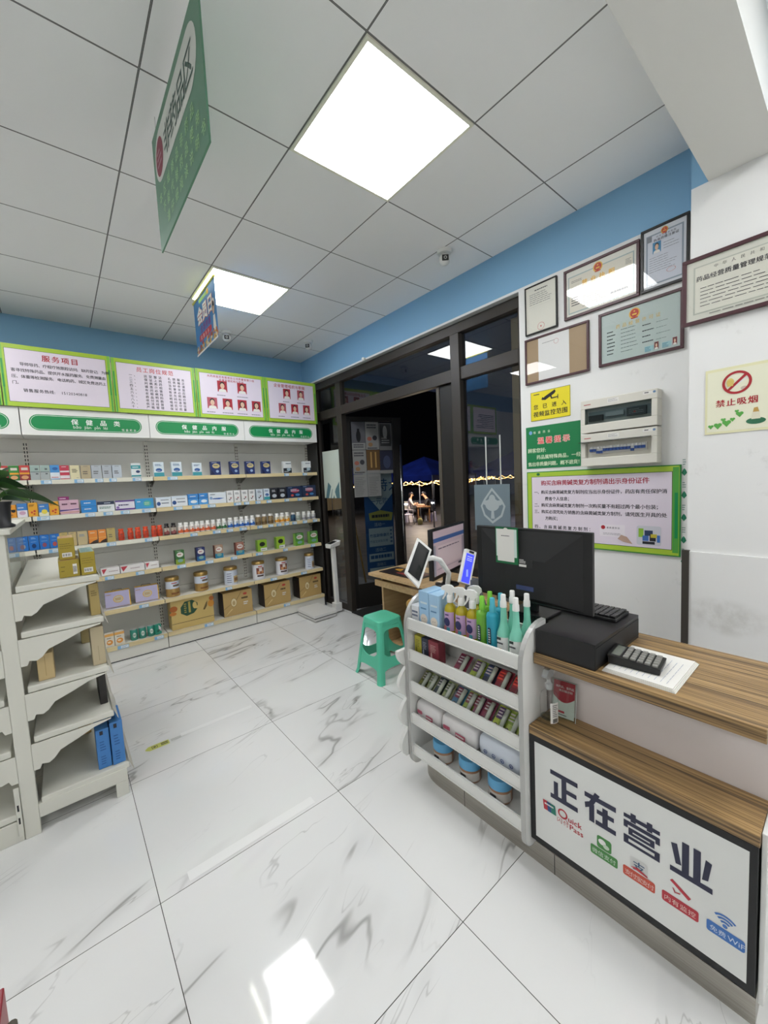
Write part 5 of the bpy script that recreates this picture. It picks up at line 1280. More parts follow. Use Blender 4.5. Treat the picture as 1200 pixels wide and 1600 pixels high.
# customer tablet on a white arm, and the face-pay terminal
def slab(name, pts, th, m, parent, o):
    a, b2, c, d = map(Vector, pts); n = (b2 - a).cross(d - a).normalized()
    mb = MB(); mb.hexa([p for p in (a, b2, c, d)], [p + n * th for p in (a, b2, c, d)], m); return mb.build(name, parent, o, bevel=.002), n
def inset(pts, e0, e1):
    a, b2, c, d = map(Vector, pts); u = b2 - a; v = d - a
    return [a + u * e0 + v * e1, a + u * (1 - e0) + v * e1, a + u * (1 - e0) + v * (1 - e1), a + u * e0 + v * (1 - e1)]
t = thing('customer_tablet', 'white framed tablet with dark screen on a white arm behind the rack', 'tablet', (1.52, 1.36, CT))
to = (1.52, 1.36, CT)
TP = [(1.356, 1.400, 1.267), (1.411, 1.360, 1.202), (1.268, 1.320, 1.035), (1.224, 1.360, 1.120)]
TP[2] = tuple(Vector(TP[1]) + Vector(TP[3]) - Vector(TP[0]) + Vector((-.006, 0, -.012)))
o, n = slab('housing', TP, .012, WHITE, t, to)
ip = inset(TP, .12, .07)
b = MB(); b.quad([p - n * .0008 for p in ip][::1], M('#101212', .08)); b.build('screen', t, to)
ctr = (Vector(TP[0]) + Vector(TP[2])) / 2 + n * .012
b = MB(); b.tube([(1.385, 1.372, 1.158), (1.43, 1.376, 1.156), (1.476, 1.368, 1.138), (1.53, 1.36, 1.06), (1.552, 1.39, 1.0), (1.56, 1.40, .90)], .013, WHITE, 12); plabel(b.build('arm', t, to), 'white bent arm')
b = MB(); b.lathe([(.05, 0), (.05, .016), (.02, .03), (.018, .05)], (1.56, 1.40, CT + .0005), WHITE, 20); b.build('base', t, to)
t = thing('payment_terminal', 'white phone-like payment terminal with bright blue screen on the counter', 'payment terminal', (1.57, 1.26, CT))
to = (1.57, 1.26, CT)
PP = [(1.605, 1.300, 1.186), (1.663, 1.280, 1.159), (1.577, 1.260, 1.003), (1.519, 1.280, 1.030)]
o, n = slab('housing', PP, .022, WHITE, t, to)
a, b2, c, d = map(Vector, PP); u = b2 - a; v = d - a
def pt(p, q, e=.0008): return a + u * p + v * q - n * e
b = MB(); b.quad([pt(.1, .12), pt(.82, .12), pt(.82, .97), pt(.1, .97)], M('#3038d8', .2, 0, .5, .9))
for q in (.2, .26, .31): b.quad([pt(.2, q, .0012), pt(.7, q, .0012), pt(.7, q + .02, .0012), pt(.2, q + .02, .0012)], M('#8a92f0', .3, 0, .5, .8))
b.quad([pt(.35, .6, .0012), pt(.5, .58, .0012), pt(.62, .78, .0012), pt(.45, .8, .0012)], M('#6a78e8', .3, 0, .5, .8)); b.build('screen', t, to)
b = MB(); b.quad([pt(.3, .02), pt(.75, .02), pt(.75, .09), pt(.3, .09)], BLACK); b.build('camera_bar', t, to)
b = MB(); b.hexa([(1.54, 1.215, CT + .0005), (1.66, 1.215, CT + .0005), (1.66, 1.31, CT + .0005), (1.54, 1.31, CT + .0005)], [(1.585, 1.255, 1.03), (1.635, 1.255, 1.03), (1.635, 1.29, 1.03), (1.585, 1.29, 1.03)], M('#55585c', .4)); b.build('stand', t, to, bevel=.003)

# ---------------------------------------------------------------- desk by the window with a second monitor
t = thing('wooden_desk', 'light wood computer desk against the window behind the counter', 'desk', (2.3, 2.3, 0))
do = (2.3, 2.3, 0)
b = MB(); b.box((2.06, 1.70, .725), (2.53, 2.78, .75), DESKW); b.build('desktop', t, do, bevel=.003)
for yy in (2.70, 1.75):
    b = MB(); b.box((2.16, yy, 0.0), (2.50, yy + .022, .724), DESKW); b.build('side_panel', t, do)
b = MB(); b.box((2.10, 1.79, .635), (2.13, 2.74, .69), DESKW); b.box((2.13, 1.79, .635), (2.45, 2.69, .647), DESKW); plabel(b.build('keyboard_tray', t, do, bevel=.002), 'pull-out keyboard tray')
b = MB(); b.box((2.17, 1.775, .08), (2.49, 2.698, .10), DESKW); b.build('foot_shelf', t, do)
b = MB(); b.box((2.14, 2.25, .7505), (2.36, 2.72, .757), M('#241d1d', .4)); f = F(b, (2.14, 2.25, .757), X_, Y_, .0006); f.poly([(.02, .05), (.12, .2), (.06, .32)], M('#8a2f2a'), 1); f.poly([(.1, .3), (.2, .36), (.14, .42)], M('#c08a2a'), 1); f.bars(.03, .02, .2, .16, 4, M('#8a5a50'), 2)
tag(b.build('magazine'), 'dark glossy magazine on the wooden desk by the window', 'magazine')
t = thing('monitor', 'black desk monitor showing a pale program window', 'monitor', (2.2, 1.95, .75))
mo = (2.2, 1.95, .75)
MA, MBt = Vector((1.93, 1.86, 0)), Vector((2.468, 2.015, 0)); mu = (MBt - MA).normalized(); mw = (MBt - MA).length; mn = mu.cross(Z_).normalized(); 
b = MB(); b.prism([(0, .85), (mw, .85), (mw, 1.205), (0, 1.205)], MA, mu, Z_, -mn * .03, BLACK); b.build('housing', t, mo, bevel=.003)
b = MB(); f = F(b, MA, mu, Z_, .0008)
SC = lambda c: M(c, .3, 0, .5, .12)
f.rect(.02, .875, mw - .02, 1.19, SC('#b8a4ac'), 1); f.rect(.02, 1.11, mw - .02, 1.14, SC('#3f5a8c'), 2); f.rect(.02, .875, .05, 1.09, SC('#8b8a96'), 2); f.rect(mw - .06, .88, mw - .02, 1.10, SC('#8a7f8a'), 2); f.rect(.08, .93, mw - .08, 1.08, SC('#c2b0b4'), 2); f.bars(.09, 1.05, mw - .1, 1.075, 1, SC('#5a5060'), 3, .3); f.rect(.42, .895, .48, .91, SC('#3a3a44'), 3); f.rect(.06, .915, mw - .08, .918, SC('#6a6470'), 3)
plabel(b.build('screen', t, mo), 'lit pinkish screen')
b = MB(); mc = MA + mu * (mw * .55) - mn * .045; b.box((mc.x - .03, mc.y - .015, .76), (mc.x + .03, mc.y + .015, .95), BLACK); b.build('stand_neck', t, mo)
b = MB(); b.lathe([(.09, 0), (.09, .008), (.04, .012)], (mc.x, mc.y, .7505), BLACK, 20); b.build('stand_foot', t, mo)
t = thing('round_stool', 'round bamboo-topped stool at the desk behind the display rack', 'stool', (2.13, 2.16, .06))
b = MB(); BM = M('#b08a4c', .5)
T0 = Matrix.Translation((0, 0, 0))
b.lathe([(.13, .50), (.14, .51), (.14, .535), (.13, .545)], (0, 0, 0), BM, 24); b.build('seat', t)
for k in range(4):
    a = PI / 4 + k * PI / 2
    b = MB(); b.tube([(.09 * math.cos(a), .09 * math.sin(a), .5), (.13 * math.cos(a), .13 * math.sin(a), -.06)], .014, M('#6a6d70', .4, .5)); b.build('leg', t)

# ---------------------------------------------------------------- green plastic stool
t = thing('plastic_stool', 'turquoise green square plastic stool on the marble floor', 'stool', (1.932, 2.452, 0), -.02)
SG = M('#58c2a0', .38); HT = .47
def sq(h, top=.112, bot=.172): 
    q = h / HT; return bot + (top - bot) * q
b = MB()
def rsq(r, z, c=.03):
    pts = []
    for sx, sy in ((1, 1), (-1, 1), (-1, -1), (1, -1)):
        pr = [(r, r - c), (r - c * .3, r - c * .3), (r - c, r)] if sx * sy > 0 else [(r - c, r), (r - c * .3, r - c * .3), (r, r - c)]
        pts += [(sx * x, sy * y, z) for x, y in pr]
    return pts
rings = [rsq(.118, HT - .045), rsq(.116, HT - .008), rsq(.110, HT)]
vs = sum(rings, []); fs = []
for j in range(2):
    for i in range(12): fs.append((j * 12 + i, j * 12 + (i + 1) % 12, j * 12 + 12 + (i + 1) % 12, j * 12 + 12 + i))
b.add(vs, fs, SG); b.quad(rings[2], SG)
f = F(b, (-.1, -.1, HT), X_, Y_, .0008)
G2 = M('#62c29c', .5)
for i in range(9):
    for j in range(9):
        if (i + j) % 2 == 0 and abs(i - 4) + abs(j - 4) < 7: f.rect(.04 + i * .0135, .04 + j * .0135, .05 + i * .0135, .05 + j * .0135, G2)
b.build('seat', t)
for sx, sy in ((1, 1), (-1, 1), (-1, -1), (1, -1)):
    b = MB(); pr = [(HT - .04, .0), (HT * .55, 0), (.03, 0), (.0, .006)]
    ring = []
    for z, e in pr:
        r = sq(z) + e; w = .040 + .006 * (1 - z / HT)
        c = .022
        ring.append([(sx * r, sy * (r - w), z), (sx * r, sy * (r - c), z), (sx * (r - c * .3), sy * (r - c * .3), z), (sx * (r - c), sy * r, z), (sx * (r - w), sy * r, z), (sx * (r - w), sy * (r - .006), z), (sx * (r - c), sy * (r - c), z), (sx * (r - .006), sy * (r - w), z)])
    vs = sum(ring, []); fs = []
    for j in range(3):
        for i in range(8):
            q = (j * 8 + i, j * 8 + (i + 1) % 8, j * 8 + 8 + (i + 1) % 8, j * 8 + 8 + i)
            fs.append(q if sx * sy < 0 else q[::-1])
    fs.append(tuple(range(24, 32)))
    b.add(vs, fs, SG); b.build('leg', t)
def sidep(k, top):
    b = MB(Matrix.Rotation(k * PI / 2, 4, 'Z'))
    def P(a, z): return (a, -sq(z) + .004, z)
    xs = [-1 + 2 * i / 12 for i in range(13)]
    if top: pt_, pb_ = [(x * (sq(HT - .03) - .015), HT - .04) for x in xs], [(x * (sq(HT - .03) - .022), HT - .075 - .05 * abs(x) ** 5) for x in xs]
    else: pt_, pb_ = [(x * (sq(.2) - .03), .185 + .06 * abs(x) ** 3) for x in xs], [(x * (sq(.1) - .03), .105 - .03 * abs(x) ** 5) for x in xs]
    A = [P(*p) for p in pt_] + [P(*p) for p in pb_]; B = [(x, y + .006, z) for x, y, z in A]; n = 13
    fs = []
    for i in range(n - 1):
        fs += [(n + i, n + i + 1, i + 1, i), (2 * n + i, 2 * n + i + 1, 3 * n + i + 1, 3 * n + i), (i, i + 1, 2 * n + i + 1, 2 * n + i), (n + i + 1, n + i, 3 * n + i, 3 * n + i + 1)]
    b.add(A + B, fs, SG); return b
for k in range(4):
    sidep(k, True).build('apron', t); sidep(k, False).build('stretcher', t)

# ---------------------------------------------------------------- weighing scale by the shelves
t = thing('weighing_scale', 'white body weighing scale with tall column beside the shelves', 'scale', (2.26, 4.07, 0))
so = (2.26, 4.07, 0); SW = M('#dcdcd8', .4)
def rot_rect(c, w, d, a):
    ca, sa = math.cos(a), math.sin(a); return [(c[0] + x * ca - y * sa, c[1] + x * sa + y * ca) for x, y in ((-w, -d), (w, -d), (w, d), (-w, d))]
pl = rot_rect((2.235, 4.075), .15, .21, .02)
b = MB(); b.prism(pl, (0, 0, .052), X_, Y_, Z_ * .03, SW); b.build('platform', t, so, bevel=.008)
b = MB(); b.prism(rot_rect((2.235, 4.075), .14, .2, .02), (0, 0, .012), X_, Y_, Z_ * .03, SW); b.prism(rot_rect((2.235, 4.075), .143, .203, .02), (0, 0, .04), X_, Y_, Z_ * .011, M('#3a3a3a')); b.build('base', t, so, bevel=.004)
b = MB(); b.box((2.375, 3.97, .02), (2.52, 4.05, .06), SW); b.box((2.44, 3.965, .02), (2.525, 4.055, .12), SW); b.build('column_foot', t, so, bevel=.004)
b = MB(); b.hexa([(2.46, 3.985, .11), (2.505, 3.985, .11), (2.505, 4.035, .11), (2.46, 4.035, .11)], [(2.450, 3.985, .80), (2.495, 3.985, .80), (2.495, 4.035, .80), (2.450, 4.035, .80)], SW); b.build('column', t, so, bevel=.005)
b = MB(); b.hexa([(2.40, 3.96, .79), (2.54, 3.96, .815), (2.54, 4.06, .815), (2.40, 4.06, .79)], [(2.40, 3.95, .835), (2.55, 3.95, .875), (2.55, 4.07, .875), (2.40, 4.07, .835)], SW)
b.quad([(2.415, 3.965, .8405), (2.505, 3.965, .8645), (2.505, 4.055, .8645), (2.415, 4.055, .8405)], BLACK); b.build('display_head', t, so, bevel=.006)

# ---------------------------------------------------------------- right wall: certificates, notices, breaker boxes
def wall_frame(y0_, y1_, z0_, z1_, border, mat, name, label, fill, x=XR, glass=True, depth=.018):
    """framed document, y0 is its left (far) edge"""
    t = thing(name, label, 'framed certificate', (x - depth, (y0_ + y1_) / 2, (z0_ + z1_) / 2), 0, 'framed certificates on the right wall')
    o = (x - depth, (y0_ + y1_) / 2, (z0_ + z1_) / 2)
    w, h = y0_ - y1_, z1_ - z0_
    b = MB()
    for a in ((0, 0, w, border), (0, h - border, w, h), (0, border, border, h - border), (w - border, border, w, h - border)):
        b.box((x - depth, y0_ - a[0], z0_ + a[1]), (x - .001, y0_ - a[2], z0_ + a[3]), mat)
    b.build('frame', t, o, bevel=.002)
    b = MB(); xs = x - depth + .008
    b.box((xs, y0_ - border, z0_ + border), (x - .002, y1_ + border, z1_ - border), PAPER)
    f = F(b, (xs, y0_ - border, z0_ + border), -Y_, Z_, .0006); fill(f, w - 2 * border, h - 2 * border)
    b.build('document', t, o)
    if glass:
        b = MB(); xg = x - depth + .0035
        b.quad([(xg, y0_ - border, z0_ + border), (xg, y1_ + border, z0_ + border), (xg, y1_ + border, z1_ - border), (xg, y0_ - border, z1_ - border)], GLASS); b.build('glass', t, o)
def emblem(f, a, b_, r, L=2):
    f.ell(a, b_, r, r * 1.05, GOLDP, L); f.ell(a, b_ + r * .05, r * .78, r * .8, M('#b8321e', .5), L + 1); f.rect(a - r * .4, b_ - r * .35, a + r * .4, b_ - r * .05, GOLDP, L + 2); f.ell(a, b_ + r * .4, r * .16, r * .16, GOLDP, L + 2); f.rect(a - r * .6, b_ - r * 1.0, a + r * .6, b_ - r * .75, M('#b8321e'), L + 2)
GR = M('#9aa3a6', .5)
def c1(f, w, h):
    f.rect(0, 0, w, h, M('#dad8cc', .5)); f.bars(w * .3, h * .88, w * .75, h * .93, 1, INK, 2, .4); f.bars(w * .12, h * .6, w * .9, h * .86, 6, M('#6a6a6c'), 2, .25, 3); f.ring(w * .5, h * .1, .022, .024, M('#c05050'), 2); f.ell(w * .5, h * .1, .005, .005, M('#c05050'), 2)
    f.rect(w * .1, h * .56, w * .92, h * .562, GR, 2)
def c2_(f, w, h):
    f.rect(0, 0, w, h, M('#dcdad0', .5)); f.rect(w * .03, h * .05, w * .97, h * .88, M('#9fb0ae'), 2); f.rect(w * .045, h * .075, w * .955, h * .855, M('#d8d3c4', .5), 3)
    emblem(f, w * .48, h * .86, h * .10, 4); f.text('营业执照', w * .5, h * .60, h * .13, M('#c8982c', .4, .3), 5, w * .13, .03, 'c')
    f.bars(w * .08, h * .72, w * .25, h * .78, 2, INK, 4, .3); f.bars(w * .08, h * .2, w * .22, h * .42, 4, INK, 4, .4, 4); f.bars(w * .25, h * .12, w * .6, h * .38, 6, M('#7a7a78'), 4, .25, 5); f.bars(w * .66, h * .16, w * .9, h * .24, 1, INK, 4, .5); f.bars(w * .86, h * .66, w * .94, h * .78, 4, INK, 4, .3)
def c3_(f, w, h):
    f.rect(0, 0, w, h, M('#d3d6dc', .5)); f.rect(w * .06, h * .05, w * .94, h * .92, M('#8a97a4'), 2); f.rect(w * .10, h * .075, w * .90, h * .895, M('#ccd0da', .5), 3); emblem(f, w * .5, h * .92, h * .055, 4)
    f.text('中华人民共和国', w * .54, h * .84, .0105, INK, 4, .0128, .0, 'c'); f.text('执业药师注册证', w * .54, h * .785, .0150, INK, 4, .0160, .02, 'c'); f.face(w * .22, h * .58, w * .2, h * .19, M('#3f86b4'), False, 4)
    f.bars(w * .48, h * .6, w * .85, h * .74, 3, M('#5a6068'), 4, .15); f.bars(w * .14, h * .26, w * .8, h * .54, 7, M('#5a6068'), 4, .15, 8); f.ring(w * .66, h * .22, .018, .02, M('#c06a60'), 4, 20, 0, 2 * PI, .6); f.rect(w * .08, h * .8, w * .2, h * .9, M('#7a8088'), 4)
def c4_(f, w, h):
    f.rect(0, 0, w, h, M('#a08868', .5)); f.rect(w * .21, 0, w * .73, h, M('#dcdcda', .5), 2); f.bars(w * .28, h * .84, w * .5, h * .88, 1, M('#7a7a7a'), 3, .3); f.ring(w * .52, h * .82, .014, .016, M('#c08080'), 3)
def c5_(f, w, h):
    f.rect(0, 0, w, h, M('#b4c2be', .5)); emblem(f, w * .45, h * .86, h * .10, 3); f.text('药品经营许可证', w * .5, h * .66, h * .085, M('#c8a850', .4, .3), 3, w * .085, .01, 'c')
    for k in range(7): f.bars(w * .08, h * (.60 - .075 * k), w * .2, h * (.64 - .075 * k), 1, INK, 3, .5, k); f.bars(w * .27, h * (.60 - .075 * k), w * .5, h * (.63 - .075 * k), 1, M('#5a6466'), 3, .3, k + 9)
    for k in range(4): f.bars(w * .55, h * (.55 - .11 * k), w * .7, h * (.585 - .11 * k), 1, INK, 3, .5, k); f.bars(w * .72, h * (.55 - .11 * k), w * .9, h * (.575 - .11 * k), 1, M('#5a6466'), 3, .3, k + 19)
    for k in (0, 1): f.rect(w * (.58 + .21 * k), .01, w * (.69 + .21 * k), h * .14, M('#9cc4c8'), 3); f.bars(w * (.585 + .21 * k), h * .03, w * (.66 + .21 * k), h * .13, 4, M('#3a7a9a'), 4, .4); f.face(w * (.70 + .215 * k), .012, w * .05, h * .14, M('#7a2a30'), False, 4)
def c6_(f, w, h):
    f.rect(0, 0, w, h, M('#d2d2c6', .5)); f.rect(w * .06, h * .1, w * .94, h * .9, M('#b4b8ac'), 2); f.rect(w * .075, h * .12, w * .925, h * .88, M('#d6d5c8', .5), 3)
    f.text('中华人民共和国', w * .48, h * .80, .016, M('#6a6a66'), 4, .030, .0, 'c'); f.text('药品经营质量管理规范认证证书', w * .5, h * .65, .0245, INK, 4, .0252, .03, 'c')
    f.bars(w * .12, h * .2, w * .8, h * .56, 6, M('#4a4a4a'), 4, .18, 3); f.bars(w * .2, h * .05, w * .8, h * .08, 1, M('#8a8a82'), 4, .5)
wall_frame(1.491, 1.270, 2.480, 2.790, .008, BLACK, 'certificate_frame', 'small thin black framed document beside the window, above the brown framed one', c1)
wall_frame(1.225, .810, 2.494, 2.788, .015, MAROON, 'certificate_frame', 'dark red framed business licence with gold title and red emblem', c2_)
wall_frame(.804, .590, 2.495, 2.815, .013, BLACK, 'certificate_frame', 'black framed upright licence with blue portrait photo, highest on the wall', c3_)
wall_frame(1.498, 1.078, 2.156, 2.455, .013, MAROON, 'certificate_frame', 'maroon framed sheet on brown backing below the thin black frame', c4_)
wall_frame(1.022, .610, 2.160, 2.462, .015, MAROON, 'certificate_frame', 'maroon framed blue-green permit below the business licence', c5_)
wall_frame(.572, .115, 2.206, 2.502, .017, MAROON, 'certificate_frame', 'large maroon framed quality certificate on the white column', c6_, XC - .002)
# yellow camera notice
b = MB(); YEL = M('#e8d81c', .5); b.box((XR - .003, 1.468, 1.909), (XR - .0005, 1.198, 2.101), YEL)
f = F(b, (XR - .003, 1.468, 1.909), -Y_, Z_, .0006); w, h = .27, .192
for q in ((0, 0, w, .002), (0, h - .002, w, h), (0, 0, .002, h), (w - .002, 0, w, h)): f.rect(*q, INK, 1)
f.poly([(.085, .132), (.098, .150), (.170, .184), (.176, .170), (.165, .158), (.105, .128)], BLACK, 1); f.poly([(.077, .136), (.086, .130), (.094, .146), (.084, .150)], INK, 1); f.poly([(.138, .146), (.148, .150), (.152, .136), (.190, .138), (.190, .132), (.146, .128)], BLACK, 2); f.rect(.188, .122, .193, .150, BLACK, 2)
f.text('您已进入', .02, .078, .034, BLACK, 1, .064, .025); f.text('视频监控范围', .018, .028, .038, BLACK, 1, .0395, .03); f.bars(.022, .168, .065, .176, 1, INK, 1, .8)
tag(b.build('camera_notice'), 'yellow video surveillance notice with black camera picture', 'sign')
# green reminder notice
b = MB(); GN = M('#0c7a45', .45); b.box((XR - .003, 1.508, 1.588), (XR - .0005, 1.137, 1.872), GN)
f = F(b, (XR - .003, 1.508, 1.588), -Y_, Z_, .0006); CR = M('#d8e8c8', .5); PK = M('#e05a52', .5)
f.ell(.035, .244, .012, .013, M('#7aa8d8')); f.text('恒盛药业', .055, .236, .018, CR, 1, .034, .02)
f.text('温馨提示', .085, .168, .046, M('#f0d8d0'), 1, .058, .075); f.text('温馨提示', .085, .168, .046, PK, 2, .058, .03)
f.text('顾客您好:', .012, .110, .032, CR, 1, .031, .03); f.text('药品属特殊商品，一经', .075, .064, .030, CR, 1, .0298, .03); f.text('售出非质量问题，概不退货！', .012, .018, .030, CR, 1, .0284, .03)
tag(b.build('reminder_notice'), 'green reminder notice with red title and cream lettering beside the breaker boxes', 'sign')
# id-card notice board
b = MB(); y0_, y1_, z0_, z1_ = 1.502, .616, 1.070, 1.565; w, h = y0_ - y1_, z1_ - z0_
b.box((XR - .012, y0_, z0_), (XR - .0005, y1_, z1_), M('#2f8a3c', .45))
f = F(b, (XR - .012, y0_, z0_), -Y_, Z_, .0006); f.rect(.006, .006, w - .006, h - .006, LIME, 1); f.rect(w - .035, .02, w - .008, h - .012, M('#4fa040'), 2); f.rect(w - .026, .1, w - .012, h * .7, GREEN, 3); f.rect(.034, .034, w - .036, h - .034, M('#3a5a3a'), 2); f.rect(.037, .037, w - .039, h - .037, LILAC, 3)
CRIM = M('#a8203a', .5)
f.text('购买含麻黄碱类复方制剂请出示身份证件', w / 2 - .02, h - .092, .037, CRIM, 4, .0355, .025, 'c')
for k, s in enumerate(['一、购买含麻黄碱类复方制剂应当出示身份证件，药店有责任保护消', '   费者个人信息；', '二、购买含麻黄碱类复方制剂一次购买量不有超过两个最小包装；', '三、购买必须凭处方销售的含麻黄碱类复方制剂，请凭医生开具的处', '   方购买；', '四、含麻黄碱类复方制剂：']):
    f.text(s, .052, h - (.150, .194, .238, .282, .326, .385)[k], .027, INK, 4, .0258 if k != 5 else .033, .02)
f.rect(.48, .085, .62, .158, M('#e6dfe6'), 4); f.ell(.50, .140, .012, .012, RED, 5); f.text('居民身份证', .52, .134, .012, INK, 5, .015, 0); f.bars(.50, .095, .60, .11, 2, M('#8a8690'), 5, .3)
f.poly([(.58, .075), (.60, .10), (.63, .09), (.66, .05), (.61, .06)], M('#b89a8a'), 5)
f.rrect(.68, .050, .80, .160, .012, M('#c9c9d2'), 4)
for a_, b_, ww, hh, c_ in ((.69, .095, .025, .05, '#8ab83a'), (.72, .105, .04, .03, '#2a3a5a'), (.71, .075, .03, .03, '#3f6ab0'), (.745, .075, .03, .04, '#22242a'), (.75, .095, .03, .02, '#c8b83a'), (.78, .07, .015, .04, '#3f72b8'), (.71, .057, .06, .015, '#23262e')): f.rect(a_, b_, a_ + ww, b_ + hh, M(c_), 5)
f.ell(.085, h - .018, .012, .009, DGREEN, 4)
tag(b.build('notice_board'), 'large green bordered notice board with a crimson title about identity cards', 'sign')
# vine stickers down the wall
for k, z in enumerate((1.520, 1.400, 1.280, 1.160, 1.045)):
    b = MB(); f = F(b, (XR - .0004, .604 + .0, z), -Y_, Z_, .0006)
    f.poly([(-.012, 0), (0, -.016), (.012, 0), (.007, .014), (0, .024), (-.007, .014)], M('#1d7a5a'), 1); f.rect(-.001, -.01, .001, .02, M('#3a9a78'), 2); f.bars(-.008, .04, .008, .075, 3, M('#6a8a80'), 1, .4, k)
    tag(b.build('leaf_sticker'), 'small green leaf sticker at the column corner, %s' % ['topmost of five', 'second from the top', 'middle one', 'fourth from the top', 'lowest, below the notice board'][k], 'sticker', 'leaf stickers down the wall')
# breaker boxes
def breaker_box(z0_, z1_, label, openb):
    y0_, y1_ = 1.102, .706; w, h = y0_ - y1_, z1_ - z0_
    t = thing('breaker_box', label, 'breaker box', (XR - .04, (y0_ + y1_) / 2, (z0_ + z1_) / 2), 0, 'breaker boxes')
    o = (XR - .04, (y0_ + y1_) / 2, (z0_ + z1_) / 2); xf = XR - .075; BX = M('#d8d5ca', .4)
    b = MB()
    for a in ((0, 0, w, h * .26), (0, h * .74, w, h), (0, h * .26, w * .06, h * .74), (w * .93, h * .26, w, h * .74)): b.box((xf, y0_ - a[0], z0_ + a[1]), (XR - .001, y0_ - a[2], z0_ + a[3]), BX)
    b.box((xf + .03, y0_ - w * .06, z0_ + h * .26), (XR - .001, y0_ - w * .93, z0_ + h * .74), BX)
    f = F(b, (xf, y0_, z0_), -Y_, Z_, .0006); f.rect(w * .38, h * .82, w * .53, h * .95, PAPER, 1); f.bars(w * .39, h * .84, w * .52, h * .94, 4, M('#7a7a80'), 2, .3); f.rect(w * .83, h * .88, w * .95, h * .96, PAPER, 1); f.bars(w * .85, h * .9, w * .9, h * .94, 1, INK, 2, .7); f.ell(w * .965, h * .92, .007, .006, M('#6a8ab0'), 2); f.bars(w * .05, h * .84, w * .15, h * .89, 1, RED, 1, .5)
    b.build('casing', t, o, bevel=.003)
    b = MB(); g = F(b, (xf + .029, y0_ - w * .06, z0_ + h * .26), -Y_, Z_, .0006); ww, hh = w * .87, h * .48
    if openb:
        b.box((xf + .012, y0_ - w * .12, z0_ + h * .38), (xf + .029, y0_ - w * .87, z0_ + h * .60), M('#c9c8c2', .4))
        for k in range(16):
            yy = y0_ - w * (.125 + .046 * k); low = -.012 if k in (2, 3, 12) else 0
            b.box((xf + .002, yy, z0_ + h * .44 + low), (xf + .0115, yy - w * .04, z0_ + h * .52 + low), M('#24427c', .4))
            b.box((xf + .006, yy, z0_ + h * .53), (xf + .0115, yy - w * .04, z0_ + h * .59), M('#dcdcd8', .4))
        b.build('breaker_row', t, o)
        b = MB(); b.hexa([(xf - .028, y0_ + .004, z0_ + h * .735), (xf - .028, y1_ + w * .07, z0_ + h * .735), (xf, y1_ + w * .07, z0_ + h * .735), (xf, y0_ + .004, z0_ + h * .735)], [(xf - .028, y0_ + .004, z0_ + h * .745), (xf - .028, y1_ + w * .07, z0_ + h * .745), (xf, y1_ + w * .07, z0_ + h * .77), (xf, y0_ + .004, z0_ + h * .77)], M('#4a4e4c', .2)); plabel(b.build('flap', t, o), 'raised smoked plastic flap')
    else:
        g.rect(.01, .02, ww - .01, hh - .02, M('#9aa4a6', .4), 1)
        b.box((xf + .012, y0_ - w * .62, z0_ + h * .36), (xf + .028, y0_ - w * .86, z0_ + h * .6), M('#3a3f42', .4)); b.box((xf + .012, y0_ - w * .1, z0_ + h * .34), (xf + .028, y0_ - w * .3, z0_ + h * .52), M('#2c2f30', .4)); b.box((xf + .012, y0_ - w * .34, z0_ + h * .44), (xf + .028, y0_ - w * .58, z0_ + h * .56), M('#b8bcbc', .4))
        g2 = F(b, (xf + .012, y0_ - w * .62, z0_ + h * .36), -Y_, Z_, .0006); g2.bars(.01, .01, w * .22, h * .2, 3, M('#8a9090'), 1, .4); g2.ell(.04, .02, .006, .005, RED, 2)
        b.build('breaker_row', t, o)
        b = MB(); b.quad([(xf + .002, y0_ - w * .06, z0_ + h * .26), (xf + .002, y0_ - w * .93, z0_ + h * .26), (xf + .002, y0_ - w * .93, z0_ + h * .74), (xf + .002, y0_ - w * .06, z0_ + h * .74)], glass_material('#b4bec0', 'smoked_plastic', 1.45)); plabel(b.build('flap', t, o), 'closed smoked plastic flap')
breaker_box(1.780, 1.971, 'upper cream breaker box with closed smoked window', False)
breaker_box(1.582, 1.773, 'lower cream breaker box with open flap and blue switches', True)
# no smoking poster on the column
b = MB(); b.box((XC - .003, .482, 1.695), (XC - .0005, .255, 1.986), M('#e2dfb4', .5))
f = F(b, (XC - .003, .482, 1.695), -Y_, Z_, .0006); w, h = .227, .291
f.rect(.008, .01, w - .008, h - .012, M('#e6e5cc', .5), 1); RD = M('#a8242c', .5)
f.ell(.088, .222, .013, .018, M('#e0c878'), 3); f.rect(.078, .205, .098, .232, M('#d8c068'), 4)
f.ring(.11, .218, .040, .050, RD, 3, 36); f.poly([(.076, .190), (.083, .183), (.146, .246), (.138, .253)], RD, 3); f.poly([(.10, .20), (.15, .232), (.147, .238), (.096, .207)], PAPER, 2); f.ell(.135, .19, .012, .008, M('#c8b8a8'), 2)
f.text('禁止吸烟', .038, .122, .034, RD, 2, .0365, .035)
LF = M('#5aa848', .5)
for a, c, r in ((.022, .034, .011), (.047, .036, .016), (.078, .044, .017), (.066, .060, .010), (.098, .058, .010), (.122, .078, .014), (.112, .092, .008)):
    f.ell(a - r * .42, c + r * .25, r * .5, r * .5, LF, 2, 12); f.ell(a + r * .42, c + r * .25, r * .5, r * .5, LF, 2, 12); f.poly([(a - r * .86, c + r * .1), (a, c - r), (a + r * .86, c + r * .1)], LF, 2); f.rect(a - r * .5, c - r * .1, a + r * .5, c + r * .4, LF, 2)
f.ell(.175, .042, .032, .014, M('#2a6a4a'), 2); f.poly([(.16, .05), (.19, .05), (.185, .085), (.165, .085)], M('#dcd8c0'), 3); f.poly([(.165, .08), (.185, .08), (.18, .1), (.168, .098)], M('#c09a50'), 3)
tag(b.build('no_smoking_poster'), 'cream no smoking poster with red circle on the white column', 'poster')

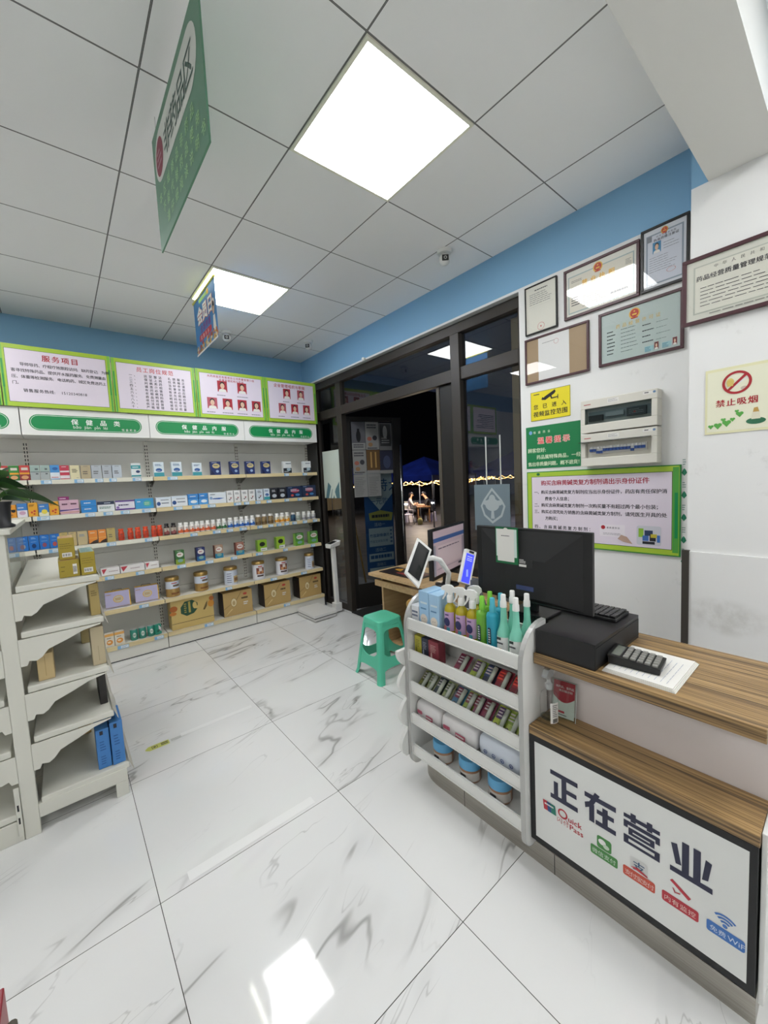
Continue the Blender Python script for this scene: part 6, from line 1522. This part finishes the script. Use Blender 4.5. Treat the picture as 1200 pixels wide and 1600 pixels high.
# ---------------------------------------------------------------- cameras and hanging signs under the ceiling
def dome_cam(x, y, label, ang):
    t = thing('security_camera', label, 'security camera', (x, y, CEIL), ang, 'ceiling security cameras')
    WC = M('#dcdcd8', .35)
    b = MB(); b.lathe([(.045, -.024), (.05, -.015), (.05, -.0005)], (0, 0, 0), WC, 20); b.build('mount', t)
    b = MB(); b.lathe([(.001, -.098), (.02, -.094), (.034, -.082), (.038, -.066), (.036, -.048), (.026, -.03), (.02, -.0245)], (0, 0, 0), WC, 20); b.build('head', t)
    b = MB(); b.prism([(-.022, -.018), (.022, -.018), (.022, .018), (-.022, .018)], (0, -.036, -.066), X_, Z_, Y_ * -.006, BLACK); f = F(b, (0, -.042, -.066), X_, Z_, .0006); f.ring(0, 0, .006, .011, SILVER); b.build('lens', t)
dome_cam(2.20, 1.89, 'white dome camera near the big light panel, closest of three', -.72)
dome_cam(1.44, 4.10, 'white dome camera beside the hanging blue poster', -.35)
dome_cam(2.25, 3.90, 'white dome camera in the far ceiling corner', -.9)
t = thing('spotlight_sensor', 'tiny white round sensor on the edge of the blue wall above the door', 'sensor', (2.56, 3.30, 2.79))
b = MB(); b.lathe([(.0, -.035), (.016, -.03), (.02, -.012), (.012, 0.0)], (-.03, 0, .03), WHITE, 14); b.box((-.03, -.008, .012), (-.0105, .008, .03), WHITE); b.build('body', t)
t = thing('hanging_poster', 'blue promotional poster hanging from the ceiling by the second light', 'poster', (1.01, 3.30, CEIL))
po = (1.01, 3.30, CEIL)
b = MB(); PB = M('#3f82bc', .5); xa = 1.006
prof = [(3.035, 2.69), (3.58, 2.66)]
b.box((1.0055, 3.03, 2.66), (1.0075, 3.585, 3.085), PB)
f = F(b, (1.0055, 3.585, 2.66), -Y_, Z_, .0007); w, h = .555, .425
f.text('会员日', .08, .235, .135, M('#f0f0ea'), 2, .135, .04); f.text('会员日', .084, .232, .135, M('#c84a3a'), 1, .135, .06)
f.rect(.15, .375, .36, .405, M('#7ab85a'), 1); f.rect(.36, .37, .40, .41, M('#e0b83a'), 1)
f.text('全场特惠', .14, .155, .06, M('#7a4a8a'), 1, .07, .04); f.rrect(.1, .09, .42, .14, .02, M('#b83a4a'), 1); f.text('优惠多多', .14, .10, .035, M('#f0d8d0'), 2, .06, .02)
r = random.Random(3)
for k in range(46): f.ell(r.uniform(.01, w - .01), r.uniform(.01, .075), r.uniform(.01, .025), r.uniform(.01, .022), M(r.choice(['#c8a04a', '#b86a3a', '#d8c8a0', '#a83a3a', '#8a6a3a'])), 1, 8)
f.ell(.49, .25, .035, .05, M('#e8e8e4'), 1); f.ell(.49, .235, .028, .045, INK, 2); f.ell(.492, .215, .02, .03, M('#d8b49a'), 3); f.poly([(.46, .07), (.53, .07), (.515, .18), (.475, .18)], M('#e6e2d8'), 1)
f.rect(0, 0, w, .014, M('#dcdcd8'), 3)
b.build('print_sheet', t, po)
b = MB(); b.tube([(1.006, 3.02, 3.09), (1.006, 3.595, 3.09)], .009, M('#dcd86a', .4)); b.build('top_rod', t, po)
for yy in (3.06, 3.55):
    b = MB(); b.tube([(1.006, yy, 3.09), (1.006, yy, CEIL - .0005)], .0012, M('#c8c8c8'), 5); b.build('cord', t, po)
t = thing('hanging_sign', 'green hanging category sign with white oval near the ceiling at upper left', 'sign', (.45, 1.65, CEIL))
po = (.45, 1.65, CEIL)
b = MB(); SGN = M('#5b8a70', .45); b.box((.447, 1.292, 2.605), (.453, 2.002, 3.062), SGN)
U1 = (Vector((.457 - .453, 0, 0)))
f = F(b, (.447, 2.002, 2.605), -Y_, Z_, .0008); OV = M('#d8dcd4', .5)
f.rrect(.035, .235, .665, .42, .09, OV, 1); f.ell(.115, .325, .062, .07, M('#8a2f44'), 2); f.bars(.08, .29, .15, .36, 3, M('#b88a94'), 3, .4)
f.text('非药品区', .195, .275, .115, M('#3f5a50'), 2, .105, .02)
for k, (s, z) in enumerate((('本区域商品非药品', .165), ('不能代替药品使用', .105), ('请仔细阅读说明书', .045))): f.text(s, .06 + .05 * k, z, .045, M('#a8d89a'), 2, .07, .01)
b.build('board', t, po)
for yy in (1.36, 1.93):
    b = MB(); b.tube([(.45, yy, 3.062), (.45, yy, CEIL - .0005)], .0012, M('#b8b8b8'), 5); b.build('cord', t, po)

# ---------------------------------------------------------------- floor markings
b = MB(); f = F(b, (.27, 2.690, .0006), X_, Y_, .0005); YS = M('#c8cc6a', .35)
f.poly([(0, .02), (.02, 0), (.13, 0), (.13, .05), (.02, .05), (0, .03)], YS, 1); f.ring(.05, .025, .017, .021, INK, 2, 4, PI / 4, PI / 4 + 2 * PI); f.ell(.05, .025, .008, .006, INK, 2); f.bars(.085, .01, .125, .042, 2, INK, 2, .6)
f.bars(.14, .012, .2, .04, 2, M('#9a9a94'), 1, .5); tag(b.build('floor_sticker'), 'yellow pointed floor sticker with black symbol in front of the gondola', 'sticker')
TAPE = M('#e6e6e4', .12)
b = MB(); b.box((.47, 2.715, .0004), (.93, 2.752, .001), TAPE); tag(b.build('floor_tape'), 'clear floor tape strip beyond the yellow floor sticker', 'tape', 'clear tape strips on the floor')
b = MB(); b.box((.27, 1.665, .0004), (.84, 1.715, .001), TAPE); tag(b.build('floor_tape'), 'clear floor tape strip in the middle of the floor', 'tape', 'clear tape strips on the floor')

# ---------------------------------------------------------------- the street outside at night
GZ = -.40
structure(MB().box((2.76, -6, GZ - .1), (34, 30, GZ), pave_material()).build('ground'))
b = MB(); b.box((2.752, .5, GZ + .002), (3.75, 5.5, -.02), M('#6a625a', .5)); b.box((3.751, .5, GZ + .002), (4.1, 5.5, -.21), M('#5a534c', .5)); structure(b.build('trim_6'))
CAN = canopy_material()
def canopy(x, y, s, label, hz=1.75, pk=2.75, rz=.3):
    t = thing('canopy_tent', label, 'canopy', (x, y, GZ), rz, 'blue canopy tents on the street')
    b = MB(); q = s / 2; c = [(-q, -q), (q, -q), (q, q), (-q, q)]
    for i in range(4):
        j = (i + 1) % 4
        b.add([(c[i][0], c[i][1], hz), (c[j][0], c[j][1], hz), (0, 0, pk)], [(0, 1, 2)], CAN)
        b.add([(c[i][0], c[i][1], hz - .22), (c[j][0], c[j][1], hz - .22), (c[j][0], c[j][1], hz), (c[i][0], c[i][1], hz)], [(0, 1, 2, 3)], CAN)
    b.build('cover', t)
    for x_, y_ in c:
        b = MB(); b.tube([(x_, y_, 0), (x_, y_, hz)], .025, M('#9aa0a8', .4, .5), 8); b.build('pole', t)
    b = MB()
    for i in range(4):
        j = (i + 1) % 4; n = 24; path = []
        for k in range(n + 1):
            u = k / n; path.append((.98 * (c[i][0] + (c[j][0] - c[i][0]) * u), .98 * (c[i][1] + (c[j][1] - c[i][1]) * u), hz - .25 - .14 * abs(math.sin(u * PI * 3)) - .02 * math.sin(k * 2.3)))
        b.tube(path, .011, M('#ffc070', .4, 0, .5, 3.0), 6)
        for k in range(1, n, 3): b.lathe([(0.001, -.022), (.018, -.01), (.018, .01), (.001, .022)], path[k], M('#ffd9a0', .4, 0, .5, 9), 6)
    plabel(b.build('string_lights', t), 'warm string lights under the edge')
    return t
canopy(12.95, 12.75, 3.3, 'blue canopy tent with warm string lights above the seated people', 2.08, 2.95, .12)
canopy(17.4, 10.9, 3.3, 'blue canopy tent seen through the right window pane', 2.15, 3.1, .1)
canopy(20.6, 16.6, 3.2, 'blue canopy tent farther off behind the main window post', 2.1, 3.0, .4)
canopy(11.3, 17.4, 3.2, 'blue canopy tent farther off behind the open door leaf', 2.1, 3.0, .4)
def lamp(loc, e, col, r=.15):
    d = bpy.data.lights.new('added_street_light', 'POINT'); d.energy = e; d.color = col; d.shadow_soft_size = r
    o = bpy.data.objects.new('added_street_light', d); COL.objects.link(o); o.location = loc
lamp((8.5, 12.0, 4.6), 75, (.85, .9, 1), .2); lamp((12.2, 12.2, 1.35), 90, (1, .8, .55)); lamp((13.3, 13.6, 1.4), 60, (1, .85, .65)); lamp((17.2, 10.9, 1.5), 45, (.9, .88, 1)); lamp((11.3, 17.2, 1.5), 30, (1, .85, .6)); lamp((19.7, 17.1, 1.5), 30, (1, .9, .7))  # bare point lights: one high street light, the rest added under canopies as fill
# table, chair, bottle, people
t = thing('wooden_table', 'rough wooden table outside between the two seated people', 'table', (12.79, 12.80, GZ), -.687)
WD = wood_material('street_wood', '#7a5636', '#94704a')
b = MB(); b.box((-.30, -.42, .68), (.30, .42, .72), WD); b.build('tabletop', t)
for sx in (-.25, .25):
    for sy in (-.36, .36): b = MB(); b.box((sx - .03, sy - .03, 0), (sx + .03, sy + .03, .68), WD); b.build('leg', t)
t = thing('plastic_armchair', 'white plastic armchair standing outside by the wooden table', 'chair', (11.66, 12.69, GZ), 1.3)
PW = M('#d8d4dc', .4)
b = MB(); b.box((-.22, -.22, .41), (.22, .22, .44), PW); b.build('seat', t, bevel=.01)
b = MB()
for k in range(5): b.hexa([(-.2 + k * .085, .2, .44), (-.14 + k * .085, .2, .44), (-.14 + k * .085, .22, .44), (-.2 + k * .085, .22, .44)], [(-.2 + k * .085, .29, .84), (-.14 + k * .085, .29, .84), (-.14 + k * .085, .31, .84), (-.2 + k * .085, .31, .84)], PW)
b.box((-.22, .28, .80), (.22, .32, .87), PW); b.build('backrest', t, bevel=.008)
for sx in (-1, 1):
    b = MB(); b.tube([(sx * .22, .28, .66), (sx * .25, .0, .65), (sx * .24, -.2, .62), (sx * .24, -.22, .44)], .02, PW, 8); b.build('armrest', t)
    for sy in (-1, 1): b = MB(); b.tube([(sx * .2, sy * .2, .42), (sx * .25, sy * .25, 0)], [.03, .022], PW, 8); b.build('leg', t)
t = thing('low_stool', 'white plastic stool under the person in black', 'stool', (13.12, 12.52, GZ), 0)
b = MB(); b.lathe([(.19, 0), (.15, .4), (.14, .43)], (0, 0, 0), PW, 14); b.build('body', t)
t = thing('low_stool', 'pale stool under the person in the white top', 'stool', (12.36, 13.28, GZ), 0)
b = MB(); b.lathe([(.19, 0), (.15, .4), (.14, .43)], (0, 0, 0), PW, 14); b.build('body', t)
t = thing('water_jug', 'yellow-white plastic jug standing on the pavement by the table', 'jug', (11.9, 12.1, GZ), 0)
b = MB(); b.lathe([(.1, 0), (.11, .03), (.11, .2), (.06, .27), (.035, .3)], (0, 0, 0), M('#c8c07a', .4), 14); b.build('body', t)
b = MB(); b.lathe([(.04, .3), (.04, .34)], (0, 0, 0), M('#c8a03a', .4), 12); b.build('cap', t)

def skin_person(name, label, loc, rz, joints, bones, colours, hair, hs=1.0, female=False):
    """one continuous skinned body; joints {name: (pos, radius)}; colours maps a bone name to a material"""
    t = thing(name, label, 'person', loc, rz)
    names = list(joints); idx = {n: i for i, n in enumerate(names)}
    me = bpy.data.meshes.new('body'); me.from_pydata([joints[n][0] for n in names], [(idx[a], idx[b_]) for a, b_ in bones], [])
    o = bpy.data.objects.new('body', me); COL.objects.link(o)
    sk = o.modifiers.new('skin', 'SKIN'); sk.use_smooth_shade = True
    o.modifiers.new('sub', 'SUBSURF').levels = 1
    for i, n in enumerate(names):
        v = me.skin_vertices[0].data[i]; r = joints[n][1]; v.radius = r if isinstance(r, tuple) else (r, r); v.use_root = (n == 'pelvis')
    bpy.context.view_layer.update()
    m2 = bpy.data.meshes.new_from_object(o.evaluated_get(bpy.context.evaluated_depsgraph_get()))
    bpy.data.objects.remove(o); bpy.data.meshes.remove(me)
    m2.name = 'body'
    mats = []
    for n, c in colours.items():
        if c not in mats: mats.append(c)
    m2.materials.clear()
    for c in mats: m2.materials.append(c)
    segs = [(a, b_, Vector(joints[a][0]), Vector(joints[b_][0])) for a, b_ in bones]
    for p in m2.polygons:
        best = None
        for a, b_, A, B in segs:
            d = B - A; k = max(0, min(1, (p.center - A).dot(d) / d.length_squared)); q = (A + d * k - p.center).length
            if best is None or q < best[0]: best = (q, b_)
        p.material_index = mats.index(colours.get(best[1], colours['chest'])); p.use_smooth = True
    ob = bpy.data.objects.new('body', m2); COL.objects.link(ob); ob.parent = t
    hd = Vector(joints['head'][0])
    b = MB(); sx = 1.0
    vs = []; 
    prof = [(.001, .115), (.05, .105), (.085, .07), (.098, .02), (.096, -.02), (.088, -.05 if not female else -.12)]
    seg = 16; pts = []
    for r_, h_ in prof:
        for i in range(seg):
            a = 2 * PI * i / seg; back = .5 - .5 * math.sin(a)
            hh = h_ if h_ > .03 else (.045 + (h_ - .045) * max(0, min(1, (math.sin(a) * 1.2 + .45))))
            pts.append(hd + Vector((r_ * math.cos(a), r_ * 1.12 * math.sin(a) + .008, hh + .01)))
    fs = []
    for j in range(len(prof) - 1):
        for i in range(seg): fs.append((j * seg + i, j * seg + (i + 1) % seg, (j + 1) * seg + (i + 1) % seg, (j + 1) * seg + i))
    b.add(pts, fs, hair, True); b.build('hair', t)
    SKN = colours['head']; b = MB()
    for s in (-1, 1):
        b.lathe([(.001, -.008), (.008, 0), (.001, .008)], hd + Vector((s * .032, -.088, .0)), M('#1b1512', .4), 8, 'y')
        b.lathe([(.001, -.02), (.012, 0), (.001, .02)], hd + Vector((s * .09, 0, -.01)), SKN, 8)
    b.lathe([(.001, .03), (.012, -.015), (.006, -.024)], hd + Vector((0, -.094, -.018)), SKN, 8); b.box(hd + Vector((-.022, -.090, -.058)), hd + Vector((.022, -.086, -.050)), M('#8a4a42', .5))
    b.build('face', t)
    for s, h in ((-1, 'hand_l'), (1, 'hand_r')):
        hp = Vector(joints[h][0]); b = MB(); d = (hp - Vector(joints['elbow' + h[4:]][0])).normalized(); side = d.cross(Z_).normalized()
        for k, ln in enumerate((.07, .08, .076, .062)):
            st = hp + side * ((k - 1.5) * .019) + d * .02; b.tube([st, st + d * ln * .55 - Z_ * .004, st + d * ln - Z_ * .02], [.0095, .009, .007], SKN, 6)
        st = hp - side * (.03 * s); b.tube([st - d * .01, st - side * .02 * s + d * .03, st - side * .015 * s + d * .055 - Z_ * .01], [.011, .010, .008], SKN, 6); b.build('fingers', t)
    return t
def seated(lean=.1, armf=.40, armz=.78, fem=False):
    k = .94 if fem else 1
    J = {'pelvis': ((0, 0, .52), (.155 * k, .13)), 'waist': ((0, -.03 - lean * .3, .70), (.135 * k, .11)), 'chest': ((0, -.05 - lean, .92), (.165 * k, .12)), 'neck0': ((0, -.06 - lean * 1.25, 1.08), .07), 'neck': ((0, -.075 - lean * 1.4, 1.14), .055), 'head': ((0, -.10 - lean * 1.7, 1.26), (.085, .10)), 'crown': ((0, -.09 - lean * 1.75, 1.34), .06)}
    B = [('pelvis', 'waist'), ('waist', 'chest'), ('chest', 'neck0'), ('neck0', 'neck'), ('neck', 'head'), ('head', 'crown')]
    for s, e in ((-1, '_l'), (1, '_r')):
        J['sh' + e] = ((s * .19 * k, -.05 - lean * 1.1, 1.02), .065); J['elbow' + e] = ((s * .25 * k, -.18 - lean, .78), .045); J['wrist' + e] = ((s * .13, -armf - lean, armz), .031); J['hand' + e] = ((s * .10, -armf - .07 - lean, armz), (.042, .02))
        J['hip' + e] = ((s * .10, -.03, .50), .095); J['knee' + e] = ((s * .15, -.44, .50), .066); J['ankle' + e] = ((s * .15, -.42, .10), .043); J['toe' + e] = ((s * .16, -.58, .045), .04)
        B += [('chest', 'sh' + e), ('sh' + e, 'elbow' + e), ('elbow' + e, 'wrist' + e), ('wrist' + e, 'hand' + e), ('pelvis', 'hip' + e), ('hip' + e, 'knee' + e), ('knee' + e, 'ankle' + e), ('ankle' + e, 'toe' + e)]
    return J, B
SK1, SK2 = M('#c89a7c', .55), M('#b98a68', .55)
def cols(shirt, legs, skin, shoes, sleeve_long=False):
    c = {'chest': shirt, 'waist': shirt, 'pelvis': legs, 'neck0': shirt, 'neck': skin, 'head': skin, 'crown': skin}
    for e in ('_l', '_r'): c.update({'sh' + e: shirt, 'elbow' + e: shirt, 'wrist' + e: (shirt if sleeve_long else skin), 'hand' + e: skin, 'hip' + e: legs, 'knee' + e: legs, 'ankle' + e: legs, 'toe' + e: shoes})
    return c
J, B = seated(.16, .46, .80)
skin_person('person', 'person in black clothes leaning over the table outside', (13.12, 12.52, GZ - .02), -2.257, J, B, cols(M('#16161a', .8), M('#1c1c22', .8), SK1, M('#22201e', .6)), M('#120f0e', .6))
J, B = seated(.02, .27, .86, True)
skin_person('person', 'person in a white top sitting behind the white plastic chair', (12.36, 13.28, GZ - .02), .884, J, B, cols(M('#c8c2c0', .8), M('#2a2a30', .8), SK1, M('#8a8078', .6)), M('#2a1f1a', .6), 1, True)
# parked vehicles beyond
def vehicle(name, label, cat, loc, rz, body, L, Wd, H, van=False):
    t = thing(name, label, cat, loc, rz)
    b = MB()
    if van: pr = [(0, .35), (0, H), (L * .72, H), (L * .86, H * .6), (L, H * .52), (L, .35)]
    else: pr = [(0, .32), (0, H * .62), (L * .14, H * .66), (L * .26, H), (L * .62, H), (L * .76, H * .66), (L * .98, H * .58), (L, .32)]
    b.prism(pr, (0, Wd / 2, 0), X_, Z_, -Y_ * Wd, body); b.build('body', t, bevel=.05)
    GLS = M('#0d1014', .1)
    b = MB()
    for s in (-1, 1):
        f = F(b, (0, s * (Wd / 2 + .002), 0), X_ if s < 0 else -X_, Z_, .004)
        a0, a1, z0_, z1_ = (L * .55, L * .74, H * .62, H * .9) if van else (L * .24, L * .66, H * .68, H * .94)
        f.poly([(a0, z0_), (a1 + .1, z0_), (a1 - .1, z1_), (a0 + .1, z1_)] if s < 0 else [(-a1 - .1, z0_), (-a0, z0_), (-a0 - .1, z1_), (-a1 + .1, z1_)], GLS)
    b.build('window', t)
    for x in (L * .18, L * .82):
        for s in (-1, 1):
            b = MB(); b.lathe([(.1, -.1), (.32, -.1), (.33, 0), (.32, .1), (.1, .1)], (x, s * (Wd / 2 - .08), .33), M('#151515', .8), 18, 'y'); b.build('wheel', t)
    for s in (-1, 1):
        b = MB(); b.box((L - .03, s * Wd * .36 - .16, H * .42), (L + .02, s * Wd * .36 + .16, H * .47), M('#e8f0ff', .3, 0, .5, 14)); plabel(b.build('headlight', t), 'lit white headlight')
    return t
vehicle('parked_car', 'dark car with lit headlight parked behind the seated people', 'car', (17.3, 18.5, GZ), -2.2, M('#15171b', .25), 4.3, 1.75, 1.45)
vehicle('parked_van', 'cream van parked at the left behind the canopy', 'van', (10.6, 20.8, GZ), .15, M('#b8a888', .5), 3.6, 1.7, 1.7, True)
b = MB()
for k, (x, y, w, h) in enumerate(((17, 24, 14, 9), (29, 8, 8, 10))):
    b = MB(); b.box((x, y, GZ), (x + 2, y + w, h), M('#1b1a1c', .9)) if k else b.box((x - 10, y, GZ), (x + 12, y + 2, h), M('#1b1a1c', .9))
    tag(b.build('night_building'), 'dark building front beyond the %s' % ('seated people' if k == 0 else 'right-hand tent'), 'building')
bpy.data.objects.remove(_tobj)

S.cycles.transparent_max_bounces = 24
